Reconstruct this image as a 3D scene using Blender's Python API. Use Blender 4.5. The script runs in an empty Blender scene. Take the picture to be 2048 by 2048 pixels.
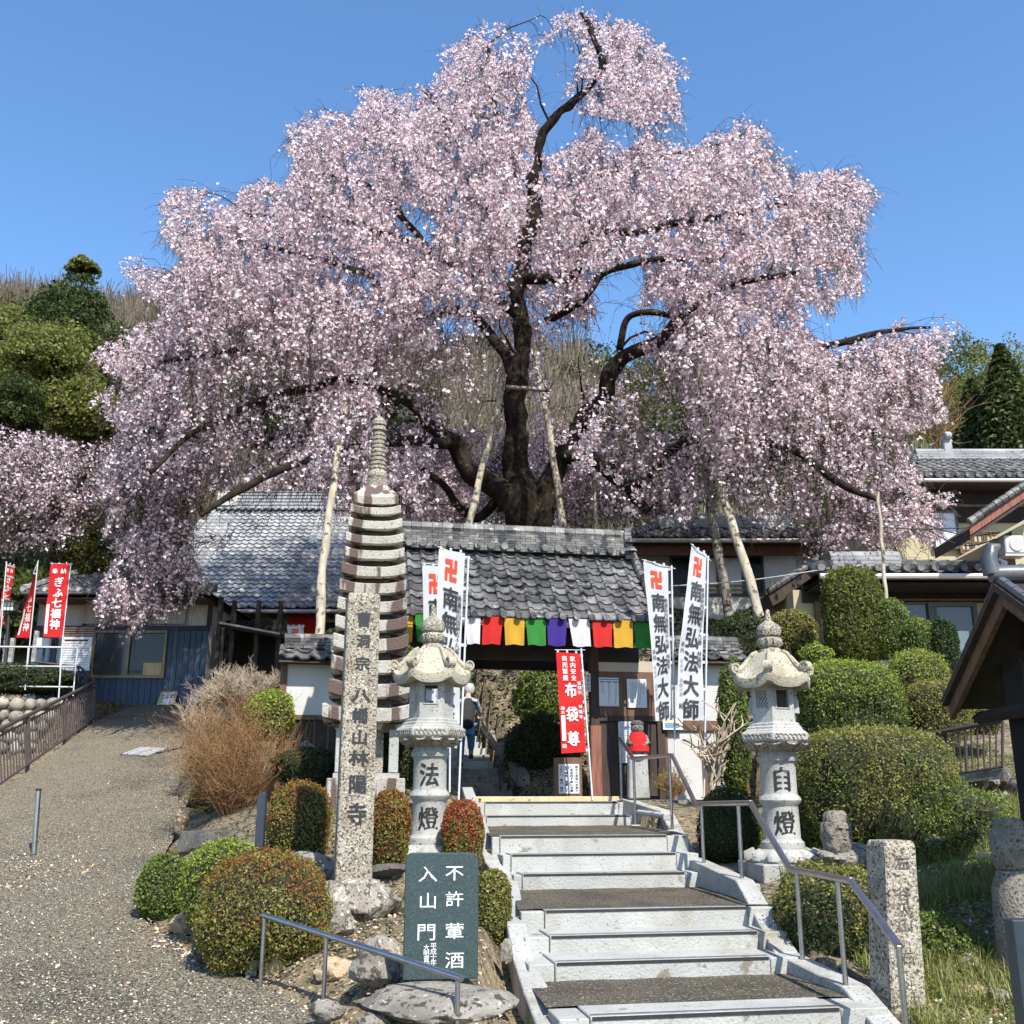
import bpy, bmesh, math, random
import numpy as np
from mathutils import Vector, Matrix, Euler, noise
from mathutils.kdtree import KDTree

S = bpy.context.scene
COL = S.collection
R_ = math.radians
# ------------------------------------------------------------------ camera, sky, sun, exposure
TH = math.atan((1580 - 1024) / 2048)          # the camera looks up by about 15 degrees
cam = bpy.data.cameras.new('camera'); cam.sensor_width = 36; cam.lens = 36; cam.clip_start = .05; cam.clip_end = 3000
co = bpy.data.objects.new('camera', cam); COL.objects.link(co)
co.location = (0, 0, 0); co.rotation_euler = (math.pi / 2 + TH, 0, 0); S.camera = co

SUN_AZ, SUN_EL = R_(205 - 50), R_(49)            # compass style: sun is behind the camera, to the right
sdir = Vector((math.sin(SUN_AZ) * math.cos(SUN_EL), math.cos(SUN_AZ) * math.cos(SUN_EL), math.sin(SUN_EL)))
w = bpy.data.worlds.new('World'); S.world = w; w.use_nodes = True
nt = w.node_tree; bg = nt.nodes['Background']
sky = nt.nodes.new('ShaderNodeTexSky'); sky.sky_type = 'NISHITA'; sky.sun_disc = False
sky.sun_elevation = SUN_EL; sky.sun_rotation = SUN_AZ; sky.altitude = 200; sky.air_density = 1.0; sky.dust_density = .35; sky.ozone_density = 2.2
hs = nt.nodes.new('ShaderNodeHueSaturation'); hs.inputs['Saturation'].default_value = 1.16; hs.inputs['Value'].default_value = 1.5
nt.links.new(sky.outputs[0], hs.inputs['Color']); nt.links.new(hs.outputs[0], bg.inputs[0])
bg.inputs[1].default_value = .112
sl = bpy.data.lights.new('sun', 'SUN'); sl.energy = 5.0; sl.angle = R_(.53); sl.color = (1, .955, .88)
so = bpy.data.objects.new('sun', sl); COL.objects.link(so)
so.rotation_euler = sdir.to_track_quat('Z', 'Y').to_euler()
S.view_settings.view_transform = 'Standard'; S.view_settings.look = 'None'
S.view_settings.gamma = 1; S.view_settings.use_curve_mapping = False; S.view_settings.exposure = 0.72
S.cycles.max_bounces = 6; S.cycles.diffuse_bounces = 3; S.cycles.glossy_bounces = 2; S.cycles.transparent_max_bounces = 6

rnd = random.Random(7)
RNG = np.random.default_rng(11)
# ------------------------------------------------------------------ picture measures to places
CT, ST = math.cos(TH), math.sin(TH)
def ray(u, v):
    xc, yc = (u - 1024) / 2048, (1024 - v) / 2048
    return Vector((xc, CT - yc * ST, ST + yc * CT))
def W(u, v, y):
    d = ray(u, v); return d * (y / d.y)
def px(P):
    """world points (N,3) -> photo pixels"""
    P = np.asarray(P); yc = (P[:, 2] * CT - P[:, 1] * ST); dep = P[:, 1] * CT + P[:, 2] * ST
    dep = np.maximum(dep, .01)
    return np.stack([1024 + 2048 * P[:, 0] / dep, 1024 - 2048 * yc / dep], 1)
# frame of the gate and the steps (turned 10 degrees)
PH = R_(10); RX = Vector((math.cos(PH), math.sin(PH), 0)); BX = Vector((-math.sin(PH), math.cos(PH), 0)); GO = Vector((.12, 16.2, 0))
def G(s, t, z): return GO + RX * s + BX * t + Vector((0, 0, z))
def SG(u, v, t):
    d = ray(u, v); o = GO + BX * t; k = o.dot(BX) / d.dot(BX); p = d * k
    return (p - GO).dot(RX), p.z
# ------------------------------------------------------------------ objects
ROOT = {}
def props(o, label=None, cat=None, group=None, kind=None):
    if label: o['label'] = label
    if cat: o['category'] = cat
    if group: o['group'] = group
    if kind: o['kind'] = kind
    return o
def thing(name, label, cat, loc=(0, 0, 0), group=None):
    o = bpy.data.objects.new(name, None); COL.objects.link(o); o.location = loc; o.empty_display_size = .1
    ROOT[o.name] = Vector(loc)
    return props(o, label, cat, group)
def link(name, me, parent=None, mat=None):
    o = bpy.data.objects.new(name, me); COL.objects.link(o)
    if mat is not None and not me.materials: me.materials.append(mat)
    if parent is not None: o.parent = parent; ROOT[o.name] = ROOT[parent.name]
    else: ROOT[o.name] = Vector((0, 0, 0))
    return o
def place(name, me, M, parent, mat=None):
    """a piece whose mesh is shared: M is its world matrix"""
    o = link(name, me, parent, mat)
    off = ROOT[parent.name] if parent is not None else Vector((0, 0, 0))
    M = M.copy(); M.translation = M.translation - off
    o.matrix_local = M
    return o
def copy_tree(o, parent=None):
    c = o.copy(); COL.objects.link(c)
    if parent is not None: c.parent = parent
    for ch in o.children: copy_tree(ch, c)
    return c
def setattr_smooth(me, ang=None):
    me.polygons.foreach_set('use_smooth', [True] * len(me.polygons))
    if ang is not None:
        try: me.set_sharp_from_angle(angle=R_(ang))
        except Exception: pass
class MB:
    def __init__(s): s.v = []; s.f = []
    def add(s, vs, fs):
        n = len(s.v); s.v += [Vector(p) for p in vs]; s.f += [tuple(i + n for i in f) for f in fs]; return s
    def box(s, c, d, M=None, tw=1.0, td=None):
        """c centre, d full sizes; tw scales the top"""
        c = Vector(c); hx, hy, hz = d[0] / 2, d[1] / 2, d[2] / 2; td = tw if td is None else td
        vs = [Vector((x * hx * (tw if z > 0 else 1), y * hy * (td if z > 0 else 1), z * hz)) for z in (-1, 1) for x, y in ((-1, -1), (1, -1), (1, 1), (-1, 1))]
        if M is not None: vs = [M @ p for p in vs]
        return s.add([c + p for p in vs], [(0, 3, 2, 1), (4, 5, 6, 7), (0, 1, 5, 4), (1, 2, 6, 5), (2, 3, 7, 6), (3, 0, 4, 7)])
    def gbox(s, s0, s1, t0, t1, z0, z1):
        """box in the gate frame"""
        vs = [G(a, b, z) for z in (z0, z1) for a, b in ((s0, t0), (s1, t0), (s1, t1), (s0, t1))]
        return s.add(vs, [(0, 3, 2, 1), (4, 5, 6, 7), (0, 1, 5, 4), (1, 2, 6, 5), (2, 3, 7, 6), (3, 0, 4, 7)])
    def hexa(s, vs):
        return s.add(vs, [(0, 3, 2, 1), (4, 5, 6, 7), (0, 1, 5, 4), (1, 2, 6, 5), (2, 3, 7, 6), (3, 0, 4, 7)])
    def tube(s, pts, rad, n=8, cap=True, flat=1.0):
        pts = [Vector(p) for p in pts]
        if not hasattr(rad, '__len__'): rad = [rad] * len(pts)
        base = len(s.v); up = None
        for i, p in enumerate(pts):
            d = (pts[min(i + 1, len(pts) - 1)] - pts[max(i - 1, 0)])
            d = d.normalized() if d.length > 1e-9 else Vector((0, 0, 1))
            if up is None: up = Vector((0, 0, 1)) if abs(d.z) < .9 else Vector((0, 1, 0))
            a = d.cross(up)
            if a.length < 1e-4: a = d.cross(Vector((1, 0, 0)))
            a.normalize(); b = a.cross(d).normalized(); up = b
            for k in range(n):
                t = 2 * math.pi * k / n; s.v.append(p + (a * math.cos(t) + b * math.sin(t) * flat) * rad[i])
        for i in range(len(pts) - 1):
            for k in range(n):
                q = (k + 1) % n; s.f.append((base + i * n + k, base + i * n + q, base + (i + 1) * n + q, base + (i + 1) * n + k))
        if cap:
            s.f.append(tuple(base + k for k in reversed(range(n)))); s.f.append(tuple(base + (len(pts) - 1) * n + k for k in range(n)))
        return s
    def lathe(s, prof, c, n=16, rot=0, power=None, cap=True):
        """prof list of (r, z)"""
        base = len(s.v); c = Vector(c)
        for r, z in prof:
            for k in range(n):
                t = 2 * math.pi * k / n + rot; s.v.append(c + Vector((math.cos(t) * r, math.sin(t) * r, z)))
        for i in range(len(prof) - 1):
            for k in range(n):
                q = (k + 1) % n; s.f.append((base + i * n + k, base + i * n + q, base + (i + 1) * n + q, base + (i + 1) * n + k))
        if cap:
            s.f.append(tuple(base + k for k in reversed(range(n)))); s.f.append(tuple(base + (len(prof) - 1) * n + k for k in range(n)))
        return s
    def prism(s, poly, ext):
        """poly: list of world points, ext: extrusion vector"""
        n = len(poly); ext = Vector(ext); s_ = [Vector(p) for p in poly]
        return s.add(s_ + [p + ext for p in s_], [tuple(reversed(range(n))), tuple(range(n, 2 * n))] + [(i, (i + 1) % n, n + (i + 1) % n, n + i) for i in range(n)])
    def sheet(s, grid):
        """grid of rows of points"""
        nr, nc = len(grid), len(grid[0]); base = len(s.v)
        for r in grid: s.v += [Vector(p) for p in r]
        for i in range(nr - 1):
            for j in range(nc - 1):
                a = base + i * nc + j; s.f.append((a, a + 1, a + nc + 1, a + nc))
        return s
    def mesh(s, name, mat=None, off=None, smooth=None, bevel=0):
        me = bpy.data.meshes.new(name)
        vs = [p - off for p in s.v] if off is not None else s.v
        me.from_pydata([tuple(p) for p in vs], [], s.f); me.validate()
        bm = bmesh.new(); bm.from_mesh(me)
        bmesh.ops.recalc_face_normals(bm, faces=bm.faces)
        if bevel:
            es = [e for e in bm.edges if len(e.link_faces) == 2 and e.calc_face_angle(0) > R_(35)]
            bmesh.ops.bevel(bm, geom=es, offset=bevel, segments=1, affect='EDGES', clamp_overlap=True)
        bm.to_mesh(me); bm.free()
        if mat: me.materials.append(mat)
        if smooth is not None: setattr_smooth(me, smooth)
        return me
    def build(s, name, mat, parent=None, smooth=None, bevel=0):
        off = ROOT[parent.name] if parent is not None else None
        return link(name, s.mesh(name, mat, off, smooth, bevel), parent)
def npmesh(name, V, F, mat=None, off=None, smooth=False):
    """V (N,3), F (M,k) numpy"""
    me = bpy.data.meshes.new(name); V = np.asarray(V, dtype=np.float32)
    if off is not None: V = V - np.array(off, dtype=np.float32)
    F = np.asarray(F, dtype=np.int32); k = F.shape[1]
    me.vertices.add(len(V)); me.vertices.foreach_set('co', V.ravel())
    me.loops.add(F.size); me.loops.foreach_set('vertex_index', F.ravel())
    me.polygons.add(len(F)); me.polygons.foreach_set('loop_start', np.arange(0, F.size, k, dtype=np.int32))
    if smooth: me.polygons.foreach_set('use_smooth', np.ones(len(F), dtype=bool))
    me.update(calc_edges=True)
    if mat: me.materials.append(mat)
    return me
def inpoly(P, poly):
    x, y = P[:, 0], P[:, 1]; r = np.zeros(len(P), bool); n = len(poly)
    for i in range(n):
        x1, y1 = poly[i]; x2, y2 = poly[(i + 1) % n]
        c = ((y1 > y) != (y2 > y)) & (x < (x2 - x1) * (y - y1) / (y2 - y1 + 1e-12) + x1); r ^= c
    return r
def unit(a): return a / np.maximum(np.linalg.norm(a, axis=-1, keepdims=True), 1e-9)
# ------------------------------------------------------------------ materials
def mat(name, c1, c2=None, scale=3, rough=.8, bump=0, bscale=None, metal=0, island=None, c3=None, spots=None, detail=6, stretch=None, trans=0, streak=None, emit=None, spec=.5, lohi=(.35, .65), vary=0):
    """procedural material: noise between c1 and c2 (and c3), speckle spots=(rgb, scale, amount), island = list of colours picked per loose piece,
    streak = (rgb, amount) weather stains with their own shapes"""
    m = bpy.data.materials.new(name); m.use_nodes = True; t = m.node_tree; N = t.nodes; L = t.links
    p = N['Principled BSDF']; p.inputs['Roughness'].default_value = rough; p.inputs['Metallic'].default_value = metal
    p.inputs['Specular IOR Level'].default_value = spec
    geo = N.new('ShaderNodeNewGeometry'); pos = geo.outputs['Position']
    if stretch:
        mp = N.new('ShaderNodeMapping'); mp.inputs['Scale'].default_value = stretch; L.new(pos, mp.inputs['Vector']); pos = mp.outputs[0]
    def noi(sc, dt=detail, src=None):
        n = N.new('ShaderNodeTexNoise'); n.inputs['Scale'].default_value = sc; n.inputs['Detail'].default_value = dt; L.new(src or pos, n.inputs['Vector']); return n.outputs['Fac']
    def ramp(src, st):
        r = N.new('ShaderNodeValToRGB'); e = r.color_ramp.elements
        while len(e) < len(st): e.new(.5)
        for i, (q, c) in enumerate(st): e[i].position = q; e[i].color = (*c, 1)
        L.new(src, r.inputs[0]); return r.outputs[0]
    def mix(f, a, b, mode='MIX'):
        x = N.new('ShaderNodeMix'); x.data_type = 'RGBA'; x.blend_type = mode
        if isinstance(f, float): x.inputs[0].default_value = f
        else: L.new(f, x.inputs[0])
        for k, v in ((6, a), (7, b)):
            if isinstance(v, tuple): x.inputs[k].default_value = (*v, 1)
            else: L.new(v, x.inputs[k])
        return x.outputs[2]
    c2 = c2 or tuple(q * .75 for q in c1)
    if island:
        n = len(island); col = ramp(geo.outputs['Random Per Island'], [((i + .5) / n, c) for i, c in enumerate(island)])
        col = mix(.35, col, ramp(noi(scale), [(.3, tuple(q * .6 for q in c1)), (.7, c1)]))
    else:
        st = [(lohi[0], c1), (lohi[1], c2)]
        if c3: st = [(lohi[0], c1), (.5, c2), (lohi[1], c3)]
        col = ramp(noi(scale), st)
    if spots:
        for sp in (spots if isinstance(spots, list) else [spots]):
            f = noi(sp[1], 6, geo.outputs['Position'])
            r = N.new('ShaderNodeMapRange'); r.inputs[1].default_value = sp[2]; r.inputs[2].default_value = sp[2] + .05; L.new(f, r.inputs[0])
            col = mix(r.outputs[0], col, sp[0])
    if streak:
        mp2 = N.new('ShaderNodeMapping'); mp2.inputs['Scale'].default_value = (4, 4, .5) if len(streak) < 3 else (1.4, 1.4, 1.0); L.new(geo.outputs['Position'], mp2.inputs['Vector'])
        f = noi(1.6, 8, mp2.outputs[0]); r = N.new('ShaderNodeMapRange'); r.inputs[1].default_value = streak[1]; r.inputs[2].default_value = streak[1] + (streak[2] if len(streak) > 2 else .05); L.new(f, r.inputs[0])
        col = mix(r.outputs[0], col, streak[0])
    if vary:
        oi = N.new('ShaderNodeObjectInfo'); ad = N.new('ShaderNodeMath'); ad.operation = 'ADD'; L.new(oi.outputs['Random'], ad.inputs[0]); L.new(geo.outputs['Random Per Island'], ad.inputs[1])
        fr = N.new('ShaderNodeMath'); fr.operation = 'FRACT'; L.new(ad.outputs[0], fr.inputs[0])
        col = mix(1.0, col, ramp(fr.outputs[0], [(0, (1 - vary,) * 3), (1, (1 + vary * .6,) * 3)]), 'MULTIPLY')
    L.new(col, p.inputs['Base Color'])
    if bump:
        b = N.new('ShaderNodeBump'); b.inputs['Strength'].default_value = min(bump, 1); b.inputs['Distance'].default_value = .02
        L.new(noi(bscale or scale * 4, 8), b.inputs['Height']); L.new(b.outputs[0], p.inputs['Normal'])
    if trans:
        tr = N.new('ShaderNodeBsdfTranslucent'); L.new(col, tr.inputs['Color']); mx = N.new('ShaderNodeMixShader'); mx.inputs[0].default_value = trans
        L.new(p.outputs[0], mx.inputs[1]); L.new(tr.outputs[0], mx.inputs[2]); L.new(mx.outputs[0], N['Material Output'].inputs[0])
    if emit:
        p.inputs['Emission Color'].default_value = (*emit[0], 1); p.inputs['Emission Strength'].default_value = emit[1]
    return m
M = {}
M['asphalt'] = mat('asphalt', (.07, .06, .038), (.145, .12, .075), .7, .95, 1, 90, c3=(.13, .112, .072), spots=[((.40, .345, .24), 62, .54), ((.014, .012, .010), 58, .545), ((.018, .016, .012), 24, .62), ((.42, .39, .31), 22, .68)])
M['landing'] = mat('landing_gravel', (.055, .045, .027), (.115, .095, .062), 2, .95, 1, 110, spots=[((.012, .010, .008), 62, .54), ((.33, .29, .21), 58, .59)])
M['conc'] = mat('pale_concrete', (.31, .31, .285), (.39, .39, .365), 2.2, .85, .5, 50, spots=[((.22, .20, .16), 30, .63), ((.10, .09, .07), 13, .71), ((.19, .17, .13), 5, .64)], streak=((.25, .22, .16), .56, .2))
M['conc_dark'] = mat('old_and_shaded_concrete', (.14, .13, .11), (.24, .225, .19), 4, .9, .6, 30, spots=((.05, .045, .03), 20, .6))
M['granite'] = mat('pale_granite', (.30, .295, .27), (.39, .385, .355), 3, .75, .4, 70, spots=[((.16, .145, .12), 40, .60), ((.08, .07, .055), 16, .68)], streak=((.20, .175, .12), .56, .2))
M['granite_warm'] = mat('ochre_weathered_granite', (.32, .285, .20), (.40, .37, .28), 3, .8, .5, 60, spots=[((.16, .135, .09), 36, .58)], streak=((.16, .135, .085), .56, .2))
M['granite_old'] = mat('lichen_granite', (.27, .235, .175), (.39, .355, .28), 7, .9, .9, 50, spots=[((.085, .06, .042), 46, .54), ((.50, .46, .38), 30, .60), ((.035, .026, .02), 80, .58), ((.11, .08, .06), 12, .64)])
M['pagoda'] = mat('weathered_pagoda_stone', (.40, .375, .32), (.33, .30, .25), 3, .9, .7, 45, spots=[((.12, .10, .075), 40, .61)], streak=((.10, .068, .054), .49))
M['ink'] = mat('black_lettering', (.012, .012, .012), (.02, .02, .02), 20, .6)
M['white_paint'] = mat('white_lettering', (.82, .82, .8), (.75, .75, .73), 20, .6)
M['green_stone'] = mat('polished_green_granite', (.024, .040, .042), (.036, .058, .060), 60, .35, .1, 60, spots=((.065, .10, .10), 130, .58))
M['rock'] = mat('garden_rock', (.13, .115, .095), (.235, .215, .18), 3, .95, 1, 14, spots=[((.055, .045, .035), 12, .56), ((.36, .325, .26), 22, .62), ((.04, .035, .03), 40, .60)])
M['rock_dark'] = mat('dark_rock', (.06, .054, .047), (.12, .11, .095), 3, .95, 1, 12, spots=[((.24, .21, .17), 16, .64), ((.03, .027, .022), 30, .58)])
M['rock_pale'] = mat('pale_lichen_rock', (.17, .15, .12), (.29, .26, .21), 5, .95, 1, 16, spots=[((.075, .06, .05), 13, .54), ((.52, .48, .40), 24, .60), ((.05, .04, .033), 42, .58)])
M['rock_tan'] = mat('tan_rock', (.30, .22, .125), (.42, .33, .21), 4, .95, .9, 14, spots=[((.14, .08, .045), 12, .57), ((.5, .43, .3), 26, .62)])
M['cobble'] = mat('river_stone', (.22, .20, .16), (.36, .33, .28), 2.5, .85, .5, 20, spots=((.12, .10, .08), 16, .6), vary=.35)
M['soil'] = mat('garden_soil', (.085, .062, .034), (.19, .148, .085), 2.5, .97, 1, 40, c3=(.055, .042, .024), spots=[((.36, .30, .19), 26, .58), ((.022, .018, .01), 20, .56)])
M['tile'] = mat('grey_roof_tile', (.05, .05, .053), (.17, .165, .155), 3.2, .55, .5, 25, spots=[((.27, .255, .22), 9, .62), ((.025, .025, .028), 6, .62)], streak=((.03, .03, .034), .57), vary=.45, spec=.35)
M['tile_pale'] = mat('pale_roof_tile', (.25, .255, .26), (.36, .36, .36), 1.5, .7, .3, 20, spots=((.16, .16, .16), 6, .6), vary=.2, spec=.12)
M['tile_ridge'] = mat('weathered_ridge_tile', (.045, .045, .045), (.18, .17, .15), 4, .6, .4, 30, spots=[((.28, .265, .225), 9, .60), ((.02, .02, .022), 3, .55)], vary=.5)
M['ridge_pale'] = mat('pale_ridge_wall', (.36, .38, .40), (.28, .30, .32), 2, .6, .2, 20)
M['figure'] = mat('weathered_figure_stone', (.15, .13, .105), (.23, .205, .165), 9, .95, 1, 40, spots=[((.06, .05, .04), 40, .57), ((.34, .31, .25), 60, .62)])
M['tile_dark'] = mat('dark_ridge_tile', (.06, .063, .07), (.11, .112, .118), 3, .4, .2, 25)
M['wood_dark'] = mat('dark_timber', (.030, .020, .015), (.055, .036, .026), 2, .8, .5, 20, stretch=(6, 6, 1))
M['wood_black'] = mat('blackened_timber', (.012, .009, .008), (.024, .018, .015), 3, .85, .4, 15)
M['wood_red'] = mat('red_brown_timber', (.17, .06, .04), (.26, .11, .07), 3, .8, .5, 20, stretch=(8, 8, 1))
M['wood_pale'] = mat('pale_sawn_wood', (.45, .33, .17), (.55, .42, .24), 2, .7, .3, 20, stretch=(8, 8, 1))
M['wood_brown'] = mat('brown_timber', (.10, .055, .03), (.16, .09, .05), 2, .8, .4, 20, stretch=(6, 6, 1))
M['log'] = mat('bare_prop_log', (.27, .23, .16), (.42, .37, .275), 2.5, .85, .6, 15, stretch=(5, 5, .8), spots=[((.10, .07, .05), 7, .57)])
M['log_dark'] = mat('grey_prop_log', (.12, .10, .072), (.24, .20, .155), 2.5, .85, .6, 15, stretch=(5, 5, .8), spots=((.04, .03, .022), 7, .54))
M['bark'] = mat('cherry_bark', (.010, .007, .005), (.034, .025, .017), 5, .95, 1, 16, spots=[((.085, .066, .022), 5, .64), ((.006, .005, .004), 12, .58)], spec=.2)
M['twig'] = mat('thin_twig', (.022, .012, .010), (.06, .038, .03), 3, .8)
M['twig_pale'] = mat('bare_grey_twig', (.30, .23, .16), (.42, .34, .25), 3, .8)
M['twig_brown'] = mat('brown_twig', (.20, .10, .045), (.32, .18, .08), 3, .8)
M['plaster'] = mat('white_plaster', (.50, .49, .46), (.45, .44, .41), 1.5, .9, .1, 20, streak=((.36, .33, .24), .60, .2))
M['plaster_cream'] = mat('cream_plaster', (.44, .38, .235), (.39, .34, .21), 1.5, .9, .1, 20)
M['plaster_beige'] = mat('beige_plaster', (.42, .375, .30), (.38, .335, .27), 1.5, .9, .1, 20)
M['blue_board'] = mat('blue_painted_board', (.028, .055, .10), (.045, .08, .135), 2, .6, .3, 30, stretch=(6, 6, 1))
M['navy'] = mat('navy_beam', (.012, .018, .05), (.016, .024, .06), 2, .6)
M['steel'] = mat('stainless_steel', (.36, .35, .36), (.46, .45, .46), 8, .33, .05, 60, metal=1)
M['steel_white'] = mat('white_painted_steel', (.48, .49, .50), (.55, .56, .57), 4, .5)
M['iron_brown'] = mat('brown_painted_iron', (.045, .032, .03), (.07, .05, .046), 4, .6)
M['black_metal'] = mat('black_metal', (.015, .015, .017), (.022, .022, .025), 4, .5)
M['navy_post'] = mat('dark_blue_grey_metal', (.03, .04, .055), (.045, .056, .075), 4, .45, metal=.3)
M['rubber'] = mat('black_rubber_strip', (.012, .012, .013), (.02, .02, .02), 10, .7)
M['glass'] = mat('dark_window_glass', (.012, .018, .022), (.02, .028, .032), 1, .08, spec=.35)
M['glass_pale'] = mat('pale_reflecting_glass', (.04, .05, .055), (.06, .07, .075), 1, .15, spec=.5)
M['curtain'] = mat('pale_curtain', (.60, .66, .74), (.66, .72, .78), 3, .9)
M['frosted'] = mat('frosted_pane', (.55, .62, .58), (.6, .66, .63), 2, .4)
M['alu'] = mat('bronze_window_frame', (.20, .15, .085), (.25, .19, .11), 4, .5, metal=.4)
M['alu_dark'] = mat('dark_window_frame', (.05, .045, .04), (.07, .062, .055), 4, .5)
M['gutter'] = mat('pale_gutter', (.42, .39, .37), (.48, .45, .43), 4, .5)
M['cloth_white'] = mat('white_cloth', (.58, .585, .60), (.53, .535, .55), 3, .9, .15, 60, trans=.2)
M['cloth_red'] = mat('red_cloth', (.62, .012, .012), (.54, .01, .01), 3, .85, .15, 60, trans=.2)
M['sign_white'] = mat('white_sign_panel', (.60, .62, .64), (.56, .58, .60), 3, .5)
M['manji_red'] = mat('vermilion_print', (.80, .05, .012), (.74, .045, .01), 6, .8)
M['grey_print'] = mat('grey_print', (.17, .18, .22), (.22, .23, .28), 9, .8)
M['blue_print'] = mat('blue_print', (.08, .22, .42), (.1, .28, .5), 9, .8)
for k, c in dict(gold=(.62, .34, .03), green=(.03, .23, .035), purple=(.045, .02, .22), white=(.68, .66, .68), red=(.60, .02, .015)).items():
    M['flag_' + k] = mat(k + '_flag_cloth', c, tuple(q * .88 for q in c), 4, .9, .2, 50, trans=.3)
def leafmat(name, cols, trans=.45, rough=.55): return mat(name, cols[len(cols) // 2], scale=2.5, rough=rough, island=cols, trans=trans, spec=.35)
M['leaf_green'] = leafmat('trimmed_green_leaf', [(.035, .07, .012), (.095, .155, .025), (.19, .25, .045), (.32, .37, .10)])
M['leaf_dark'] = leafmat('dark_green_leaf', [(.012, .026, .007), (.028, .052, .012), (.05, .085, .02), (.12, .155, .045)])
M['leaf_lime'] = leafmat('lime_leaf', [(.10, .14, .015), (.20, .27, .03), (.32, .39, .05), (.46, .52, .11)])
M['leaf_olive'] = leafmat('olive_leaf', [(.065, .08, .016), (.16, .17, .035), (.28, .27, .065), (.42, .38, .12)])
M['leaf_rust'] = leafmat('rust_brown_leaf', [(.13, .045, .014), (.24, .10, .028), (.34, .17, .04), (.30, .24, .06)])
M['leaf_red'] = leafmat('red_new_leaf', [(.30, .05, .03), (.42, .09, .04), (.46, .16, .06), (.22, .12, .04)])
M['leaf_yew'] = leafmat('yellow_green_conifer_spray', [(.05, .075, .014), (.10, .14, .02), (.18, .20, .035), (.26, .26, .05)])
M['core'] = mat('dark_core', (.018, .016, .008), (.03, .026, .013), 6, 1)
M['grass'] = leafmat('grass_blade', [(.10, .14, .03), (.19, .24, .05), (.34, .34, .11), (.46, .40, .19)])
M['litter'] = leafmat('fallen_leaf', [(.30, .10, .035), (.42, .20, .08), (.60, .50, .34), (.72, .66, .56)], trans=.1)
M['petal_litter'] = leafmat('fallen_petal', [(.72, .64, .60), (.8, .76, .7)], trans=.1)
M['blossom'] = leafmat('pale_pink_blossom', [(.42, .20, .235), (.90, .64, .68), (.97, .82, .84), (.985, .86, .875), (.99, .93, .935)], trans=.42, rough=.7)
M['forest_ev'] = leafmat('evergreen_forest_leaf', [(.016, .028, .007), (.034, .055, .012), (.065, .092, .02), (.13, .15, .035)])
M['forest_olive'] = leafmat('olive_forest_leaf', [(.07, .085, .018), (.13, .15, .03), (.20, .21, .045), (.28, .27, .07)])
M['forest_bare'] = leafmat('bare_forest_twig', [(.06, .045, .028), (.11, .085, .055), (.17, .135, .09), (.24, .20, .14)], trans=.1)
M['hill'] = mat('hillside_earth', (.075, .065, .03), (.15, .125, .07), .15, 1, spots=((.05, .065, .02), .3, .55))

M['grit_pale'] = mat('pale_grit', (.34, .295, .205), (.46, .405, .30), 20, .9); M['grit_dark'] = mat('dark_grit', (.022, .018, .014), (.06, .05, .038), 20, .9)
# ================================================================== GROUND
ZP = [(0, -1.62), (7.7, -1.5), (10, -1.3), (14, -.8), (18, .0), (22, 1.0), (27, 2.16), (33, 2.7), (60, 4)]
def zpath(y): return float(np.interp(y, [a for a, b in ZP], [b for a, b in ZP]))
def onpath(u, v):
    d = ray(u, v); lo, hi = 3., 40.
    best = min((abs(d.z / d.y * y - zpath(y)), y) for y in np.linspace(3, 34, 1500)); y = best[1]
    return Vector((d.x / d.y * y, y, zpath(y)))
right_px = [(760, 2110), (667, 2048), (590, 2005), (512, 1970), (440, 1935), (375, 1906), (320, 1875), (285, 1834), (280, 1790), (300, 1745), (347, 1678), (355, 1623), (358, 1567), (362, 1500), (385, 1440), (412, 1411)]
PR = [onpath(*q) for q in right_px]
left_px = [(0, 1582), (100, 1512), (190, 1443)]
PL = [onpath(*q) for q in left_px]
def xr(y): return float(np.interp(y, [p.y for p in PR], [p.x for p in PR]))
def xl(y):
    if y > 27: return PL[2].x + (y - PL[2].y) * -.1
    return float(np.interp(y, [0, PL[0].y, PL[1].y, PL[2].y], [-9, PL[0].x - .0, PL[1].x, PL[2].x]))
GP = []   # ground points beside the path
def gp(u, v, y): p = W(u, v, y); GP.append((p.x, p.y, p.z))
for q in [(880, 2045, 7.0), (1010, 2060, 6.6), (700, 2048, 7.3), (640, 1880, 9.1), (760, 1850, 9.2), (560, 1935, 8.8), (590, 1740, 11.2), (440, 1690, 13.4), (420, 1600, 16.5), (720, 1600, 12.8), (900, 1640, 12.6),
          (600, 1560, 15), (500, 1500, 18), (470, 1430, 24), (960, 1820, 9.6), (900, 1900, 8.2),
          (1590, 1745, 10.8), (1700, 1860, 9.0), (1950, 1985, 7.9), (2060, 2060, 7.3), (1680, 2048, 7.3), (1480, 1760, 11), (1800, 1745, 11), (1960, 1710, 11.5), (1900, 1610, 13.5), (1700, 1560, 15.5), (1420, 1600, 15.5), (1900, 1480, 16.5), (1850, 1400, 18.5), (1650, 1390, 18.5), (2100, 1420, 18), (1500, 1400, 19.5), (1450, 1260, 25.5), (2040, 1700, 10.5)]: gp(*q)
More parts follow.
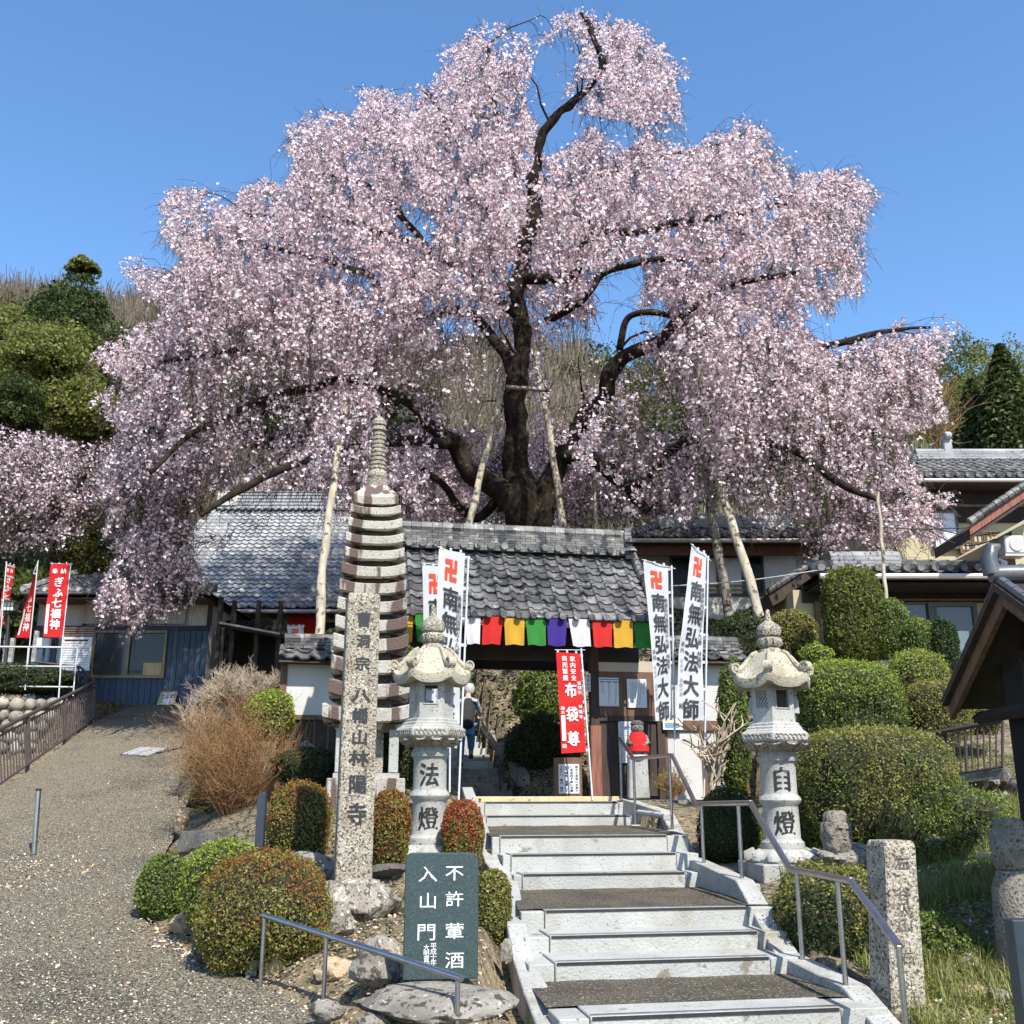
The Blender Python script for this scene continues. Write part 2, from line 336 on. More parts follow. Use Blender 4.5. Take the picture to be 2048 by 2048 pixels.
for x, y, z in [(-14, 0, -1.6), (0, 0, -1.7), (12, 0, -1.7), (16, 5, -1.5), (9, 6, -1.45), (2, 3, -1.7), (-14, 12, -.7), (-14, 20, .1), (-9, 18.5, -.2), (-9.5, 23.2, .5), (-14, 24, .6), (-12, 28, 2.7), (-5, 30, 2.6), (0, 34, 3.2), (8, 34, 5.2), (16, 30, 4.5), (16, 20, 2.6), (12, 12, .2), (-16, 40, 4), (0, 42, 5), (16, 42, 6.5),
                (0, 16, -.14), (2, 16, -.14), (-2.5, 16, -.14), (3.3, 16.3, -.12), (1, 17.6, -.14), (-1.5, 17.6, -.1), (-1.2, 25, 2.3), (.6, 23.5, 4.0), (2.5, 20.5, 2.3), (3.5, 25, 4.2), (-3.2, 22, 2.0), (-1, 29, 3.0), (7, 24, 3.6), (10, 25, 4.2), (-4.6, 24.5, 2.3)]: GP.append((x, y, z))
GPa = np.array(GP)
def _tps(d): return np.where(d > 1e-6, d * d * np.log(np.maximum(d, 1e-6)), 0)
_n = len(GPa); _K = _tps(np.linalg.norm(GPa[:, None, :2] - GPa[None, :, :2], axis=2)) + np.eye(_n) * .6
_P = np.c_[np.ones(_n), GPa[:, :2]]; _A = np.block([[_K, _P], [_P.T, np.zeros((3, 3))]])
_w = np.linalg.solve(_A, np.r_[GPa[:, 2], np.zeros(3)])
def Hraw(x, y):
    x = np.atleast_1d(np.asarray(x, float)); y = np.atleast_1d(np.asarray(y, float))
    K = _tps(np.sqrt((x[:, None] - GPa[None, :, 0]) ** 2 + (y[:, None] - GPa[None, :, 1]) ** 2))
    return K @ _w[:_n] + _w[_n] + _w[_n + 1] * x + _w[_n + 2] * y
# steps: t (along BX) of the nosing, z of its tread
STEPS = []
tk = [-9.3, -8.06, -7.61, -7.2, -5.39, -5.03, -4.68, -1.48, -1.18]
vk = [2031, 1921, 1868, 1817, 1745, 1706, 1670, 1630, 1603]
lu = [1128, 1066, 1058, 1050, 1034, 1012, 990, 965, 962]
ru = [1770, 1600, 1568, 1540, 1412, 1392, 1372, 1275, 1250]
zs = []
for t, v in zip(tk, vk):
    s, z = SG(1250, v, t); zs.append(z)
for i, (t, v, a, b) in enumerate(zip(tk, vk, lu, ru)):
    STEPS.append((t, zs[i], SG(a, v, t)[0], SG(b, v, t)[0]))
TOPZ = -.14
def in_stairs(X, Y):
    s = (X - GO.x) * RX.x + (Y - GO.y) * RX.y; t = (X - GO.x) * BX.x + (Y - GO.y) * BX.y
    tt = [-14, -9.3, -8.06, -7.2, -5.39, -4.68, -1.18, -.9]
    sl = np.interp(t, tt, [STEPS[0][2] - .2, STEPS[0][2], STEPS[1][2], STEPS[3][2], STEPS[4][2], STEPS[6][2], STEPS[8][2], STEPS[8][2]])
    sr = np.interp(t, tt, [STEPS[0][3] + .3, STEPS[0][3], STEPS[1][3], STEPS[3][3], STEPS[4][3], STEPS[6][3], STEPS[8][3], STEPS[8][3]])
    inside = (t < -1.0) & (s > sl - .34) & (s < sr + .12)
    z = np.interp(t, [-14, -10, -9.3, -8.1, -7.2, -5.4, -4.68, -1.5, -1.1], [-1.9, zs[0] - .35, zs[0] - .25, zs[0] - .2, zs[3] - .3, zs[3] - .25, zs[6] - .35, zs[6] - .2, TOPZ - .3])
    return inside, z
def Hgrid(X, Y):
    z = Hraw(X, Y)
    z += .05 * np.sin(X * 1.7 + Y * .6) * np.sin(Y * 1.3 - X) + .025 * np.sin(X * 5.1) * np.sin(Y * 4.3)
    zp = np.interp(Y, [a for a, b in ZP], [b for a, b in ZP])
    XR = np.interp(Y, [p.y for p in PR], [p.x for p in PR]); XL = np.array([xl(q) for q in Y])
    ins = (X < XR + .02) & (X > XL - .1) & (Y < 27.2)
    near = (X < XR + .5) & (X > XL - .5) & (Y < 27.5)
    z = np.where(near & ~ins, np.where(X > XR, zp - .03 + (z - zp + .03) * np.clip((X - XR) / .5, 0, 1), z), z)
    z = np.where(ins, zp - .12, z)
    i2, z2 = in_stairs(X, Y); z = np.where(i2, np.minimum(z, z2), z)
    # gate forecourt and the steps beyond it
    s = (X - GO.x) * RX.x + (Y - GO.y) * RX.y; t = (X - GO.x) * BX.x + (Y - GO.y) * BX.y
    z = np.where((t > -1.2) & (t < 1.6) & (s > -4) & (s < 4.2), np.minimum(z, TOPZ - .02), z)
    bs = (s > -1.15 + (t - 1.6) * -.06) & (s < .45 + (t - 1.6) * -.12) & (t > 1.5) & (t < 9.5)
    z = np.where(bs, np.minimum(z, np.interp(t, [1.5, 9.5], [-.4, 2.0])), z)
    return z
def H(x, y): return float(Hgrid(np.array([x]), np.array([y]))[0])
gx = np.arange(-22, 24.01, .16); gy = np.arange(-2, 46.01, .16)
GXX, GYY = np.meshgrid(gx, gy); Zg = Hgrid(GXX.ravel(), GYY.ravel())
V = np.c_[GXX.ravel(), GYY.ravel(), Zg]; nx, ny = len(gx), len(gy)
I = (np.arange(ny - 1)[:, None] * nx + np.arange(nx - 1)[None, :]).ravel()
gr = link('ground', npmesh('ground', V, np.c_[I, I + 1, I + nx + 1, I + nx], M['soil'], smooth=True)); props(gr, 'brown earth of the temple garden slope', kind='structure')
# wide land to the horizon (one sheet, hole filled by the ground above it)
m = MB(); m.sheet([[(x, y, -2.4 if y < 46 else 3.5) for x in (-900, -22, 24, 900)] for y in (-900, -2, 46, 1500)]); m.f.pop(4); far = m.build('terrain', M['hill']); props(far, 'wide earth around the temple hillside', kind='structure')
# path
rows = []
for y in np.r_[np.arange(1, 27.01, .25)]:
    a, b = xl(y), xr(y)
    rows.append([(a + (b - a) * k / 24, y, zpath(y) + .012 * math.sin(y * 2.1 + k * .5) * math.sin(k * .9 + y)) for k in range(25)])
pa = MB().sheet(rows).build('path', M['asphalt'], smooth=40); props(pa, 'coarse asphalt driveway climbing to the blue office', kind='structure')
# ------------------------------------------------------------------ steps
sb = G(.9, -9.3, zs[0])
st = thing('stone_staircase', 'pale concrete steps with black edge strips climbing to the gate', 'steps', G(.9, -9.3, zs[0] - .2)); st['kind'] = 'structure'
def gquad(s0, s1, t0, t1, z0, z1, s2=None, s3=None):
    """step block; s2,s3 = ends at the back"""
    s2 = s0 if s2 is None else s2; s3 = s1 if s3 is None else s3
    return [G(s0, t0, z0), G(s1, t0, z0), G(s3, t1, z0), G(s2, t1, z0), G(s0, t0, z1), G(s1, t0, z1), G(s3, t1, z1), G(s2, t1, z1)]
for i, (t, z, a, b) in enumerate(STEPS):
    nt_ = tk[i + 1] if i < 8 else -.95
    gravel = i in (0, 3, 6)
    tb = t + (.34 if gravel else (nt_ - t)) + (0 if gravel else .03)
    if i in (3, 6): tb = t + .1
    a2, b2 = (STEPS[i + 1][2], STEPS[i + 1][3]) if i < 8 else (a, b)
    lsp = .16 if i < 4 else .05
    # end stones and middle stone
    rsp = {0: .30, 1: .24, 2: .22, 3: .20, 4: .22, 5: .22, 6: .22}.get(i, .1)
    for j, (p0, p1) in enumerate([(a - .03, a + lsp), (a + lsp + .006, b - rsp), (b - rsp + .008, b + .03)]):
        m = MB(); dz = 0 if j == 1 else -.012
        m.hexa(gquad(p0, p1, t + (0 if j == 1 else .008), tb, z - .34, z + dz))
        o = m.build('step', M['conc'], st, bevel=.006)
        if j == 1:
            q = MB().gbox(p0 + .01, p1 - .01, t - .006, t + .02, z - .022, z - .002).build('edge_strip', M['rubber'], o)
            q = MB().gbox(p0 + .01, p1 - .01, t + .024, t + .05, z + .0005, z + .006).build('edge_strip', M['steel'], o)
    if gravel:
        m = MB(); ta = tb - .002; te = nt_ + .02
        m.sheet([[G(a + (a2 - a) * f - .04 + ((b - a) + ((b2 - a2) - (b - a)) * f + .1) * k / 12, ta + (te - ta) * f, z - .004 + .004 * math.sin(k * 2 + f * 9)) for k in range(13)] for f in [j / 8 for j in range(9)]])
        m.build('landing', M['landing'], st, smooth=40)
# wooden sill and platform of the gate
m = MB().gbox(-1.0, 1.35, -.96, -.80, TOPZ - .25, TOPZ + .05); m.build('wooden_sill', M['wood_pale'], st, bevel=.01)
m = MB().gbox(-1.2, 3.2, -.80, 1.8, TOPZ - .3, TOPZ - .005); m.build('platform', M['conc_dark'], st)
# ------------------------------------------------------------------ kerbs
def kerb(name, pts, wid, drop, label, side):
    """pts: world points along the inner top edge"""
    t = thing(name, label, 'kerb', pts[0] + Vector((0, 0, -drop))); t['kind'] = 'structure'
    offs = []
    for i, p in enumerate(pts):
        d0 = (pts[i] - pts[i - 1]) if i else (pts[1] - pts[0]); d1 = (pts[i + 1] - pts[i]) if i < len(pts) - 1 else d0
        d0 = Vector((d0.x, d0.y, 0)).normalized(); d1 = Vector((d1.x, d1.y, 0)).normalized(); d = (d0 + d1).normalized()
        offs.append(Vector((d.y, -d.x, 0)) * side * wid[i])
    for i in range(len(pts) - 1):
        a, b = pts[i], pts[i + 1]; g = (b - a).normalized() * .004; a = a + g; b = b - g
        oa, ob = offs[i], offs[i + 1]; dz = Vector((0, 0, -drop))
        MB().hexa([a + dz, b + dz, b + ob + dz, a + oa + dz, a, b, b + ob, a + oa]).build('kerb_stone', M['granite'], t, bevel=.008)
    return t
kl = [W(1140, 2056, 6.9), W(1101, 1981, 7.75), W(1066, 1917, 8.25), W(1054, 1848, 8.75), W(1036, 1764, 10.7), W(1000, 1722, 11.2), W(975, 1652, 12.6), W(945, 1574, 15.1)]
kerb('kerb', kl, [.20, .19, .15, .16, .17, .16, .16, .15], .42, 'pale stone kerb climbing along the left edge of the steps', -1)
kr = [W(1262, 1597, 15.4), W(1345, 1622, 14.2), W(1396, 1712, 11.7), W(1508, 1760, 9.9), W(1597, 1905, 8.6), W(1738, 1972, 7.6), W(1822, 2068, 6.9)]
kerb('kerb', kr, [.16, .17, .17, .17, .19, .19, .19], .42, 'angled pale stone kerb below the long steel handrail', 1)
# ------------------------------------------------------------------ handrails
hr = thing('handrail', 'long stepped stainless steel handrail on the right of the steps', 'handrail', W(1611, 1964, 8.3))
top = [W(1240, 1477, 15.5), W(1267, 1517, 14.7), W(1344, 1510, 12.9), W(1391, 1608, 11.3), W(1501, 1606, 9.7), W(1580, 1738, 8.5), W(1702, 1762, 7.4), W(1797, 1892, 6.6)]
for i in range(len(top) - 1):
    g = (top[i + 1] - top[i]).normalized() * .012
    MB().tube([top[i] - g, top[i + 1] + g], .026, 12).build('rail', M['steel'], hr, smooth=50)
for k, (u, v) in [(0, (1238, 1600)), (1, (1275, 1651)), (2, (1338, 1661)), (3, (1408, 1778)), (4, (1493, 1802)), (5, (1611, 1964)), (6, (1683, 1996)), (7, (1808, 2060))]:
    if k == 2: p = top[2] + (top[3] - top[2]) * 0 + (top[1] - top[2]) * .06
    elif k in (4, 6): p = top[k] + (top[k - 1] - top[k]) * .2
    elif k in (3, 5): p = top[k] + (top[k + 1] - top[k]) * .12
    else: p = top[k].copy()
    if k == 7: zb = -1.62
    else: zb = ray(u, v).z / ray(u, v).y * p.y
    o = MB().tube([(p.x, p.y, zb), p], .019, 10).build('post', M['steel'], hr, smooth=50)
    MB().box((p.x, p.y, zb + .004), (.12, .12, .01)).build('base_plate', M['steel_white'], o)
hr = thing('handrail', 'short low stainless steel handrail in front of the green stone tablet', 'handrail', W(680, 2060, 7.2))
t2 = [W(526, 1830, 8.4), W(923, 1957, 6.8)]
MB().tube(t2, .021, 12).build('rail', M['steel'], hr, smooth=50)
for f, drop in ((.01, .56), (.37, .72), (.985, .62)):
    p = t2[0].lerp(t2[1], f); MB().tube([p + Vector((0, 0, -drop)), p], .016, 10).build('post', M['steel'], hr, smooth=50)
# light tube along the wall under the handrail
for (a, b, lb) in ((W(1277, 1624, 14.2), W(1333, 1632, 12.8), 'long white plastic tube beside the topmost landing'), (W(1409, 1742, 11.0), W(1510, 1775, 9.9), 'long white plastic tube beside the middle landing')):
    t = thing('cable_duct', lb, 'duct', a); MB().tube([a, b], .03, 8).build('tube', M['steel_white'], t, smooth=50)
    MB().box(b + Vector((0, 0, -.01)), (.09, .05, .08)).build('end_box', M['granite'], t, bevel=.008)
# ================================================================== shared builders
def rock(name, label, c, size, seed, m, cat='rock', parent=None, group=None, sub=4, rough=.22, facet=True, flat_top=False, rot=0):
    bm = bmesh.new(); bmesh.ops.create_icosphere(bm, subdivisions=sub, radius=1); off = Vector((seed * 7.3, seed * 3.1, seed * 1.7)); rm = Matrix.Rotation(rot, 3, 'Z')
    for v in bm.verts:
        d = v.co.normalized(); n = noise.noise(d * 1.1 + off) * 1.6 + noise.noise(d * 2.6 + off) * .7 + noise.noise(d * 6 + off) * .25
        r = 1 + rough * n + ((.05 * noise.noise(d * 13 + off) + .03 * noise.noise(d * 30 + off)) if sub > 3 else 0)
        if facet:
            for k in range(7):
                a = Vector((math.sin(seed * 1.3 + k * 2.4), math.cos(seed * 2.1 + k * 1.7), math.sin(k * 3.1 + seed) * .8)).normalized()
                h = d.dot(a) * r; lim = .78 + .1 * math.sin(k + seed)
                if h > lim: r *= lim / h
        p = d * r
        if flat_top and p.z > .55: p.z = .55 + (p.z - .55) * .15
        p = Vector((p.x * size[0], p.y * size[1], p.z * size[2])); v.co = rm @ p
    me = bpy.data.meshes.new(name); bm.to_mesh(me); bm.free(); me.materials.append(m); setattr_smooth(me, 32)
    c = Vector(c)
    if parent is None:
        o = link(name, me); o.location = c; return props(o, label, cat, group)
    return place(name, me, Matrix.Translation(c), parent)
# --- lettering
_GL = {}
def glyph(ch, bold=.0, res=2):
    k = (ch, bold, res)
    if k not in _GL:
        c = bpy.data.curves.new('lettering', 'FONT'); c.body = ch; c.size = 1; c.offset = bold; c.resolution_u = res
        o = bpy.data.objects.new('lettering', c); COL.objects.link(o); bpy.context.view_layer.update()
        me = bpy.data.meshes.new_from_object(o.evaluated_get(bpy.context.evaluated_depsgraph_get()))
        vs = [v.co.copy() for v in me.vertices]; fs = [tuple(p.vertices) for p in me.polygons]
        bpy.data.objects.remove(o); bpy.data.curves.remove(c); bpy.data.meshes.remove(me)
        if vs:
            x0, x1 = min(v.x for v in vs), max(v.x for v in vs); y0, y1 = min(v.y for v in vs), max(v.y for v in vs)
            cx, cy = (x0 + x1) / 2, .38 if ch not in '一二' else (y0 + y1) / 2
            vs = [(v.x - cx, v.y - cy) for v in vs]
        _GL[k] = (vs, fs)
    return _GL[k]
def letters(items, f, name, m, parent, bold=.012, off=.004):
    """items: (char, s, t, w, h) centre and size in surface units; f(s, t, n) -> world point"""
    mb = MB()
    for it in items:
        ch, s, t, w_, h_ = it[:5]; vs, fs = glyph(ch)
        b = (it[5] if len(it) > 5 else bold) * .62
        if vs:
            for q, (dx, dy) in enumerate(((-b, b * .5), (b, b * .5), (-b, -b * .5), (b, -b * .5)) if b > .004 else ((0, 0),)):
                mb.add([f(s + (x + dx) * w_, t + (y + dy) * h_, off + q * .0005) for x, y in vs], fs)
    me = bpy.data.meshes.new(name); o_ = ROOT[parent.name]
    me.from_pydata([tuple(p - o_) for p in mb.v], [], mb.f); me.materials.append(m)
    o = link(name, me, parent); o['kind'] = 'stuff'; return o
def column(txt, s, t0, t1, w_, h_=None, bold=.012):
    n = len(txt); return [(c, s, t0 + (t1 - t0) * ((i + .5) / n), w_, h_ or abs(t1 - t0) / n * .86, bold) for i, c in enumerate(txt) if c != ' ']
def manji(c, w_, h_, f, name, m, parent, off=.005):
    s0, t0 = c; a = w_ / 2; b = h_ / 2; q = .115 * w_; r = .105 * h_
    R4 = [(-q, q, -b, b), (-a, -q, -r, r), (q, a, -r, r), (-a, -q, b - 2 * r, b), (q, a, -b, -b + 2 * r), (-a, -a + 2 * q, -b, -r), (a - 2 * q, a, r, b)]
    mb = MB()
    for x0, x1, y0, y1 in R4:
        for k in range(2):
            ya, yb = y0 + (y1 - y0) * k / 2, y0 + (y1 - y0) * (k + 1) / 2
            mb.add([f(s0 + x, t0 + y, off) for x, y in ((x0, ya), (x1, ya), (x1, yb), (x0, yb))], [(0, 1, 2, 3)])
    return mb.build(name, m, parent)
def plane_f(O, U, Vv, N):
    return lambda s, t, n: O + U * s + Vv * t + N * n
# --- leaves
def leaves(P, size, rng, nrm=None, aspect=.5, fold=.25, spread=1.0):
    """rhombic folded leaves at points P (N,3); returns verts (4N,3), faces (N,4)"""
    n = len(P); d = rng.normal(size=(n, 3)) * spread
    if nrm is not None: d = d + nrm
    d = unit(d); a = unit(np.cross(d, rng.normal(size=(n, 3)))); b = np.cross(d, a)
    s = (size * rng.uniform(.6, 1.3, n))[:, None] if np.isscalar(size) else size[:, None]
    V = np.stack([P - a * s * .5, P - b * s * .5 * aspect + d * s * fold * .3, P + a * s * .5, P + b * s * .5 * aspect + d * s * fold * .3], 1).reshape(-1, 3)
    F = np.arange(4 * n).reshape(n, 4); return V, F
def merge(parts):
    Vs, Fs, o = [], [], 0
    for V, F in parts: Vs.append(V); Fs.append(F + o); o += len(V)
    return np.concatenate(Vs), np.concatenate(Fs)
def bush(name, label, c, r, m, n=5000, leaf=.035, seed=0, power=2., cat='bush', lump=.1, group=None, core=.88, top=None, topf=.35, ground=True, deep=1.3):
    """a clipped or loose shrub: shell of leaves over a dark solid core in place of twigs, reaching down to the soil; c = centre, r = radii"""
    rg = np.random.default_rng(seed + 100); c = Vector(c); gz = H(c.x, c.y - r[1] * .3) if ground else c.z - r[2]
    low = max(r[2] * .8, min(c.z - gz + .04, r[2] * deep)); t = thing(name, label, cat, c - Vector((0, 0, low)), group); off = Vector((seed * 5.1, 0, 0))
    def shape(d):
        q = (np.abs(d) ** power).sum(1) ** (1 / power); base = 1 / q
        nn = np.array([noise.noise(Vector(x) * 2.0 + off) + .5 * noise.noise(Vector(x) * 5 + off) + .45 * noise.noise(Vector(x) * 12 + off) for x in d])
        P = d * (base * (1 + lump * nn))[:, None]; z = P[:, 2]; zl = np.clip(-z, 0, 1)
        wide = np.where(z < 0, 1 / np.maximum(np.sqrt(np.clip(1 - zl ** 2, .08, 1)), .55) * (1 - .22 * zl ** 2), 1); wide = 1 + (np.minimum(wide, 1.5) - 1) * .3
        return np.c_[P[:, 0] * r[0] * wide, P[:, 1] * r[1] * wide, np.where(z < 0, z * low, z * r[2])]
    d = unit(rg.normal(size=(int(n * 1.3), 3))); d = d[d[:, 2] > -.96][:n]
    Q = shape(d); dep = 1 - np.abs(rg.normal(size=len(d))) * .045; dep = np.clip(dep + (rg.random(len(d)) < .10) * rg.uniform(0, .09, len(d)), .8, 1.12)
    P = Q * dep[:, None] + np.array(c); fade = rg.random(len(P)) < np.clip((P[:, 2] - (c.z - low)) / .06, .05, 1); P, d = P[fade], d[fade]
    if top:
        hh = (P[:, 2] - c.z) / r[2] + np.array([noise.noise(Vector(x) * 2 + off) + .6 * noise.noise(Vector(x) * 6 + off) for x in d]) * 1.5 + rg.normal(size=len(P)) * .45; k = hh > (1 - 2 * topf)
        V, F = leaves(P[k], leaf, rg, nrm=d[k] * .9, aspect=.55); link('new_growth', npmesh('new_growth', V, F, top, ROOT[t.name]), t); P, d = P[~k], d[~k]
    V, F = leaves(P, leaf, rg, nrm=d * .9, aspect=.55)
    link('foliage', npmesh('foliage', V, F, m, ROOT[t.name]), t)
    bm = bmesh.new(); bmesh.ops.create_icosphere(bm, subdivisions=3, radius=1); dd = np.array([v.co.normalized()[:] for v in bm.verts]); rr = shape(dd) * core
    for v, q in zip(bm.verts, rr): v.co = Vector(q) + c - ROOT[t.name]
    me = bpy.data.meshes.new('dark_core'); bm.to_mesh(me); bm.free(); me.materials.append(M['core']); link('dark_core', me, t)  # one dark solid in place of the inner twigs, seen between leaves
    return t
def brush(name, label, c, n, h, spread, m, seed, cat='shrub', leafm=None, nleaf=0, leaf=.03, w=.006, kinks=3, branch=2, group=None, up=1.0):
    """bare twiggy shrub: forking twigs rising from one root"""
    rg = random.Random(seed); t = thing(name, label, cat, c, group); segs = []; tips = []; c = Vector(c)
    def grow(p, d, L, wd, lev):
        for k in range(kinks):
            q = p + d * (L / kinks); segs.append((p.copy(), q.copy(), wd * (1 - .25 * k / kinks))); p = q
            d = (d + Vector((rg.gauss(0, .22), rg.gauss(0, .22), rg.gauss(.05, .15)))).normalized()
            if lev < branch:
                for _ in range(rg.choice((1, 2))):
                    grow(p.copy(), (d + Vector((rg.gauss(0, .6), rg.gauss(0, .6), rg.gauss(.15, .4)))).normalized(), L * rg.uniform(.4, .65), wd * .6, lev + 1)
        tips.append(p)
    for i in range(n):
        a = rg.uniform(0, 6.283); e = rg.uniform(.1, 1) * spread
        grow(c + Vector((math.cos(a), math.sin(a), 0)) * rg.uniform(0, .12) * spread, Vector((math.cos(a) * e, math.sin(a) * e, up)).normalized(), h * rg.uniform(.55, .8), w, 0)
    A = np.array([s[0][:] for s in segs]); B = np.array([s[1][:] for s in segs]); Wd = np.array([s[2] for s in segs])
    V, F = prisms(A, B, Wd, Wd * .7)
    link('branches', npmesh('branches', V, F, m, ROOT[t.name]), t)
    if leafm:
        g = np.random.default_rng(seed); T = np.array([p[:] for p in tips]); P = T[g.integers(0, len(T), nleaf)] + g.normal(size=(nleaf, 3)) * .05 * h
        V, F = leaves(P, leaf, g); link('foliage', npmesh('foliage', V, F, leafm, ROOT[t.name]), t)
    return t
def prisms(A, B, wa, wb):
    """three-sided sticks from A to B"""
    n = len(A); d = unit(B - A); r = np.tile(np.array([[.3, .5, .81]]), (n, 1)); a = unit(np.cross(d, r)); b = np.cross(d, a); V = []
    for P, w_ in ((A, wa), (B, wb)):
        for k in range(3):
            t = 2.0944 * k; V.append(P + (a * math.cos(t) + b * math.sin(t)) * np.asarray(w_)[:, None])
    V = np.stack(V, 1).reshape(-1, 3); i = np.arange(n)[:, None] * 6
    F = np.concatenate([i + np.array([[0, 1, 4, 3]]), i + np.array([[1, 2, 5, 4]]), i + np.array([[2, 0, 3, 5]])]); return V, F
# --- tiled roofs
_TM = {}
def tile_mesh(cw, rl, m, nseg=8, key=''):
    k = (round(cw, 4), round(rl, 4), m.name, nseg)
    if k in _TM: return _TM[k]
    vs = []; fs = []; amp = .145 * cw; th = .06 * cw + .008 + (.022 if 'pale' in m.name else 0); over = rl * 1.12
    def zx(f): return amp * (math.cos(2 * math.pi * (f - .12)) * .75 + .25 * math.cos(4 * math.pi * (f - .12)))
    for yy, lift in ((0, th * 1.5), (over, 0)):
        for i in range(nseg + 1):
            f = i / nseg; vs.append((cw * (-.03 + 1.06 * f), yy, zx(f) + lift))
    for i in range(nseg + 1):
        f = i / nseg; vs.append((cw * (-.03 + 1.06 * f), 0.0, zx(f) + th * 1.5 - th * 1.35))
    n = nseg + 1
    for i in range(nseg):
        fs.append((i, i + 1, n + i + 1, n + i)); fs.append((2 * n + i, 2 * n + i + 1, i + 1, i))
    me = bpy.data.meshes.new('roof_tile'); me.from_pydata(vs, [], fs); me.materials.append(m); setattr_smooth(me, 50)
    _TM[k] = me; return me
def frame(O, X, Y, Z):
    Mx = Matrix((X, Y, Z)).transposed().to_4x4(); Mx.translation = O; return Mx
def tile_roof(parent, O, Rv, Sv, ncol, nrow, cw, rl, m, singles=300, inside=None, jit=.004, nseg=8, order=None):
    """O lower left corner, Rv along the eave, Sv up the slope (unit)"""
    Nv = Rv.cross(Sv).normalized(); rg = random.Random(ncol * 31 + nrow); me = tile_mesh(cw, rl, m, nseg); cells = []
    for r in range(nrow):
        for c in range(ncol):
            if inside is None or inside((c + .5) / ncol, (r + .5) / nrow): cells.append((r, c))
    if order: cells.sort(key=order)
    bv = np.array([v.co[:] for v in me.vertices]); bf = np.array([p.vertices[:] for p in me.polygons]); Vs = []
    for i, (r, c) in enumerate(cells):
        p = O + Rv * (c * cw) + Sv * (r * rl) + Nv * rg.uniform(0, jit) + Sv * rg.uniform(-jit, jit) * 2
        Mx = frame(p, Rv, Sv, Nv)
        if i < singles: place('roof_tile', me, Mx, parent)
        else: Vs.append(bv @ np.array(Mx.to_3x3()).T + np.array(p))
    if Vs:
        k = len(bv); F = (bf[None] + (np.arange(len(Vs)) * k)[:, None, None]).reshape(-1, 4)
        o = link('roof_tile_rows', npmesh('roof_tile_rows', np.concatenate(Vs), F, m, ROOT[parent.name], smooth=True), parent); o['kind'] = 'stuff'
def disc_mesh(r, m, key=''):
    k = ('disc', r, m.name)
    if k not in _TM:
        mb = MB(); mb.lathe([(r * .2, -.055), (r * .25, -.06), (r * .62, -.05), (r * .72, -.05), (r * .8, -.075), (r, -.075), (r, .06)], (0, 0, 0), 14)
        mb.v = [Vector((p.x, p.z, p.y)) for p in mb.v]; _TM[k] = mb.mesh('round_end_tile', m, smooth=40)
    return _TM[k]
def discs(parent, pts, fw, r, m):
    """round end tiles facing -fw"""
    me = disc_mesh(r, m); X = fw.cross(Vector((0, 0, 1))).normalized(); Z = X.cross(fw)
    for p in pts: place('round_end_tile', me, frame(p, X, fw, Z), parent)
def ridge(parent, A, B, h, w_, m, courses=3, seg=.35, cap=True, joined=False):
    """stack of flat ridge tiles from A to B"""
    d = (B - A); L = d.length; d.normalize(); side = d.cross(Vector((0, 0, 1))).normalized(); up = side.cross(d); n = max(1, round(L / seg)); sg = L / n
    ch = h / (courses + (1 if cap else 0)); rg = random.Random(int(L * 100)); bx = MB().box((0, 0, 0), (1, 1, 1)).mesh('ridge_tile', m) ; k = 0
    for c in range(courses):
        for i in range(n + (c % 2)):
            x0 = max(0, i - .5 * (c % 2)) * sg; x1 = min(n, i + 1 - .5 * (c % 2)) * sg
            if x1 - x0 < .01: continue
            p = A + d * ((x0 + x1) / 2) + up * (ch * (c + .5)) + side * rg.uniform(-.004, .004)
            Mx = frame(p, d * (x1 - x0 - .008), side * (w_ * (1.0 - .05 * c) + rg.uniform(0, .008)), up * (ch * .86)); place('ridge_tile', bx, Mx, parent)
    if cap:
        prof = []; m2 = MB(); nn = 8
        for e in (A, B): prof.append([e + side * (math.cos(math.pi * j / nn) * w_ * .42) + up * (ch * courses + math.sin(math.pi * j / nn) * ch * 1.1) for j in range(nn + 1)])
        for i in range(n):
            a, b = A + d * (i * sg), A + d * ((i + 1) * sg - .006)
            mm = MB().tube([a + up * (ch * (courses + .2)), b + up * (ch * (courses + .2))], [w_ * .40, w_ * .385], 8); mm.build('ridge_cap', m, parent, smooth=40)
# ================================================================== THE GATE
EZ = SG(1040, 1236, -.9)[1]; RZ = SG(1040, 1104, .55)[1]
gate = thing('temple_gate', 'wooden temple gate with grey tiled gable roof hung with coloured flags', 'gate', G(0, 0, TOPZ))
sL, sR = -2.02, 2.04
slope = (G(0, .55, RZ) - G(0, -.9, EZ)); Lr = slope.length; Sv = slope.normalized()
roof = MB(); th = Vector((0, 0, -.06)); a = G(sL, -.86, EZ - .03); b = G(sR, -.86, EZ - .03); c = G(sR, .55, RZ - .03); d = G(sL, .55, RZ - .03)
roof.hexa([a + th, b + th, c + th, d + th, a, b, c, d]); e = G(sR, 1.96, EZ - .03); f_ = G(sL, 1.96, EZ - .03)
roof.hexa([d + th, c + th, e + th, f_ + th, d, c, e, f_]); rf = roof.build('roof', M['wood_dark'], gate)
ncol = 18; cw = (sR - sL) / ncol; nrow = 9; rl = Lr / nrow
tile_roof(rf, G(sL, -.9, EZ), RX, Sv, ncol, nrow, cw, rl, M['tile'], singles=300, jit=.012, nseg=10)
Sb = (G(0, .55, RZ) - G(0, 1.96, EZ)).normalized()
tile_roof(rf, G(sR, 1.98, EZ), -RX, Sb, ncol, nrow, cw, rl, M['tile'], singles=0)
discs(rf, [G(sL + cw * (i + .12), -.92, EZ + .035) for i in range(ncol + 1)], -BX, .05, M['tile'])
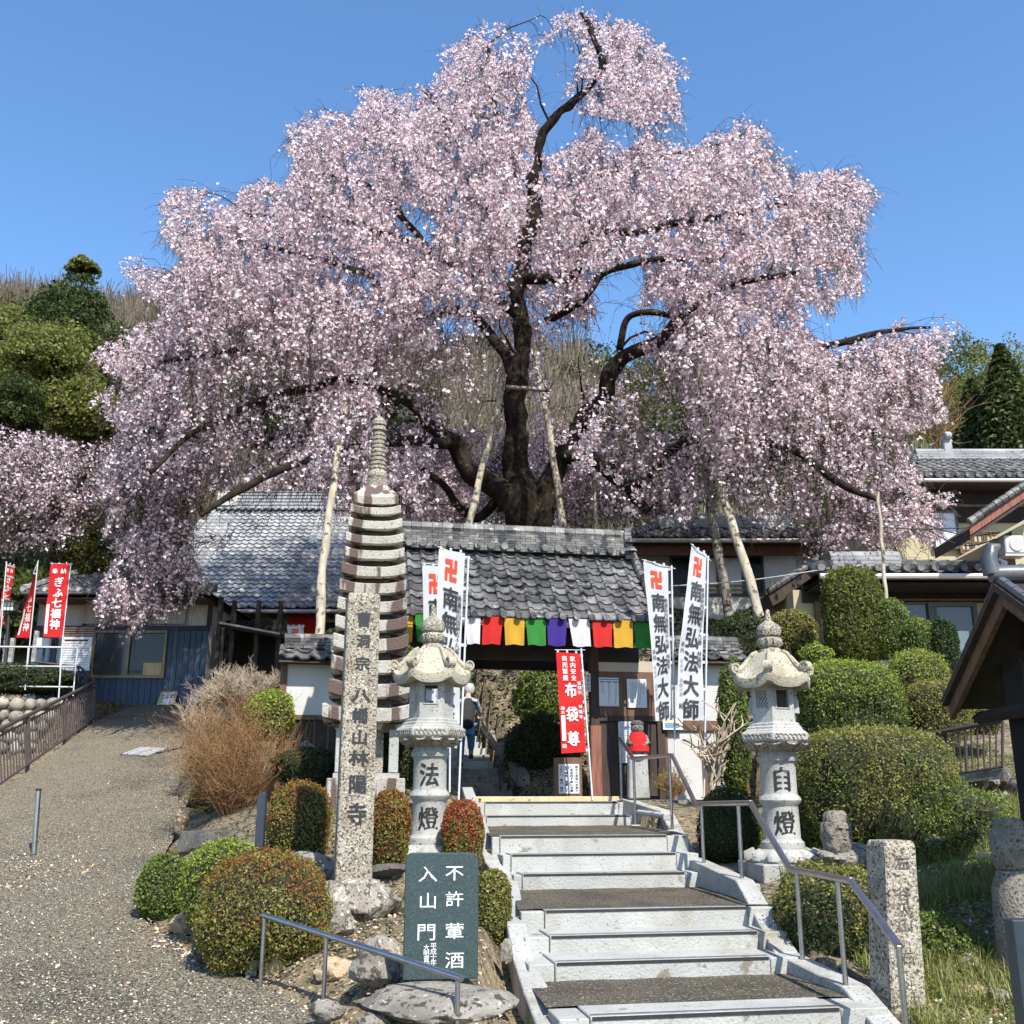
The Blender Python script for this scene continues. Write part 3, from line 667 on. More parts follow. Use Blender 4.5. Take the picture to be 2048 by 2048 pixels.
discs(rf, [G(sL + cw * (i + .12), .36, RZ + .035) for i in range(ncol)], -BX, .058, M['tile'])
# rafters, fascia
for i in range(22):
    s = sL + .06 + i * (sR - sL - .12) / 21
    q0 = G(s, -.84, EZ - .13); q1 = G(s, .5, RZ - .14)
    MB().tube([q0, q1], .032, 4).build('rafter', M['wood_brown'], gate)
MB().gbox(sL, sR, -.88, -.82, EZ - .12, EZ - .05).build('eave_board', M['wood_brown'], gate)
# ridge of stacked flat tiles
rtop = SG(1040, 1063, .5)[1]
ridge(rf, G(sL + .12, .5, RZ - .04), G(sR - .14, .5, RZ - .04), rtop - RZ + .06, .30, M['tile_ridge'], courses=8, seg=.17)
for sg_, sx in ((1, sR - .10), (-1, sL + .08)):      # end ornaments
    o = MB()
    for k in range(7): o.gbox(sx - .06, sx + .08 - .004 * k, .30 + .01 * k, .70 - .01 * k, RZ - .10 + k * .07, RZ - .04 + k * .07)
    o.tube([G(sx, .5, RZ + .40), G(sx + sg_ * .1, .48, RZ + .47)], [.09, .05], 10)
    o.tube([G(sx + .02, .27, RZ + .02), G(sx + .02, .27, RZ + .1)], [.11, .06], 10); o.tube([G(sx + .02, .30, RZ + .2), G(sx + .02, .28, RZ + .26)], [.08, .04], 8)
    o.build('ridge_end_ornament', M['tile'], rf, smooth=40)
for k in range(12):                     # rolls down the right rake
    p = G(sR + .01, -.9, EZ + .07) + Sv * (k * Lr / 12); MB().tube([p, p + Sv * (Lr / 12 - .01)], [.075, .065], 8).build('rake_tile', M['tile'], rf, smooth=40)
for s in (sR - .03, sL + .03):
    MB().hexa([G(s - .03, -.86, EZ - .22), G(s + .03, -.86, EZ - .22), G(s + .03, .55, RZ - .24), G(s - .03, .55, RZ - .24), G(s - .03, -.86, EZ - .09), G(s + .03, -.86, EZ - .09), G(s + .03, .55, RZ - .09), G(s - .03, .55, RZ - .09)]).build('bargeboard', M['wood_dark'], gate)
# posts and beams
sp = SG(1190, 1500, 0)[0]
for s, t in ((sp, 0), (-1.3, 0), (sp, 1.3), (-1.3, 1.3)):
    q = MB().gbox(s - .07, s + .07, t - .07, t + .07, TOPZ, EZ + .25).build('post', M['wood_dark'], gate, bevel=.01)
    if t == 0: MB().gbox(s - .085, s + .085, -.085, .085, TOPZ, SG(1190, 1452, 0)[1]).build('post_sleeve', M['wood_red'], q, bevel=.01)
zb1, zb0 = SG(1100, 1292, 0)[1], SG(1100, 1322, 0)[1]
MB().gbox(sL + .2, sR - .1, -.06, .06, zb0, zb1).build('lintel', M['wood_black'], gate, bevel=.01)
MB().gbox(sL + .2, sR - .1, 1.24, 1.36, zb0, zb1).build('lintel', M['wood_black'], gate)
MB().gbox(sL + .15, sR - .1, -.09, .09, zb1 + .12, EZ + .15).build('upper_beam', M['wood_black'], gate)
for s in (sL + .2, sR - .2): MB().gbox(s - .05, s + .05, -.5, 1.7, EZ + .05, EZ + .17).build('cross_beam', M['wood_dark'], gate)
MB().gbox(sL + .15, sR - .12, .54, .60, EZ + .1, RZ - .3).build('gable_wall', M['wood_black'], gate)
s2 = SG(1314, 1500, 0)[0]
zA = SG(1250, 1325, 0)[1]; zB = SG(1250, 1344, 0)[1]; zC = SG(1250, 1432, 0)[1]; zD = SG(1250, 1440, 0)[1]
MB().gbox(sp + .08, s2, -.03, .03, zB, zA + .02).build('plaster_strip', M['plaster_beige'], gate)
MB().gbox(sp + .08, s2, -.035, .035, zC, zB - .003).build('notice_panel', M['wood_brown'], gate)
MB().gbox(sp + .07, s2 + .02, -.06, .06, zD - .02, zC).build('rail', M['wood_dark'], gate)
nb = 6
for i in range(nb):
    a0 = sp + .08 + (s2 - sp - .08) * i / nb; MB().gbox(a0 + .003, a0 + (s2 - sp - .08) / nb - .003, -.02, .02, TOPZ + .05, zD - .025).build('door_board', M['wood_dark'], gate)
MB().gbox(s2, s2 + .12, -.07, .07, TOPZ, zb1).build('post', M['wood_dark'], gate)
MB().gbox(-2.0, -1.37, -.03, .03, TOPZ, zb0).build('side_panel', M['wood_dark'], gate)
# flags under the eave
fl = ['gold', 'green', 'purple', 'white', 'red']; ft = G(0, -.86, EZ - .12)
rp = thing('flag_rope', 'thin dark rope strung under the gate eave holding the coloured flags', 'rope', G(0, -.88, EZ - .12)); MB().tube([G(sL + .05 + .1 * i, -.885, EZ - .095 - .008 * math.sin(i * .9)) for i in range(40)], .006, 5).build('cord', M['black_metal'], rp)
z0f, z1f = SG(1150, 1238, -.885)[1], SG(1150, 1293, -.885)[1]
us = [791, 829, 870, 931, 966, 1008, 1051, 1094, 1137, 1184, 1226, 1268]; ue = [826, 864, 922, 961, 1006, 1049, 1091, 1134, 1178, 1224, 1266, 1303]
pos_txt = ['leftmost, beside the stone pagoda', 'second from the left, behind the short white banner', 'third from the left, behind the tall white banner', 'just right of the front white banner pole', 'first red one right of the white banners', 'above the left side of the opening', 'above the middle of the opening', 'between the green and the white flags', 'above the red hanging banner', 'second red one, above the right gate post', 'second from the right end of the eave', 'rightmost, at the right end of the eave']
for i, (a, b) in enumerate(zip(us, ue)):
    k = fl[i % 5]; s0 = SG(a, 1240, -.885)[0]; s1 = SG(b, 1240, -.885)[0]; rg = random.Random(i); cu = rg.uniform(.04, .09); sk = rg.uniform(-.03, .03)
    grid = [[G(s0 + (s1 - s0) * (x / 6) + sk * (y / 6) + (.012 * y / 6) * math.sin(x * 2 + i) + ((.5 - x / 6) * .035 * y / 6), -.89 - .02 * math.sin(x * 1.4 + i) * (y / 6) - cu * .3 * (y / 6), z0f + (z1f - z0f) * y / 6 + .008 * math.sin(x * 1.1 + i) * y / 6) for x in range(7)] for y in range(7)]
    o = MB().sheet(grid).build('prayer_flag', M['flag_' + k], smooth=80); props(o, '%s cloth flag under the gate eave, %s' % (k, pos_txt[i]), 'flag', 'coloured flags hanging under the gate eave')
# notices on the gate
def panel(name, label, cat, s0, s1, z0, z1, t, m=None, th=.012, frame_=None):
    o = thing(name, label, cat, G((s0 + s1) / 2, t, z0)); MB().gbox(s0, s1, t - th, t, z0, z1).build('panel', m or M['sign_white'], o, bevel=.002); return o, plane_f(G(0, t - th, 0), RX, Vector((0, 0, 1)), -BX)
def lines(items, f, name, m, parent):
    mb = MB()
    for s0, s1, z0, z1 in items: mb.add([f(s0, z0, .002), f(s1, z0, .002), f(s1, z1, .002), f(s0, z1, .002)], [(0, 1, 2, 3)])
    return mb.build(name, m, parent)
def tiny_text(s0, s1, z0, z1, ncol, seed, vertical=True):
    """tiny broken print strokes too small to read in the photograph"""
    rg = random.Random(seed); it = []
    for c in range(ncol):
        x = s0 + (s1 - s0) * (c + .5) / ncol if vertical else None
        if vertical:
            y = z1; end = z0 + (z1 - z0) * rg.choice((0, 0, .2, .5)); wd = (s1 - s0) / ncol * .25
            while y > end: h = rg.uniform(.008, .03); it.append((x - wd * .5, x + wd * .5, y - h, y)); y -= h + .005
        else:
            y = z1 - (z1 - z0) * (c + .5) / ncol; hh = (z1 - z0) / ncol * .28; x = s0; end = s0 + (s1 - s0) * rg.choice((1, 1, .8, .6))
            while x < end: w_ = rg.uniform(.008, .03); it.append((x, x + w_, y - hh * .5, y + hh * .5)); x += w_ + .005
    return it
def ur(u0, v0, u1, v1, t): a, z1 = SG(u0, v0, t); b, z0 = SG(u1, v1, t); return a, b, z0, z1
s0, s1, z0, z1 = ur(1197, 1355, 1238, 1413, -.05)
o, f = panel('notice_board', 'white notice with blue border and three columns on the dark gate panel', 'notice', s0, s1, z0, z1, -.05)
lines([(s0 + .01, s1 - .01, z1 - .04, z1 - .02), (s0 + .01, s1 - .01, z0 + .008, z0 + .012)], f, 'heading', M['blue_print'], o); w_ = (s1 - s0) / 3
for k in range(3): lines(tiny_text(s0 + w_ * (k + .35), s0 + w_ * (k + .75), z0 + .05, z1 - .08, 2, k, True) + [(s0 + w_ * (k + .1), s0 + w_ * (k + .9), z1 - .075, z1 - .06)], f, 'print', M['ink'], o)
s0, s1, z0, z1 = ur(1253, 1358, 1294, 1416, -.05)
o, f = panel('notice_board', 'white notice with fine vertical writing, beside the blue-bordered one', 'notice', s0, s1, z0, z1, -.05)
lines(tiny_text(s0 + .05, s1 - .04, z0 + .05, z1 - .05, 9, 5, True), f, 'print', M['grey_print'], o)
s0, s1, z0, z1 = ur(1236, 1443, 1275, 1526, -.045)
o, f = panel('notice_sheet', 'tall white sheet of horizontal print behind the red-bibbed statue', 'notice', s0, s1, z0, z1, -.045)
lines(tiny_text(s0 + .02, s1 - .02, z0 + .02, z1 - .02, 20, 8, False), f, 'print', M['grey_print'], o)
s0, s1, z0, z1 = ur(1171, 1347, 1181, 1383, -.1)
o, f = panel('name_plate', 'small narrow white plate on the right gate post', 'sign', s0, s1, z0, z1, -.1)
letters(column('美濃四国', (s0 + s1) / 2, z1 - .01, z0 + .01, .05, bold=.0), f, 'print', M['ink'], o)
s0, s1, z0, z1 = ur(1325, 1438, 1366, 1460, -.11)
o, f = panel('poster', 'small poster with a blue and yellow picture under the white banners', 'poster', s0, s1, z0, z1, -.11)
lines([(s0 + .03, s1 - .06, z0 + .03, z0 + .085)], f, 'picture', M['blue_print'], o); lines([(s0 + .03, s1 - .06, z0 + .089, z0 + .11)], f, 'picture', M['flag_gold'], o)
# standing framed sign inside the gate
s0, s1, z0, z1 = ur(1108, 1515, 1165, 1592, -.35)
o = thing('standing_sign', 'framed white sign with vertical black writing standing in the gate opening', 'sign', G(s0, -.35, TOPZ))
MB().gbox(s0, s1, -.35, -.31, TOPZ, z1).build('frame', M['wood_brown'], o, bevel=.006)
p0, p1, q0, q1 = ur(1117, 1528, 1159, 1587, -.36); MB().gbox(p0, p1, -.362, -.352, q0, q1).build('panel', M['sign_white'], o)
f = plane_f(G(0, -.362, 0), RX, Vector((0, 0, 1)), -BX); ww = (p1 - p0) / 4
its = []
for k, tx in enumerate(['皆さん本堂にお参り', 'し本堂前や庭に花園', 'して御影・写真して', 'ください 福山 禅寺']): its += column(tx, p1 - ww * (k + .5), q1 - .02, q0 + .02, ww * .62, bold=.03)
letters(its, f, 'writing', M['ink'], o)
# ------------------------------------------------------------------ fence walls either side of the gate
def fence_wall(label, u0, u1, vt, vb, t, cols, bare):
    a, zt = SG(u0, vt, t); b, _ = SG(u1, vt, t); zb = TOPZ - .3
    o = thing('plaster_wall', label, 'wall', G((a + b) / 2, t, zb))
    MB().gbox(a + .12, b - .05, t - .06, t + .06, zb, zt).build('plaster', M['plaster'], o)
    zr = zt + .02; ew = .34; rise = .22
    Sv_ = (G(0, t, zr + rise) - G(0, t - ew, zr)).normalized(); L = (G(0, t, zr + rise) - G(0, t - ew, zr)).length; n = max(2, round((b - a) / .24)); c_ = (b - a) / n
    r_ = MB().hexa([G(a, t - ew, zr - .05), G(b, t - ew, zr - .05), G(b, t + ew, zr - .05), G(a, t + ew, zr - .05), G(a, t - .02, zr + rise - .03), G(b, t - .02, zr + rise - .03), G(b, t + .02, zr + rise - .03), G(a, t + .02, zr + rise - .03)]).build('roof', M['wood_dark'], o)
    tile_roof(r_, G(a, t - ew, zr), RX, Sv_, n, 2, c_, L / 2, M['tile'], jit=.01, nseg=10)
    tile_roof(r_, G(b, t + ew, zr), -RX, (G(0, t, zr + rise) - G(0, t + ew, zr)).normalized(), n, 2, c_, L / 2, M['tile'], jit=.01)
    ridge(r_, G(a + .05, t, zr + rise - .03), G(b - .02, t, zr + rise - .03), .2, .2, M['tile_ridge'], courses=3, seg=.3)
    for k in range(3): MB().gbox(a + .02 + k * (b - a - .1) / 2, a + .12 + k * (b - a - .1) / 2, t - .08, t + .08, zb, zr).build('post', M['wood_brown'], o)
    return o, a, b, zb, zt
o, a, b, zb, zt = fence_wall('white plastered fence wall with a small tiled roof left of the gate', 560, 800, 1325, 1325, .05, 3, True)
zr_ = SG(640, 1440, -.01)[1]
MB().gbox(a + .12, b, -.03, .0, zb, zr_).build('dark_dado', M['wood_dark'], o); MB().gbox(a + .1, b, -.07, .03, zr_, zr_ + .07).build('rail', M['wood_brown'], o)
for k in range(8): MB().gbox(a + .15 + k * .2, a + .18 + k * .2, -.05, -.031, zb, zr_ - .01).build('batten', M['wood_brown'], o)
o, a, b, zb, zt = fence_wall('white plastered fence wall with a small tiled roof right of the gate', 1312, 1478, 1325, 1325, .05, 3, True)
zr1, zr0 = SG(1370, 1441, -.03)[1], SG(1370, 1461, -.03)[1]
MB().gbox(a + .12, b - .1, -.05, .02, zr0, zr1).build('rail', M['wood_brown'], o)
# ================================================================== STONE PAGODA
PYY = 13.0; pc = W(722, 1590, PYY); pcx = pc.x
def pz(v): return W(720, v, PYY).z
def phw(v, hw): return (W(720 + hw, v, PYY) - W(720, v, PYY)).x
pg = thing('stone_pagoda', 'tall thirteen-storey stone pagoda with brown stained tiers and ringed spire', 'pagoda', (pcx, PYY + .0, pz(1592)))
PC = Vector((pcx, PYY + phw(1400, 70), 0)); rot = R_(7)
def sq(a, z, lift=0, n=8, inset=0):
    pts = []
    for k in range(4):
        for i in range(n):
            f = -1 + 2 * i / n; p = Vector((f, -1, 0)) * a; p = Matrix.Rotation(k * math.pi / 2 + rot, 3, 'Z') @ p
            pts.append(PC + p + Vector((0, 0, z + lift * abs(f) ** 3)))
    return pts
def loft(mb, rings, cap=True):
    base = len(mb.v); n = len(rings[0])
    for r in rings: mb.v += r
    for i in range(len(rings) - 1):
        for k in range(n): q = (k + 1) % n; mb.f.append((base + i * n + k, base + i * n + q, base + (i + 1) * n + q, base + (i + 1) * n + k))
    if cap: mb.f.append(tuple(base + k for k in reversed(range(n)))); mb.f.append(tuple(base + (len(rings) - 1) * n + k for k in range(n)))
    return mb
tiers = [(958, 1002, 45), (1010, 1026, 50), (1038, 1056, 53.5), (1069, 1086.5, 57), (1099, 1118, 60), (1132, 1154, 63.5), (1166, 1188, 66), (1203, 1227, 69), (1240, 1264, 71.5), (1278, 1305, 74.5), (1322, 1350, 77), (1370, 1398, 80), (1419, 1447, 90)]
for i, (va, vb, hw) in enumerate(tiers):
    z1, z0, a = pz(va), pz(vb), phw(vb, hw)
    if i == 0:
        z1 = pz(985); mb = loft(MB(), [sq(a * .62, z0 - .02), sq(a * .97, z0, .02), sq(a, z1 - .02, .03), sq(a * .96, z1, .03), sq(a * .52, pz(960)), sq(a * .46, pz(957))])
    else:
        h = z1 - z0; up = (pz(tiers[i - 1][1]) - z1)
        mb = loft(MB(), [sq(a * .50, z0 + h * .1), sq(a * .93, z0 - h * .02, h * .3), sq(a, z0 + h * .12, h * .35), sq(a * 1.01, z1 - .01, h * .42), sq(a * .97, z1, h * .42), sq(a * .56, z1 + up * .30)])
    o = mb.build('tier_roof', M['pagoda'], pg, bevel=0, smooth=30)
    if i < 12:
        zn = pz(tiers[i + 1][0]); loft(MB(), [sq(a * .54, zn + .01), sq(a * .54, z0 + .02)]).build('tier_body', M['rock_dark'], pg)  # darker stone paints the shade into the gaps between the tiers
zz = pz(1447); a = phw(1447, 80)
loft(MB(), [sq(a * .80, zz - .07), sq(a * .84, zz - .03), sq(a * .9, zz)]).build('bracket_slab', M['pagoda'], pg)
for sx in (-1, 1):
    for sy in (-1, 1):
        p = Matrix.Rotation(rot, 3, 'Z') @ Vector((sx * a * .66, sy * a * .66, 0)); MB().box(PC + p + Vector((0, 0, (pz(1545) + zz - .06) / 2)), (a * .24, a * .24, zz - .06 - pz(1545)), Matrix.Rotation(rot, 3, 'Z')).build('pillar', M['granite'], pg, bevel=.006)
loft(MB(), [sq(a * .40, pz(1545)), sq(a * .40, zz - .06)]).build('core_block', M['granite_old'], pg)
loft(MB(), [sq(phw(1548, 66), pz(1556)), sq(phw(1548, 66), pz(1546))]).build('base_slab', M['granite'], pg)
loft(MB(), [sq(phw(1570, 78), pz(1640)), sq(phw(1570, 78), pz(1556) - .002)]).build('base_block', M['pagoda'], pg, bevel=.008)
prof = []
def pr(v, hw): prof.append((phw(v, hw), pz(v)))
pr(958, 22); pr(941, 22); pr(940, 19); pr(937, 21); pr(930, 21); pr(924, 17)
for k in range(9):
    v = 921 - k * 8.6; w_ = 17.5 - k * .55; pr(v, w_ * .86); pr(v - 1.5, w_); pr(v - 5.5, w_); pr(v - 7, w_ * .86)
pr(842, 11); pr(840, 15.5); pr(833, 14); pr(831, 11); pr(829, 15); pr(822, 15.5); pr(817, 11); pr(813, 6); pr(808, 1)
MB().lathe(prof, (PC.x, PC.y, 0), 20).build('spire', M['granite_old'], pg, smooth=35)
# ================================================================== INSCRIBED PILLAR
PY = 9.6
pb, pt = W(708, 1746, PY), W(729, 1184, PY)
wb, wt = (W(745, 1740, PY).x - W(672, 1740, PY).x) / 2, (W(761, 1200, PY).x - W(697, 1200, PY).x) / 2
pil = thing('inscribed_stone_pillar', 'tall lichen-speckled stone pillar carved with black characters in front of the pagoda', 'stone pillar', pb)
yaw = Matrix.Rotation(R_(13), 3, 'Z'); dpt = .30
def pring(f, wsc=1, dz=0):
    c = pb.lerp(pt, f); w_ = (wb + (wt - wb) * f) * wsc; return [c + Vector((0, 0, dz)) + yaw @ Vector((x * w_, dpt * (.5 + y * .5) * wsc + dpt * .5 * (1 - wsc), 0)) for x, y in ((-1, -1), (1, -1), (1, 1), (-1, 1))]
mb = loft(MB(), [pring(-.12), pring(.25), pring(.5), pring(.75), pring(.985), pring(.997, .9), pring(1.0, .75)]); mb.build('shaft', M['granite_old'], pil, bevel=.01)
fU = (pt - pb).normalized(); fR = yaw @ Vector((1, 0, 0)); fN = yaw @ Vector((0, -1, 0))
fp = plane_f(pb, fR, fU, fN); Lp = (pt - pb).length
def vf(v): return (W(720, v, PY).z - pb.z) / (pt.z - pb.z) * Lp
cs = [('曹', 1239, .125, .135), ('洞', 1282, .115, .115), ('宗', 1327, .125, .12), ('八', 1391, .16, .12), ('幡', 1431, .135, .13), ('山', 1474, .14, .13), ('林', 1516, .165, .13), ('陽', 1568, .15, .155), ('寺', 1628, .16, .18)]
letters([(c, .005 + (.0), vf(v), w_ * 1.12, h_ * 1.12, .055) for c, v, w_, h_ in cs], fp, 'carved_characters', M['ink'], pil, off=.003)
# ================================================================== GREEN TABLET
TY = 7.45
tb = thing('green_stone_tablet', 'polished dark green stone tablet with white characters standing on a boulder', 'stone tablet', W(882, 1962, TY))
a, b, c, d = W(806, 1958, TY), W(956, 1958, TY), W(958, 1706, TY), W(808, 1710, TY)
x0, x1, zb_, zt_ = a.x, b.x, a.z, c.z; cr = .05
out = [(x0, zb_), (x1, zb_), (x1, zt_ - cr)] + [(x1 - cr + cr * math.cos(q), zt_ - cr + cr * math.sin(q)) for q in (.4, .8, 1.2)] + [(x1 - cr, zt_), (x0 + cr, zt_)] + [(x0 + cr - cr * math.sin(q), zt_ - cr + cr * math.cos(q)) for q in (.4, .8, 1.2)] + [(x0, zt_ - cr)]
tR = Vector((math.cos(.12), math.sin(.12), 0)); tN = Vector((tR.y, -tR.x, 0)); tO = Vector((x1, TY, 0)) - tR * x1
MB().prism([tO + tR * x + Vector((0, 0, z)) for x, z in out], tN * -.10).build('slab', M['green_stone'], tb, bevel=.006)
fp = plane_f(tO, tR, Vector((0, 0, 1)), tN)
its = []
for (c, u, v, k) in [('不', 909, 1745, .098), ('許', 909, 1797, .095), ('葷', 909, 1861, .1), ('酒', 909, 1919, .1), ('入', 856, 1747, .1), ('山', 856, 1800, .1), ('門', 853, 1862, .105)]:
    p = W(u, v, TY); its.append((c, p.x, p.z, k * 1.36, k * 1.1, .0))
for i, c in enumerate('平成十年'): p = W(867, 1890 + i * 11, TY); its.append((c, p.x, p.z, .045, .042, .0))
for i, c in enumerate('大明書印'): p = W(853, 1893 + i * 11, TY); its.append((c, p.x, p.z, .042, .04, .0))
letters(its, fp, 'white_characters', M['white_paint'], tb, off=.003)
# ================================================================== STONE LANTERNS
def lantern(label, u, vtop_shift, y, rotd, lat, chars, bx):
    c = W(u, 1742, y)
    def z(v): return W(u, v + vtop_shift, y).z
    def k(p_): return p_ / 192.0                # photo pixels to metres at the lantern
    c.z = z(1742); L = thing('stone_lantern', label, 'stone lantern', c)
    C0 = Vector((c.x, c.y, 0)); g = M['granite']
    MB().box((c.x, c.y, (z(1742) + z(1722)) / 2 - .06), (k(136), k(136), z(1722) - z(1742) + .12), Matrix.Rotation(R_(8), 3, 'Z')).build('base_slab', g, L, bevel=.01)
    # lotus base with petals
    MB().lathe([(k(64), z(1722)), (k(66), z(1715)), (k(58), z(1704)), (k(46), z(1697)), (k(42), z(1695))], C0, 24).build('lotus_base', g, L, smooth=50)
    for i in range(12):
        q = i * math.pi / 6; dr = Vector((math.cos(q), math.sin(q), 0)); tg = Vector((-dr.y, dr.x, 0)); mm = MB()
        mm.tube([C0 + dr * k(66) + Vector((0, 0, z(1719))), C0 + dr * k(64) + Vector((0, 0, z(1710))), C0 + dr * k(53) + Vector((0, 0, z(1700)))], [k(10), k(15), k(9)], 8, flat=.5); mm.build('petal', g, L, smooth=60)
    col = [(41, 1697), (42, 1690), (41, 1682), (37, 1678), (35, 1674), (34, 1612), (35, 1608), (39, 1604), (41, 1598), (39, 1592), (35, 1588), (34, 1584), (34, 1528), (35, 1524), (39, 1520), (40, 1514), (37, 1508), (34, 1503), (40, 1498)]
    MB().lathe([(k(r), z(v)) for r, v in col], C0, 32).build('column', g, L, smooth=35)
    MB().lathe([(k(36), z(1500)), (k(45), z(1496)), (k(58), z(1488)), (k(64), z(1484))], C0, 24).build('lotus_cup', g, L, smooth=50)
    for i in range(12):
        q = (i + .5) * math.pi / 6; dr = Vector((math.cos(q), math.sin(q), 0))
        MB().tube([C0 + dr * k(40) + Vector((0, 0, z(1499))), C0 + dr * k(53) + Vector((0, 0, z(1493))), C0 + dr * k(62) + Vector((0, 0, z(1485)))], [k(7), k(12), k(12)], 6, flat=.5).build('petal', M['granite_old'], L, smooth=60)
    H0 = R_(rotd) - math.pi / 2                                  # direction of the front face
    hx = lambda r, zz_, n=6: [C0 + Vector((math.cos(H0 + math.pi / 6 + i * math.pi / 3) * r, math.sin(H0 + math.pi / 6 + i * math.pi / 3) * r, zz_)) for i in range(n)]
    loft(MB(), [hx(k(66), z(1484)), hx(k(72), z(1480)), hx(k(72), z(1466)), hx(k(66), z(1462))]).build('platform', g, L, bevel=.006)
    for i in range(6):                                                         # carved clouds on the platform faces
        q = H0 + i * math.pi / 3; dr = Vector((math.cos(q), math.sin(q), 0)); tg = Vector((-dr.y, dr.x, 0)); mm = MB(); r_ = k(62.5)
        for j in range(7):
            f0 = -.9 + j * .3; p = C0 + dr * r_ + tg * (f0 * k(30)) + Vector((0, 0, z(1473)))
            mm.tube([p + tg * (math.cos(a_) * k(4.5)) + Vector((0, 0, math.sin(a_) * k(4.5))) for a_ in [w__ * .9 for w__ in range(6)]], k(1.6), 5)
        mm.build('cloud_relief', M['granite_old'], L, smooth=60)
    loft(MB(), [hx(k(66), z(1462)), hx(k(60), z(1458)), hx(k(60), z(1454)), hx(k(55), z(1452)), hx(k(55), z(1447)), hx(k(50), z(1445))]).build('stepped_plinth', g, L, bevel=.004)
    # fire box: six faces
    rho = k(46); z0_, z1_ = z(1446), z(1371); ap = rho * math.cos(math.pi / 6)
    for i in range(6):
        q = H0 + i * math.pi / 3; dr = Vector((math.cos(q), math.sin(q), 0)); tg = Vector((-dr.y, dr.x, 0)); mm = MB(); hw = rho / 2
        def fb(a0, a1, b0, b1, d0=-.045, d1=0.0, m_=mm):
            o_ = C0 + dr * ap
            vs = [o_ + tg * aa + dr * dd + Vector((0, 0, zz_)) for zz_ in (b0, b1) for aa, dd in ((a0, d1), (a1, d1), (a1, d0), (a0, d0))]; m_.hexa(vs)
        wz0, wz1, ww = z(1416), z(1381), hw * .58
        if i in (0, 3) or i == lat:
            fb(-hw, hw, z0_, wz0); fb(-hw, hw, wz1, z1_); fb(-hw, -ww, wz0, wz1); fb(ww, hw, wz0, wz1)
            if i == lat:
                for j in range(-3, 4):
                    for sg_ in (-1, 1):
                        pa_, pb_ = -ww + (j) * ww * .5, -ww + (j) * ww * .5 + 2 * ww; A_ = [max(-ww, pa_), min(ww, pb_)]
                        if A_[1] <= A_[0]: continue
                        hgt = wz1 - wz0; f0, f1 = (A_[0] - pa_) / (2 * ww), (A_[1] - pa_) / (2 * ww)
                        if sg_ < 0: f0, f1 = 1 - f0, 1 - f1
                        mm.tube([C0 + dr * (ap - .012) + tg * A_[0] + Vector((0, 0, wz0 + hgt * f0)), C0 + dr * (ap - .012) + tg * A_[1] + Vector((0, 0, wz0 + hgt * f1))], k(1.1), 4)
            else:
                for (a0, a1, b0, b1) in ((-ww - .012, -ww, wz0 - .012, wz1 + .012), (ww, ww + .012, wz0 - .012, wz1 + .012), (-ww, ww, wz0 - .012, wz0), (-ww, ww, wz1, wz1 + .012)): fb(a0, a1, b0, b1, 0, .008)
        else:
            fb(-hw, hw, z0_, z1_)
            p = C0 + dr * (ap + .004); zc = (wz0 + wz1) / 2                     # robed figure in relief
            mm.tube([p + Vector((0, 0, wz0 - .05)), p + tg * .01 + Vector((0, 0, zc - .02)), p + Vector((0, 0, zc + .04))], [k(9), k(8), k(4)], 7, flat=.6)
            mm.tube([p + Vector((0, 0, zc + .05)), p + Vector((0, 0, zc + .075)), p + Vector((0, 0, zc + .09))], [k(3), k(4.5), k(2)], 7)
            mm.tube([p + tg * .02 + Vector((0, 0, zc + .02)), p + tg * .05 + Vector((0, 0, zc - .02)), p + tg * .02 + Vector((0, 0, zc - .06))], k(2.4), 5)
        mm.build('fire_box_face', g, L, bevel=0)
    loft(MB(), [hx(rho * .96, z0_ - .02), hx(rho * .96, z0_ + .006)]).build('fire_box_floor', g, L)
    loft(MB(), [hx(rho * 1.05, z1_), hx(rho * 1.12, z1_ + .02)]).build('fire_box_ceiling', g, L)
    # curved roof
    n = 72; Rr = k(84); zt2, ze = z(1303), z(1360)
    def rr(th_):
        a_ = (th_ - H0) % (math.pi / 3) - 0; a_ = abs(((th_ - H0 + math.pi / 6) % (math.pi / 3)) - math.pi / 6); return (math.cos(math.pi / 6) / math.cos(a_)), (a_ / (math.pi / 6)) ** 3
    profl = [(.16, 0), (.24, -.0), (.34, -.03), (.46, -.13), (.58, -.36), (.70, -.62), (.84, -.86), (1.0, -1.0)]
    rings = []
    for f, dz in profl + [(1.0, -1.18), (.97, -1.32), (.80, -1.30), (.62, -1.18), (.45, -1.12)]:
        ring = []
        for j in range(n):
            th_ = 2 * math.pi * j / n; s_, cn = rr(th_); s2_ = 1 + (s_ - 1) * min(1, f * 1.4); r_ = Rr * f * s2_
            ring.append(C0 + Vector((math.cos(th_) * r_, math.sin(th_) * r_, zt2 + dz * (zt2 - ze) + cn * k(17) * f ** 4)))
        rings.append(ring)
    loft(MB(), rings).build('roof', M['granite_warm'], L, smooth=40)
    for i in range(6):                                                          # ribs ending in scrolls
        q = H0 + math.pi / 6 + i * math.pi / 3; dr = Vector((math.cos(q), math.sin(q), 0)); tg = Vector((-dr.y, dr.x, 0)); mm = MB()
        pts = [C0 + dr * (Rr * f) + Vector((0, 0, zt2 + dz * (zt2 - ze) + k(17) * f ** 4 + k(2))) for f, dz in profl[2:]]
        mm.tube(pts, [k(3), k(4), k(5), k(6), k(7), k(7.5)], 8)
        cc = C0 + dr * (Rr * .93) + Vector((0, 0, ze + k(24))); sp_ = []
        for j in range(26):
            a_ = -1.5 + j * .36; r_ = k(12.5) * (1 - j / 34); sp_.append(cc + dr * (math.cos(a_) * r_) + Vector((0, 0, math.sin(a_) * r_)))
        hwid = k(8)
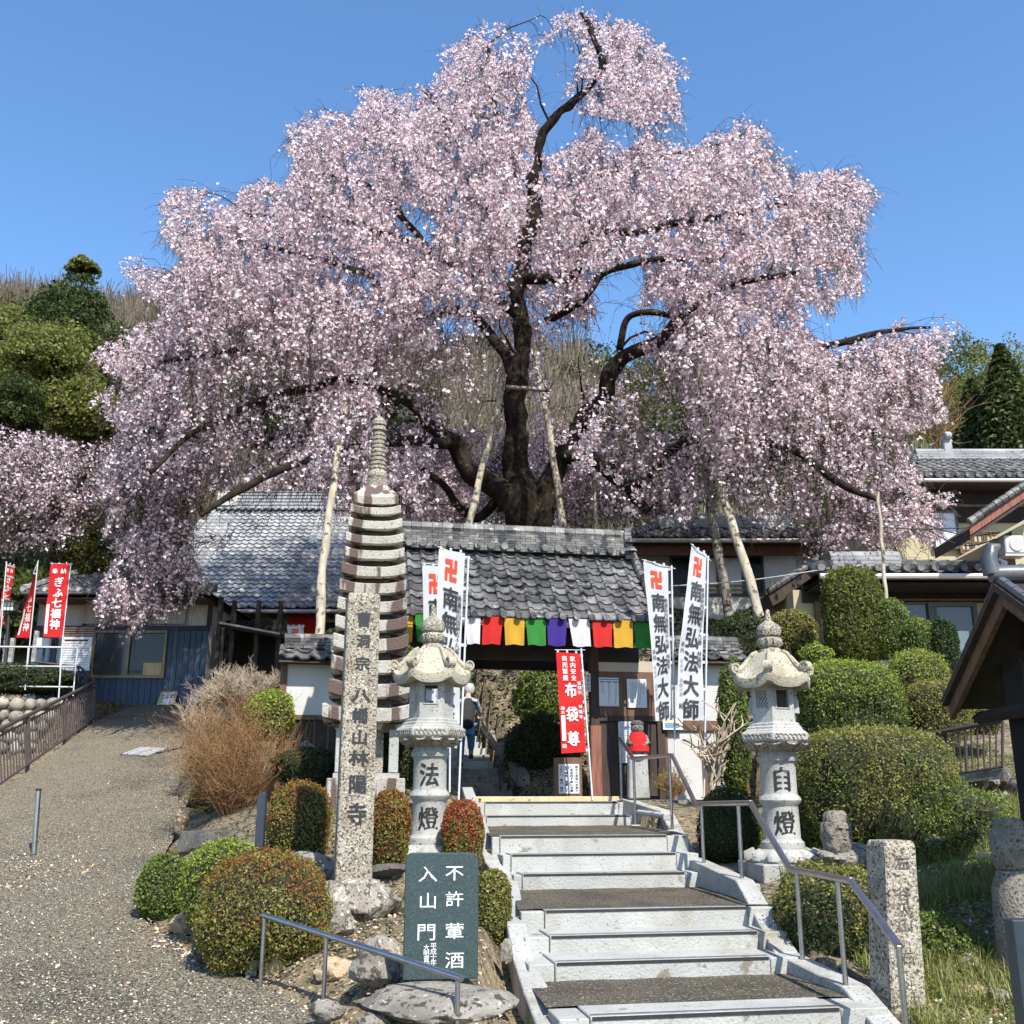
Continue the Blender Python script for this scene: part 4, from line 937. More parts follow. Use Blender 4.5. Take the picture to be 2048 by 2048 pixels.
        for j in range(25):
            p_, q_ = sp_[j], sp_[j + 1]; ii = (cc - p_).normalized() * k(3.4); jj = (cc - q_).normalized() * k(3.4)
            mm.hexa([p_ - tg * hwid, q_ - tg * hwid, q_ + jj - tg * hwid, p_ + ii - tg * hwid, p_ + tg * hwid, q_ + tg * hwid, q_ + jj + tg * hwid, p_ + ii + tg * hwid])
        mm.tube([cc - tg * hwid * .7, cc + tg * hwid * .7], k(7.5), 10)
        mm.build('scroll', M['granite_warm'], L, smooth=40)
    fin = [(26, 1305), (24, 1302), (21, 1297), (17, 1294), (19, 1292), (24, 1286), (25, 1278), (22, 1275), (18, 1273), (23, 1270), (25, 1262), (24, 1254), (19, 1248), (11, 1243), (6, 1238), (4.5, 1226), (4, 1219), (1, 1216)]
    MB().lathe([(k(r), z(v)) for r, v in fin], C0, 20).build('finial', M['granite_old'], L, smooth=40)
    for i in range(10):
        q = i * math.pi / 5; dr = Vector((math.cos(q), math.sin(q), 0)); MB().tube([C0 + dr * k(18) + Vector((0, 0, z(1293))), C0 + dr * k(24.5) + Vector((0, 0, z(1285))), C0 + dr * k(23) + Vector((0, 0, z(1277)))], [k(4), k(7), k(4)], 6, flat=.5).build('petal', M['granite_old'], L, smooth=60)
    R0 = k(34.3)
    def fc(s, t, nn):
        a_ = s / R0; ax = R_(-90 + bx); return C0 + Vector((math.cos(ax + a_) * (R0 + nn), math.sin(ax + a_) * (R0 + nn), t))
    letters([(chars[0], 0, z(1556), .22, .25, .03), (chars[1], 0, z(1643), .22, .25, .03)], fc, 'black_characters', M['ink'], L, off=.006)
lantern('carved stone lantern inscribed with two black characters, left of the steps behind the green tablet', 856, -7, 11.3, 3, 1, '法燈', 2)
lantern('carved stone lantern inscribed with two black characters, right of the steps beside the hedge', 1569, 2, 10.8, 12, 5, '自燈', -2)
# ================================================================== BANNERS
def banner(name, label, L_, R__, y, pole, m, base_v, group, loops=7, ph=0, wave=.02, crossbar=True, rod=.014, text=None, yslope=0):
    """L_, R__: lists of photo points down the left and right edges (same length); pole: top and bottom photo points"""
    n = len(L_); o = thing(name, label, 'banner', W(pole[1][0], pole[1][1], y), group)
    PL_ = [W(*q, y) for q in L_]; PR_ = [W(*q, y + yslope) for q in R__]
    cum = [0]
    for i in range(1, n): cum.append(cum[-1] + (PL_[i] - PL_[i - 1]).length)
    T = cum[-1]; w0 = (PR_[0] - PL_[0]).length
    def f(s, t, off):
        """s 0..1 across, t 0..1 down"""
        d = t * T; i = min(n - 2, max(0, next((j for j in range(n - 1) if cum[j + 1] >= d), n - 2))); q = (d - cum[i]) / max(1e-6, cum[i + 1] - cum[i])
        a, b = PL_[i].lerp(PL_[i + 1], q), PR_[i].lerp(PR_[i + 1], q); p = a.lerp(b, s)
        return p + Vector((0, -1, 0)) * (off + wave * math.sin(t * 11 + ph + s * 1.5) * (1 - abs(s) * .5) + wave * .5 * math.sin(t * 23 + s * 4 + ph))
    MB().sheet([[f(k / 8, j / 60, 0) for k in range(9)] for j in range(61)]).build('cloth', m, o, smooth=80)
    pt_, pb_ = W(*pole[0], y), W(*pole[1], y)
    MB().tube([pb_, pt_], rod, 8).build('pole', M['steel_white'], o, smooth=50)
    if crossbar:
        e = f(-.05, 0, 0) + Vector((0, 0, .03)); g = pt_.lerp(pb_, .01); MB().tube([e, g + (g - e).normalized() * .06], .006, 6).build('crossbar', M['steel_white'], o)
        for k in range(3): p = f(.08 + k * .38, 0, 0); MB().box(p + Vector((0, 0, .018)), (.03, .006, .04)).build('loop', M['cloth_white'], o)
    for k in range(loops):
        t = .02 + .96 * k / (loops - 1); p = f(1, t, 0); zz_ = (p.z - pb_.z) / (pt_.z - pb_.z); q = pb_.lerp(pt_, zz_)
        d = (q - p); 
        if d.length > .005: MB().hexa([p + Vector((0, .01, -.02)), q + Vector((0, .02, -.02)) + d.normalized() * .02, q + Vector((0, .01, -.02)) + d.normalized() * .02, p + Vector((0, 0, -.02)), p + Vector((0, .01, .02)), q + Vector((0, .02, .02)) + d.normalized() * .02, q + Vector((0, .01, .02)) + d.normalized() * .02, p + Vector((0, 0, .02))]).build('loop', M['cloth_white'], o)
    return o, f, T, w0
def ftext(f, T, w0):
    """turn (s in metres from centre, t in metres down) style text for a cloth"""
    return lambda s, t, nn: f(s / w0 + .5, -t / T, nn)
def white_text(o, f, T, w0, small=True, low=True, bold=.045):
    g = ftext(f, T, w0); h = T
    manji((0, -.105 * h), w0 * .46, h * .115, g, 'red_emblem', M['manji_red'], o, off=.012)
    ys = [.27, .40, .53, .66, .79, .905]
    letters([(c, .02 * w0, -(.255 + i * .138) * h, min(w0 * .62, .24), h * .125, bold) for i, c in enumerate('南無弘法大師')], g, 'large_writing', M['ink'], o, off=.012)
    if small: letters(column('美濃新四国第五十九番 林陽寺', w0 * .36, -.22 * h, -.70 * h, w0 * .2, h * .034, .01), g, 'small_writing', M['ink'], o, off=.012)
    if low: letters(column('奉納', -w0 * .36, -.56 * h, -.63 * h, w0 * .17, h * .032, .0) + [('殿', -w0 * .34, -.93 * h, w0 * .2, h * .035, .01)], g, 'small_writing', M['ink'], o, off=.012)
    if low: letters(column('岐阜市 遠藤光男', -w0 * .36, -.66 * h, -.88 * h, w0 * .14, h * .024, .0), g, 'faint_writing', M['grey_print'], o, off=.012)
WG = 'white temple banners on poles'
a = banner('nobori_banner', 'white banner half hidden behind the tall white banner left of the gate opening', [(845, 1131), (847, 1250), (848, 1360), (850, 1480)], [(893, 1134), (894, 1250), (894, 1360), (893, 1480)], 14.4, ((902, 1128), (899, 1606)), M['cloth_white'], 0, WG, ph=1)
white_text(*a)
a = banner('nobori_banner', 'tall white banner with red emblem rising above the left stone lantern', [(878, 1098), (874, 1200), (869, 1330), (866, 1462)], [(930, 1107), (925, 1220), (920, 1340), (919, 1465)], 13.4, ((937, 1112), (917, 1604)), M['cloth_white'], 0, WG, ph=0)
white_text(*a)
a = banner('nobori_banner', 'white banner with red emblem hanging straight beside the right gate post, nearer the opening', [(1286, 1124), (1298, 1238), (1307, 1358), (1311, 1442)], [(1336, 1132), (1338, 1240), (1343, 1350), (1345, 1440)], 15.2, ((1343, 1131), (1352, 1600)), M['cloth_white'], 0, WG, ph=2)
white_text(*a)
a = banner('nobori_banner', 'white banner with red emblem slanting toward its lower end, the rightmost beside the gate', [(1383, 1092), (1373, 1180), (1358, 1300), (1353, 1436)], [(1413, 1108), (1410, 1190), (1405, 1310), (1408, 1441)], 15.0, ((1416, 1112), (1408, 1594)), M['cloth_white'], 0, WG, ph=3)
white_text(*a)
RT = M['white_paint']
a, f, T, w0 = banner('nobori_banner', 'red banner with white writing hanging in the gate opening beside the right post', [(1112, 1304), (1116, 1370), (1120, 1440), (1123, 1507)], [(1160, 1307), (1164, 1370), (1168, 1440), (1172, 1504)], 15.4, ((1162, 1297), (1185, 1600)), M['cloth_red'], 0, None, ph=.5, wave=.01)
g = ftext(f, T, w0)
letters([(c, .02 * w0, -y_ * T, w0 * .5, T * .155, .04) for c, y_ in (('布', .38), ('袋', .62), ('尊', .86))] + column('家内安全', w0 * .17, -.03 * T, -.29 * T, w0 * .24, T * .06, .015) + column('商売繁盛', -w0 * .17, -.03 * T, -.29 * T, w0 * .24, T * .06, .015) + column('曹洞宗', w0 * .38, -.29 * T, -.43 * T, w0 * .17, T * .04, .01) + column('林陽寺', w0 * .38, -.52 * T, -.67 * T, w0 * .17, T * .04, .01) + column('施主', -w0 * .36, -.54 * T, -.62 * T, w0 * .18, T * .036, .01) + [('殿', -w0 * .36, -.93 * T, w0 * .2, T * .045, .01)], g, 'white_writing', RT, a, off=.01)
MB().add([g(-w0 * .44, -.63 * T, .008), g(-w0 * .28, -.63 * T, .008), g(-w0 * .28, -.88 * T, .008), g(-w0 * .44, -.88 * T, .008)], [(0, 1, 2, 3)]).build('white_name_strip', RT, a)
# red banners by the retaining wall
def red_text(a, f, T, w0, nar=1):
    g = ftext(f, T, w0)
    letters([('奉', -.22 * w0, -.10 * T, w0 * .3, T * .075, .03), ('納', .22 * w0, -.10 * T, w0 * .3, T * .075, .03)] + [(c, .04 * w0, -(.25 + i * .145) * T, w0 * .52, T * .14, .05) for i, c in enumerate('ぎふ七福神')], g, 'white_writing', RT, a, off=.012)
    MB().sheet([[g((-.44 + .14 * k) * w0, -(.56 + .4 * j / 6) * T, .01) for k in range(2)] for j in range(7)]).build('white_name_strip', RT, a)
RG = 'red banners behind the retaining wall'
YR = 25.2
a = banner('nobori_banner', 'red banner with white writing facing the viewer in front of the blue office', [(102, 1129), (96, 1180), (90, 1230), (85, 1273)], [(139, 1127), (135, 1180), (130, 1230), (124, 1275)], YR, ((142, 1126), (118, 1345)), M['cloth_red'], 0, RG, ph=.3, loops=6); red_text(*a)
a = banner('nobori_banner', 'red banner twisted edge-on, second from the right by the retaining wall', [(68, 1148), (56, 1190), (44, 1235), (31, 1275)], [(73, 1150), (69, 1190), (65, 1235), (60, 1276)], YR, ((76, 1122), (51, 1372)), M['cloth_red'], 0, RG, ph=1.3, loops=6, yslope=.35); red_text(*a)
a = banner('nobori_banner', 'narrow red banner at the left edge above the stone lamp', [(12, 1126), (7, 1170), (1, 1215), (-6, 1256)], [(30, 1132), (25, 1170), (17, 1210), (9, 1250)], YR, ((13, 1123), (-4, 1330)), M['cloth_red'], 0, RG, ph=2.3, loops=6, yslope=.3); red_text(*a)
# little banner far behind
a = banner('nobori_banner', 'tiny white banner with red emblem above the left fence wall', [(574, 1253), (577, 1278)], [(604, 1252), (604, 1278)], 24, ((606, 1250), (605, 1330)), M['cloth_white'], 0, None, loops=3, wave=.008)
manji((0, -.5 * a[2]), a[3] * .45, a[2] * .6, ftext(a[1], a[2], a[3]), 'red_emblem', M['manji_red'], a[0], off=.01)
a = banner('nobori_banner', 'small red banner under the eave of the right-hand house', [(1572, 1193), (1573, 1216)], [(1578, 1194), (1579, 1219)], 23, ((1569, 1184), (1570, 1250)), M['cloth_red'], 0, None, loops=2, wave=.005)
# ================================================================== LEFT: fence, retaining wall, office
fe = thing('iron_fence', 'brown iron picket fence along the left edge of the driveway', 'fence', W(190, 1443, PL[2].y))
Ft = [W(-40, 1478, PL[0].y - .9), W(190, 1364, PL[2].y)]; Fb = [W(-40, 1612, PL[0].y - .9), W(190, 1447, PL[2].y)]
nn_ = 46
MB().tube([Ft[0], Ft[1]], .038, 8).build('top_rail', M['iron_brown'], fe, smooth=50)
lo = [Fb[0] + Vector((0, 0, .14)), Fb[1] + Vector((0, 0, .14))]; MB().tube(lo, .022, 6).build('bottom_rail', M['iron_brown'], fe)
MB().tube([Ft[0] + Vector((0, 0, -.12)), Ft[1] + Vector((0, 0, -.12))], .02, 6).build('middle_rail', M['iron_brown'], fe)
for i in range(nn_ + 1):
    f = i / nn_; a = lo[0].lerp(lo[1], f); b = Ft[0].lerp(Ft[1], f) + Vector((0, 0, -.12)); MB().tube([a, b], .016, 4).build('slat', M['iron_brown'], fe)
for f in (.0, .33, .66, 1):
    a, b = Fb[0].lerp(Fb[1], f) + Vector((0, 0, -.1)), Ft[0].lerp(Ft[1], f); MB().tube([a, b], .045, 6).build('post', M['iron_brown'], fe)
# retaining wall of round stones, behind the fence
YW = 24.3
rw = thing('stone_retaining_wall', 'retaining wall of rounded river stones behind the iron fence', 'retaining wall', W(40, 1470, YW)); rg = random.Random(4)
a, b = W(-200, 1395, YW), W(128, 1392, YW); c, d = W(128, 1480, YW), W(-200, 1500, YW)
zt_ = W(40, 1398, YW).z; xw = W(126, 1440, YW).x
MB().prism([Vector((-18, YW + .12, zt_)), Vector((xw, YW + .12, zt_)), Vector((xw + .5, 26.6, zt_ + .1)), Vector((-18, 28, zt_ + .2))], (0, 0, -2.2)).build('earth_fill', M['soil'], rw)
sy = [1406, 1431, 1453, 1475, 1495]
for r, v in enumerate(sy):
    u = -190 + (r % 2) * 16
    while u < 122 - r * 18:
        w_ = rg.uniform(17, 30); p = W(u + w_ / 2, v + rg.uniform(-3, 3), YW); s_ = w_ / 2 * YW / 2130
        rock('stone', None, p + Vector((0, .08, 0)), (s_ * 1.04, .16, 12.8 * YW / 2130 * rg.uniform(.9, 1.1)), rg.randint(0, 999), M['cobble'], parent=rw, sub=2, rough=.10, facet=False); u += w_ + 1
# pipe railing above
YPR = 24.4
pr_ = thing('pipe_railing', 'white steel pipe railing above the round-stone wall', 'railing', W(100, 1375, YPR))
for v0, v1 in ((1293, 1295), (1332, 1333), (1372, 1374)):
    MB().tube([W(-60, v0, YPR), W(155 - (v1 - 1295) * .12, v1, YPR)], .022 if v0 < 1300 else .018, 8).build('rail', M['steel_white'], pr_, smooth=50)
for (u0, u1, vb) in ((57, 50, 1380), (124, 117, 1400), (155, 146, 1392), (-20, -26, 1380)): MB().tube([W(u0, 1295, YPR), W(u1, vb, YPR)], .018, 8).build('post', M['steel_white'], pr_, smooth=50)
# brown gate rail behind it
p2_ = thing('iron_railing', 'short dark brown railing beside the white information board', 'railing', W(160, 1350, 25.5))
for a, b in (((62, 1323), (160, 1334)), ((160, 1334), (190, 1362)), ((157, 1336), (157, 1390)), ((172, 1350), (170, 1400))): MB().tube([W(*a, 25.5), W(*b, 25.5)], .03, 6).build('rail', M['iron_brown'], p2_)
# street lamp with lantern head
la = thing('garden_lamp', 'black post lamp with a square lantern head between the red banners', 'lamp', W(14, 1330, 25.4)); YL = 25.4
MB().tube([W(10, 1335, YL), W(18, 1228, YL)], .04, 8).build('post', M['black_metal'], la)
c = W(22, 1214, YL); MB().box(c, (.24, .24, .2), tw=1.15).build('lamp_pane', M['frosted'], la)
MB().box(c + Vector((0, 0, .125)), (.40, .40, .05), tw=.6).box(c + Vector((0, 0, -.115)), (.22, .22, .03)).build('lamp_cap', M['black_metal'], la)
q_ = MB()
for k in (-1, -.33, .33, 1): q_.box(c + Vector((k * .13, -.13, 0)), (.015, .015, .2)); q_.box(c + Vector((.13, k * .13, 0)), (.015, .015, .2))
q_.box(c + Vector((0, -.135, .0)), (.27, .012, .015)); q_.build('lamp_grille', M['black_metal'], la)
# boards
YB = 25.9
ib = thing('information_board', 'large white information board on legs beside the blue office', 'sign board', W(150, 1380, YB))
a, b = W(112, 1342, YB), W(186, 1274, YB); MB().box(((a.x + b.x) / 2, YB, (a.z + b.z) / 2), (b.x - a.x, .05, b.z - a.z)).build('panel', M['sign_white'], ib, bevel=.004)
f = plane_f(Vector((0, YB - .025, 0)), Vector((1, 0, 0)), Vector((0, 0, 1)), Vector((0, -1, 0)))
lines(tiny_text(a.x + .06, b.x - .06, a.z + .06, b.z - .14, 11, 3, False), f, 'print', M['grey_print'], ib); lines([(a.x + .14, b.x - .1, b.z - .11, b.z - .065)], f, 'heading', M['ink'], ib)
for k in range(4): MB().box(((a.x + b.x) / 2 + .02, YB, b.z + .05 + k * .06), (b.x - a.x, .04, .035)).build('slat', M['alu'], ib)
for x in (a.x + .03, b.x - .03): MB().box((x, YB + .05, a.z - .25), (.06, .06, .9)).build('leg', M['alu_dark'], ib)
s_lab = ['white stone marker under the middle red banner', 'white square sign beside the large information board', 'low white stone marker below the lamp', 'slim grey stone marker at the left picture edge']
for i, (u0, v0, u1, v1, mm_) in enumerate([(63, 1262, 78, 1325, 'granite'), (72, 1276, 101, 1294, 'sign_white'), (14, 1276, 28, 1325, 'granite'), (2, 1262, 14, 1325, 'granite_old')]):
    a, b = W(u0, v1, 25.5), W(u1, v0, 25.5); o = thing('grave_marker' if mm_ != 'sign_white' else 'square_sign', s_lab[i], 'marker' if mm_ != 'sign_white' else 'sign', ((a.x + b.x) / 2, 25.5, a.z)); MB().box(((a.x + b.x) / 2, 25.5 + .03 * i, (a.z + b.z) / 2), (b.x - a.x, .12, b.z - a.z), tw=.96).build('slab', M[mm_], o, bevel=.01)
    if mm_ == 'sign_white': MB().tube([Vector(((a.x + b.x) / 2, 25.6, a.z)), Vector(((a.x + b.x) / 2, 25.6, a.z - .7))], .03).build('post', M['black_metal'], o)
    else: letters(column(['南無地蔵', '', '供養塔', '先祖代々'][i], (a.x + b.x) / 2, b.z - .05, a.z + .1, .1, bold=.0), plane_f(Vector((0, 25.5 + .03 * i - .065, 0)), Vector((1, 0, 0)), Vector((0, 0, 1)), Vector((0, -1, 0))), 'carved_writing', M['grey_print'], o)
MBo = thing('dark_post', 'dark steel post beside the information board', 'post', W(104, 1380, 25.8)); MB().box(W(104, 1325, 25.8), (.12, .12, 1.2)).build('shaft', M['navy_post'], MBo)
# --- office
YO = 27.0
of = thing('blue_office', 'single-storey office with blue boarded wall, white band and tiled hip roof', 'building', W(300, 1410, YO))
def O(u, v, dy=0): return W(u, v, YO + dy) if dy == 0 else Vector((W(u, v, YO).x, YO + dy, W(u, v, YO).z))
xa, xb = W(60, 1340, YO).x, W(411, 1340, YO).x; za, zb_, zc_, zd_ = O(300, 1416).z, O(300, 1262).z, O(300, 1252).z, O(300, 1205).z
MB().box(((xa + xb) / 2, YO + 2.5, (za + zd_) / 2), (xb - xa - .02, 4.9, zd_ - za)).build('wall', M['plaster'], of)
nB = 30
for i in range(nB):
    x0 = xa + (xb - xa) * i / nB; x1 = xa + (xb - xa) * (i + 1) / nB; xm = (x0 + x1) / 2
    w0_, w1_ = W(186, 1300, YO).x, W(333, 1300, YO).x
    for z0_, z1_ in ([(za, O(0, 1357).z)] if w0_ < xm < w1_ else [(za, zb_)]):
        MB().box((xm, YO - .01 + .004 * (i % 2), (z0_ + z1_) / 2), (x1 - x0 - .012, .05, z1_ - z0_)).build('wall_board', M['blue_board'], of)
MB().box(((xa + xb) / 2, YO - .01, (zb_ + zc_) / 2), (xb - xa + .04, .10, zc_ - zb_)).build('band_beam', M['navy'], of)
for u in (411, 160): MB().box((W(u, 1340, YO).x, YO, (zc_ + zd_) / 2), (.1, .1, zd_ - zc_)).build('corner_post', M['wood_dark'], of)
# ventilation lattice in the white band
x0, x1 = W(160, 1230, YO).x, W(372, 1230, YO).x
MB().box(((x0 + x1) / 2, YO - .04, (zc_ + zd_) / 2), (x1 - x0, .02, (zd_ - zc_) * .84)).build('lattice_panel', M['plaster_beige'], of)
for k in range(7): z_ = zc_ + (zd_ - zc_) * (.12 + k * .12); MB().box(((x0 + x1) / 2, YO - .055, z_), (x1 - x0, .012, .018)).build('lattice_bar', M['gutter'], of)
# window
wx0, wx1, wz0, wz1 = W(187, 1300, YO).x, W(334, 1300, YO).x, O(0, 1357).z, O(0, 1262).z; xm = W(259, 1300, YO).x
wf = MB().box(((wx0 + wx1) / 2, YO - .03, wz0 + .04), (wx1 - wx0, .14, .08)).box(((wx0 + wx1) / 2, YO - .03, wz1 - .03), (wx1 - wx0, .14, .06)).box((wx0 + .03, YO - .031, (wz0 + wz1) / 2), (.06, .14, wz1 - wz0 - .15)).box((wx1 - .03, YO - .031, (wz0 + wz1) / 2), (.06, .14, wz1 - wz0 - .15)).box((xm, YO - .033, (wz0 + wz1) / 2), (.06, .1, wz1 - wz0 - .15)).build('window', M['alu'], of)
MB().box(((wx0 + xm) / 2, YO - .03, (wz0 + wz1) / 2), (xm - wx0 - .07, .01, wz1 - wz0 - .14)).build('pane', M['glass_pale'], wf)
MB().box(((wx1 + xm) / 2, YO - .015, (wz0 + wz1) / 2), (wx1 - xm - .07, .01, wz1 - wz0 - .14)).build('pane', M['glass'], wf)
a, b = W(286, 1350, YO), W(325, 1326, YO); MB().box(((a.x + b.x) / 2, YO - .03, (a.z + b.z) / 2), (b.x - a.x, .012, b.z - a.z)).build('window_board', M['wood_pale'], wf)
# roof: hip with a gable above
ezo = O(0, 1198).z; ey = YO - .9; exL, exR = W(45, 1198, ey).x, W(420, 1198, ey).x; rzo = W(240, 1138, YO + 2.6).z; ry = YO + 2.6
rxL, rxR = W(200, 1138, ry).x, W(330, 1138, ry).x
A, B, C, D = Vector((exL, ey, ezo)), Vector((exR, ey, ezo)), Vector((rxR, ry, rzo)), Vector((rxL, ry, rzo)); ey2 = YO + 6; A2, B2 = Vector((exL, ey2, ezo)), Vector((exR, ey2, ezo)); dn = Vector((0, 0, -.1))
rf = MB().add([A, B, C, D], [(0, 1, 2, 3)]).add([B, B2, C], [(0, 1, 2)]).add([A2, A, D], [(0, 1, 2)]).add([B2, A2, D, C], [(0, 1, 2, 3)]).add([A + dn, B + dn, B2 + dn, A2 + dn], [(3, 2, 1, 0)]).build('roof', M['wood_dark'], of)
Sv = (D - A); Sv = Vector((0, ry - ey, rzo - ezo)); Lr_ = Sv.length; Sv.normalize(); Rv = Vector((1, 0, 0)); wd = exR - exL; ncl = round(wd / .29)
fl_, fr_ = (rxL - exL) / wd, (exR - rxR) / wd
tile_roof(rf, A + Vector((0, -.05, .02)), Rv, Sv, ncl, 9, wd / ncl, Lr_ / 9, M['tile'], singles=200, inside=lambda a, b: a > fl_ * b and a < 1 - fr_ * b)
discs(rf, [A + Vector((i * wd / ncl + .03, -.07, .07)) for i in range(ncl + 1)], Vector((0, -1, 0)), .06, M['tile_pale'])
for P_, Q_ in ((A, D), (B, C)):
    d = Q_ - P_; k_ = 11
    for i in range(k_): MB().tube([P_ + d * (i / k_) + Vector((0, -.02, .1)), P_ + d * ((i + .95) / k_) + Vector((0, -.02, .1))], [.11, .095], 8).build('hip_tile', M['tile_pale'], rf, smooth=40)
MB().box(B + Vector((.0, .05, .16)), (.28, .2, .22)).box(B + Vector((-.02, -.07, .18)), (.16, .06, .14)).build('hip_end_ornament', M['tile_dark'], rf, bevel=.02)
MB().tube([A + Vector((0, -.1, -.03)), B + Vector((0, -.1, -.03))], .045, 8).build('gutter', M['tile_dark'], of)
MB().box(((exL + exR) / 2, ey + .45, ezo - .14), (wd - .2, .85, .04)).build('soffit', M['wood_brown'], of)
ridge(rf, D + Vector((-.1, 0, .0)), C + Vector((.1, 0, 0)), .32, .26, M['tile_pale'], courses=3, seg=.5)
# lean-to porch to the right of the office
pc_ = thing('lean_to_porch', 'dark timber lean-to porch between the blue office and the main hall', 'porch', W(500, 1400, 27.6))
a, b = W(440, 1246, 26.6), W(560, 1268, 26.6); MB().hexa([a + dn, b + dn, b + Vector((0, 3, .3)) + dn, a + Vector((0, 3, .3)) + dn, a, b, b + Vector((0, 3, .3)), a + Vector((0, 3, .3))]).build('roof', M['wood_black'], pc_)
MB().tube([a + Vector((0, -.03, 0)), b + Vector((0, -.03, 0))], .03).build('edge_trim', M['gutter'], pc_)
for u in (427, 455, 505, 550): q = W(u, 1405, 26.9); MB().box((q.x, 26.9, (q.z + 5.0) / 2), (.11, .11, 5.0 - q.z - (0.1 if u < 440 else .3))).build('post', M['wood_dark'], pc_)
q0, q1 = W(415, 1410, 28.5), W(575, 1240, 28.5); MB().box(((q0.x + q1.x) / 2, 28.6, (q0.z + q1.z) / 2), (q1.x - q0.x, .1, q1.z - q0.z)).build('back_wall', M['wood_black'], pc_)
# things by the office wall
o = thing('leaning_notice', 'wooden framed notice leaning against the blue wall', 'notice', W(333, 1410, 26.8)); a, b = W(314, 1410, 26.7), W(353, 1383, 26.8)
MB().hexa([Vector((a.x, 26.68, a.z)), Vector((b.x, 26.68, a.z)), Vector((b.x, 26.72, a.z)), Vector((a.x, 26.72, a.z)), Vector((a.x + .02, 26.86, b.z)), Vector((b.x, 26.86, b.z)), Vector((b.x, 26.9, b.z)), Vector((a.x + .02, 26.9, b.z))]).build('frame', M['wood_pale'], o)
n_ = Vector((0, -(b.z - a.z), .18)).normalized(); U_ = Vector((0, .18, b.z - a.z)).normalized(); f = plane_f(Vector((0, 26.68, a.z)), Vector((1, 0, 0)), U_, n_); h_ = (b.z - a.z)
MB().add([f(a.x + .08, .03, .006), f(b.x - .06, .03, .006), f(b.x - .06, h_ * .97, .006), f(a.x + .08, h_ * .97, .006)], [(0, 1, 2, 3)]).build('paper', M['sign_white'], o)
its = []
for k, tx in enumerate(['御朱印は', '本堂にて', '受付中']): its += column(tx, b.x - .11 - k * .11, h_ * .92, h_ * .12, .09, bold=.02)
letters(its, f, 'writing', M['ink'], o, off=.01)
o = thing('small_plate', 'small white plate low on the right end of the blue wall', 'sign', W(391, 1402, 26.9)); c = W(391, 1394, 26.9); MB().box(c, (.1, .02, .2)).build('panel', M['sign_white'], o); letters(column('立入禁止', c.x, c.z + .09, c.z - .09, .05, bold=0), plane_f(Vector((0, 26.888, 0)), Vector((1, 0, 0)), Vector((0, 0, 1)), Vector((0, -1, 0))), 'print', M['ink'], o)
# drain grate in the path
c = onpath(290, 1504); o = thing('drain_grate', 'steel drain grating set in the driveway', 'grating', c); sl = (zpath(c.y + .5) - zpath(c.y - .5)); g0 = Matrix.Rotation(math.atan(sl), 3, 'X') @ Matrix.Rotation(R_(-14), 3, 'Z')
MB().box(c + Vector((0, 0, .004)), (.62, .74, .02), g0).build('frame', M['steel'], o)
for k in range(5): MB().box(c + g0 @ Vector((-.24 + k * .12, 0, .022)), (.09, .66, .015), g0).build('bar', M['tile_pale'], o)
# bollards
c = onpath(68, 1708); o = thing('bollard', 'leaning steel pipe bollard standing in the driveway', 'bollard', c)
t_ = W(77, 1582, c.y); MB().tube([c, t_], .034, 12).build('pipe', M['steel'], o, smooth=50); MB().tube([t_, t_ + (t_ - c).normalized() * .03], .038, 12).build('cap', M['black_metal'], o, smooth=50)
o = thing('post', 'dark square metal post beside the pale bush and grey boulder', 'post', W(518, 1706, 11)); a, b = W(518, 1722, 11), W(525, 1586, 11); MB().box(a.lerp(b, .5), (.085, .085, b.z - a.z)).build('shaft', M['navy_post'], o, bevel=.006)
o = thing('post', 'dark metal post at the right picture edge in front of the stone figure', 'post', W(2045, 2048, 6.0)); a, b = W(2050, 2080, 6.0), W(2048, 1838, 6.0); MB().box(a.lerp(b, .5), (.11, .11, b.z - a.z)).build('shaft', M['navy_post'], o, bevel=.006)
# ================================================================== MAIN HALL
hl = thing('main_hall', 'large temple hall with long grey tiled roof behind the cherry tree', 'building', W(700, 1260, 33))
HY = 32.5; ez = W(560, 1216, HY).z; ry = 38.5; rz = W(560, 1022, ry).z
x0, x1 = W(250, 1216, HY).x, W(1180, 1216, HY).x; A = Vector((x0, HY, ez)); B = Vector((x1, HY, ez)); D = Vector((x0 + 1.0, ry, rz)); C = Vector((x1 - 1.0, ry, rz)); dn = Vector((0, 0, -.15))
rf = MB().hexa([A + dn, B + dn, C + dn, D + dn, A + Vector((0, 0, -.03)), B + Vector((0, 0, -.03)), C + Vector((0, 0, -.03)), D + Vector((0, 0, -.03))]).hexa([D + dn, C + dn, C + Vector((1, 6, -4)) + dn, D + Vector((-1, 6, -4)) + dn, D, C, C + Vector((1, 6, -4)), D + Vector((-1, 6, -4))]).build('roof', M['wood_dark'], hl)
Sv = Vector((0, ry - HY, rz - ez)); L = Sv.length; Sv.normalize(); wd = x1 - x0; cwh = .262; nc = round(wd / cwh); nr = 25
def vis(a, b): return a > .05 * b and a < 1 - .05 * b
tile_roof(rf, A + Vector((0, 0, .02)), Vector((1, 0, 0)), Sv, nc, nr, wd / nc, L / nr, M['tile_pale'], singles=300, inside=vis, jit=.006, nseg=6, order=lambda rc: (0 if .12 < rc[1] / nc < .32 else 1, rc[0]))
discs(rf, [A + Vector((i * wd / nc + .03, -.03, .07)) for i in range(0, nc + 1, 2)], Vector((0, -1, 0)), .075, M['tile_pale'])
discs(rf, [Vector((x0 + 1.2 + i * .26, ry - .32, rz + .02)) for i in range(int((wd - 2) / .26))], Vector((0, -1, 0)), .06, M['tile_pale'])
MB().box(((x0 + x1) / 2, ry, rz + .38), (wd - 2, .5, .72)).build('ridge_wall', M['ridge_pale'], rf)
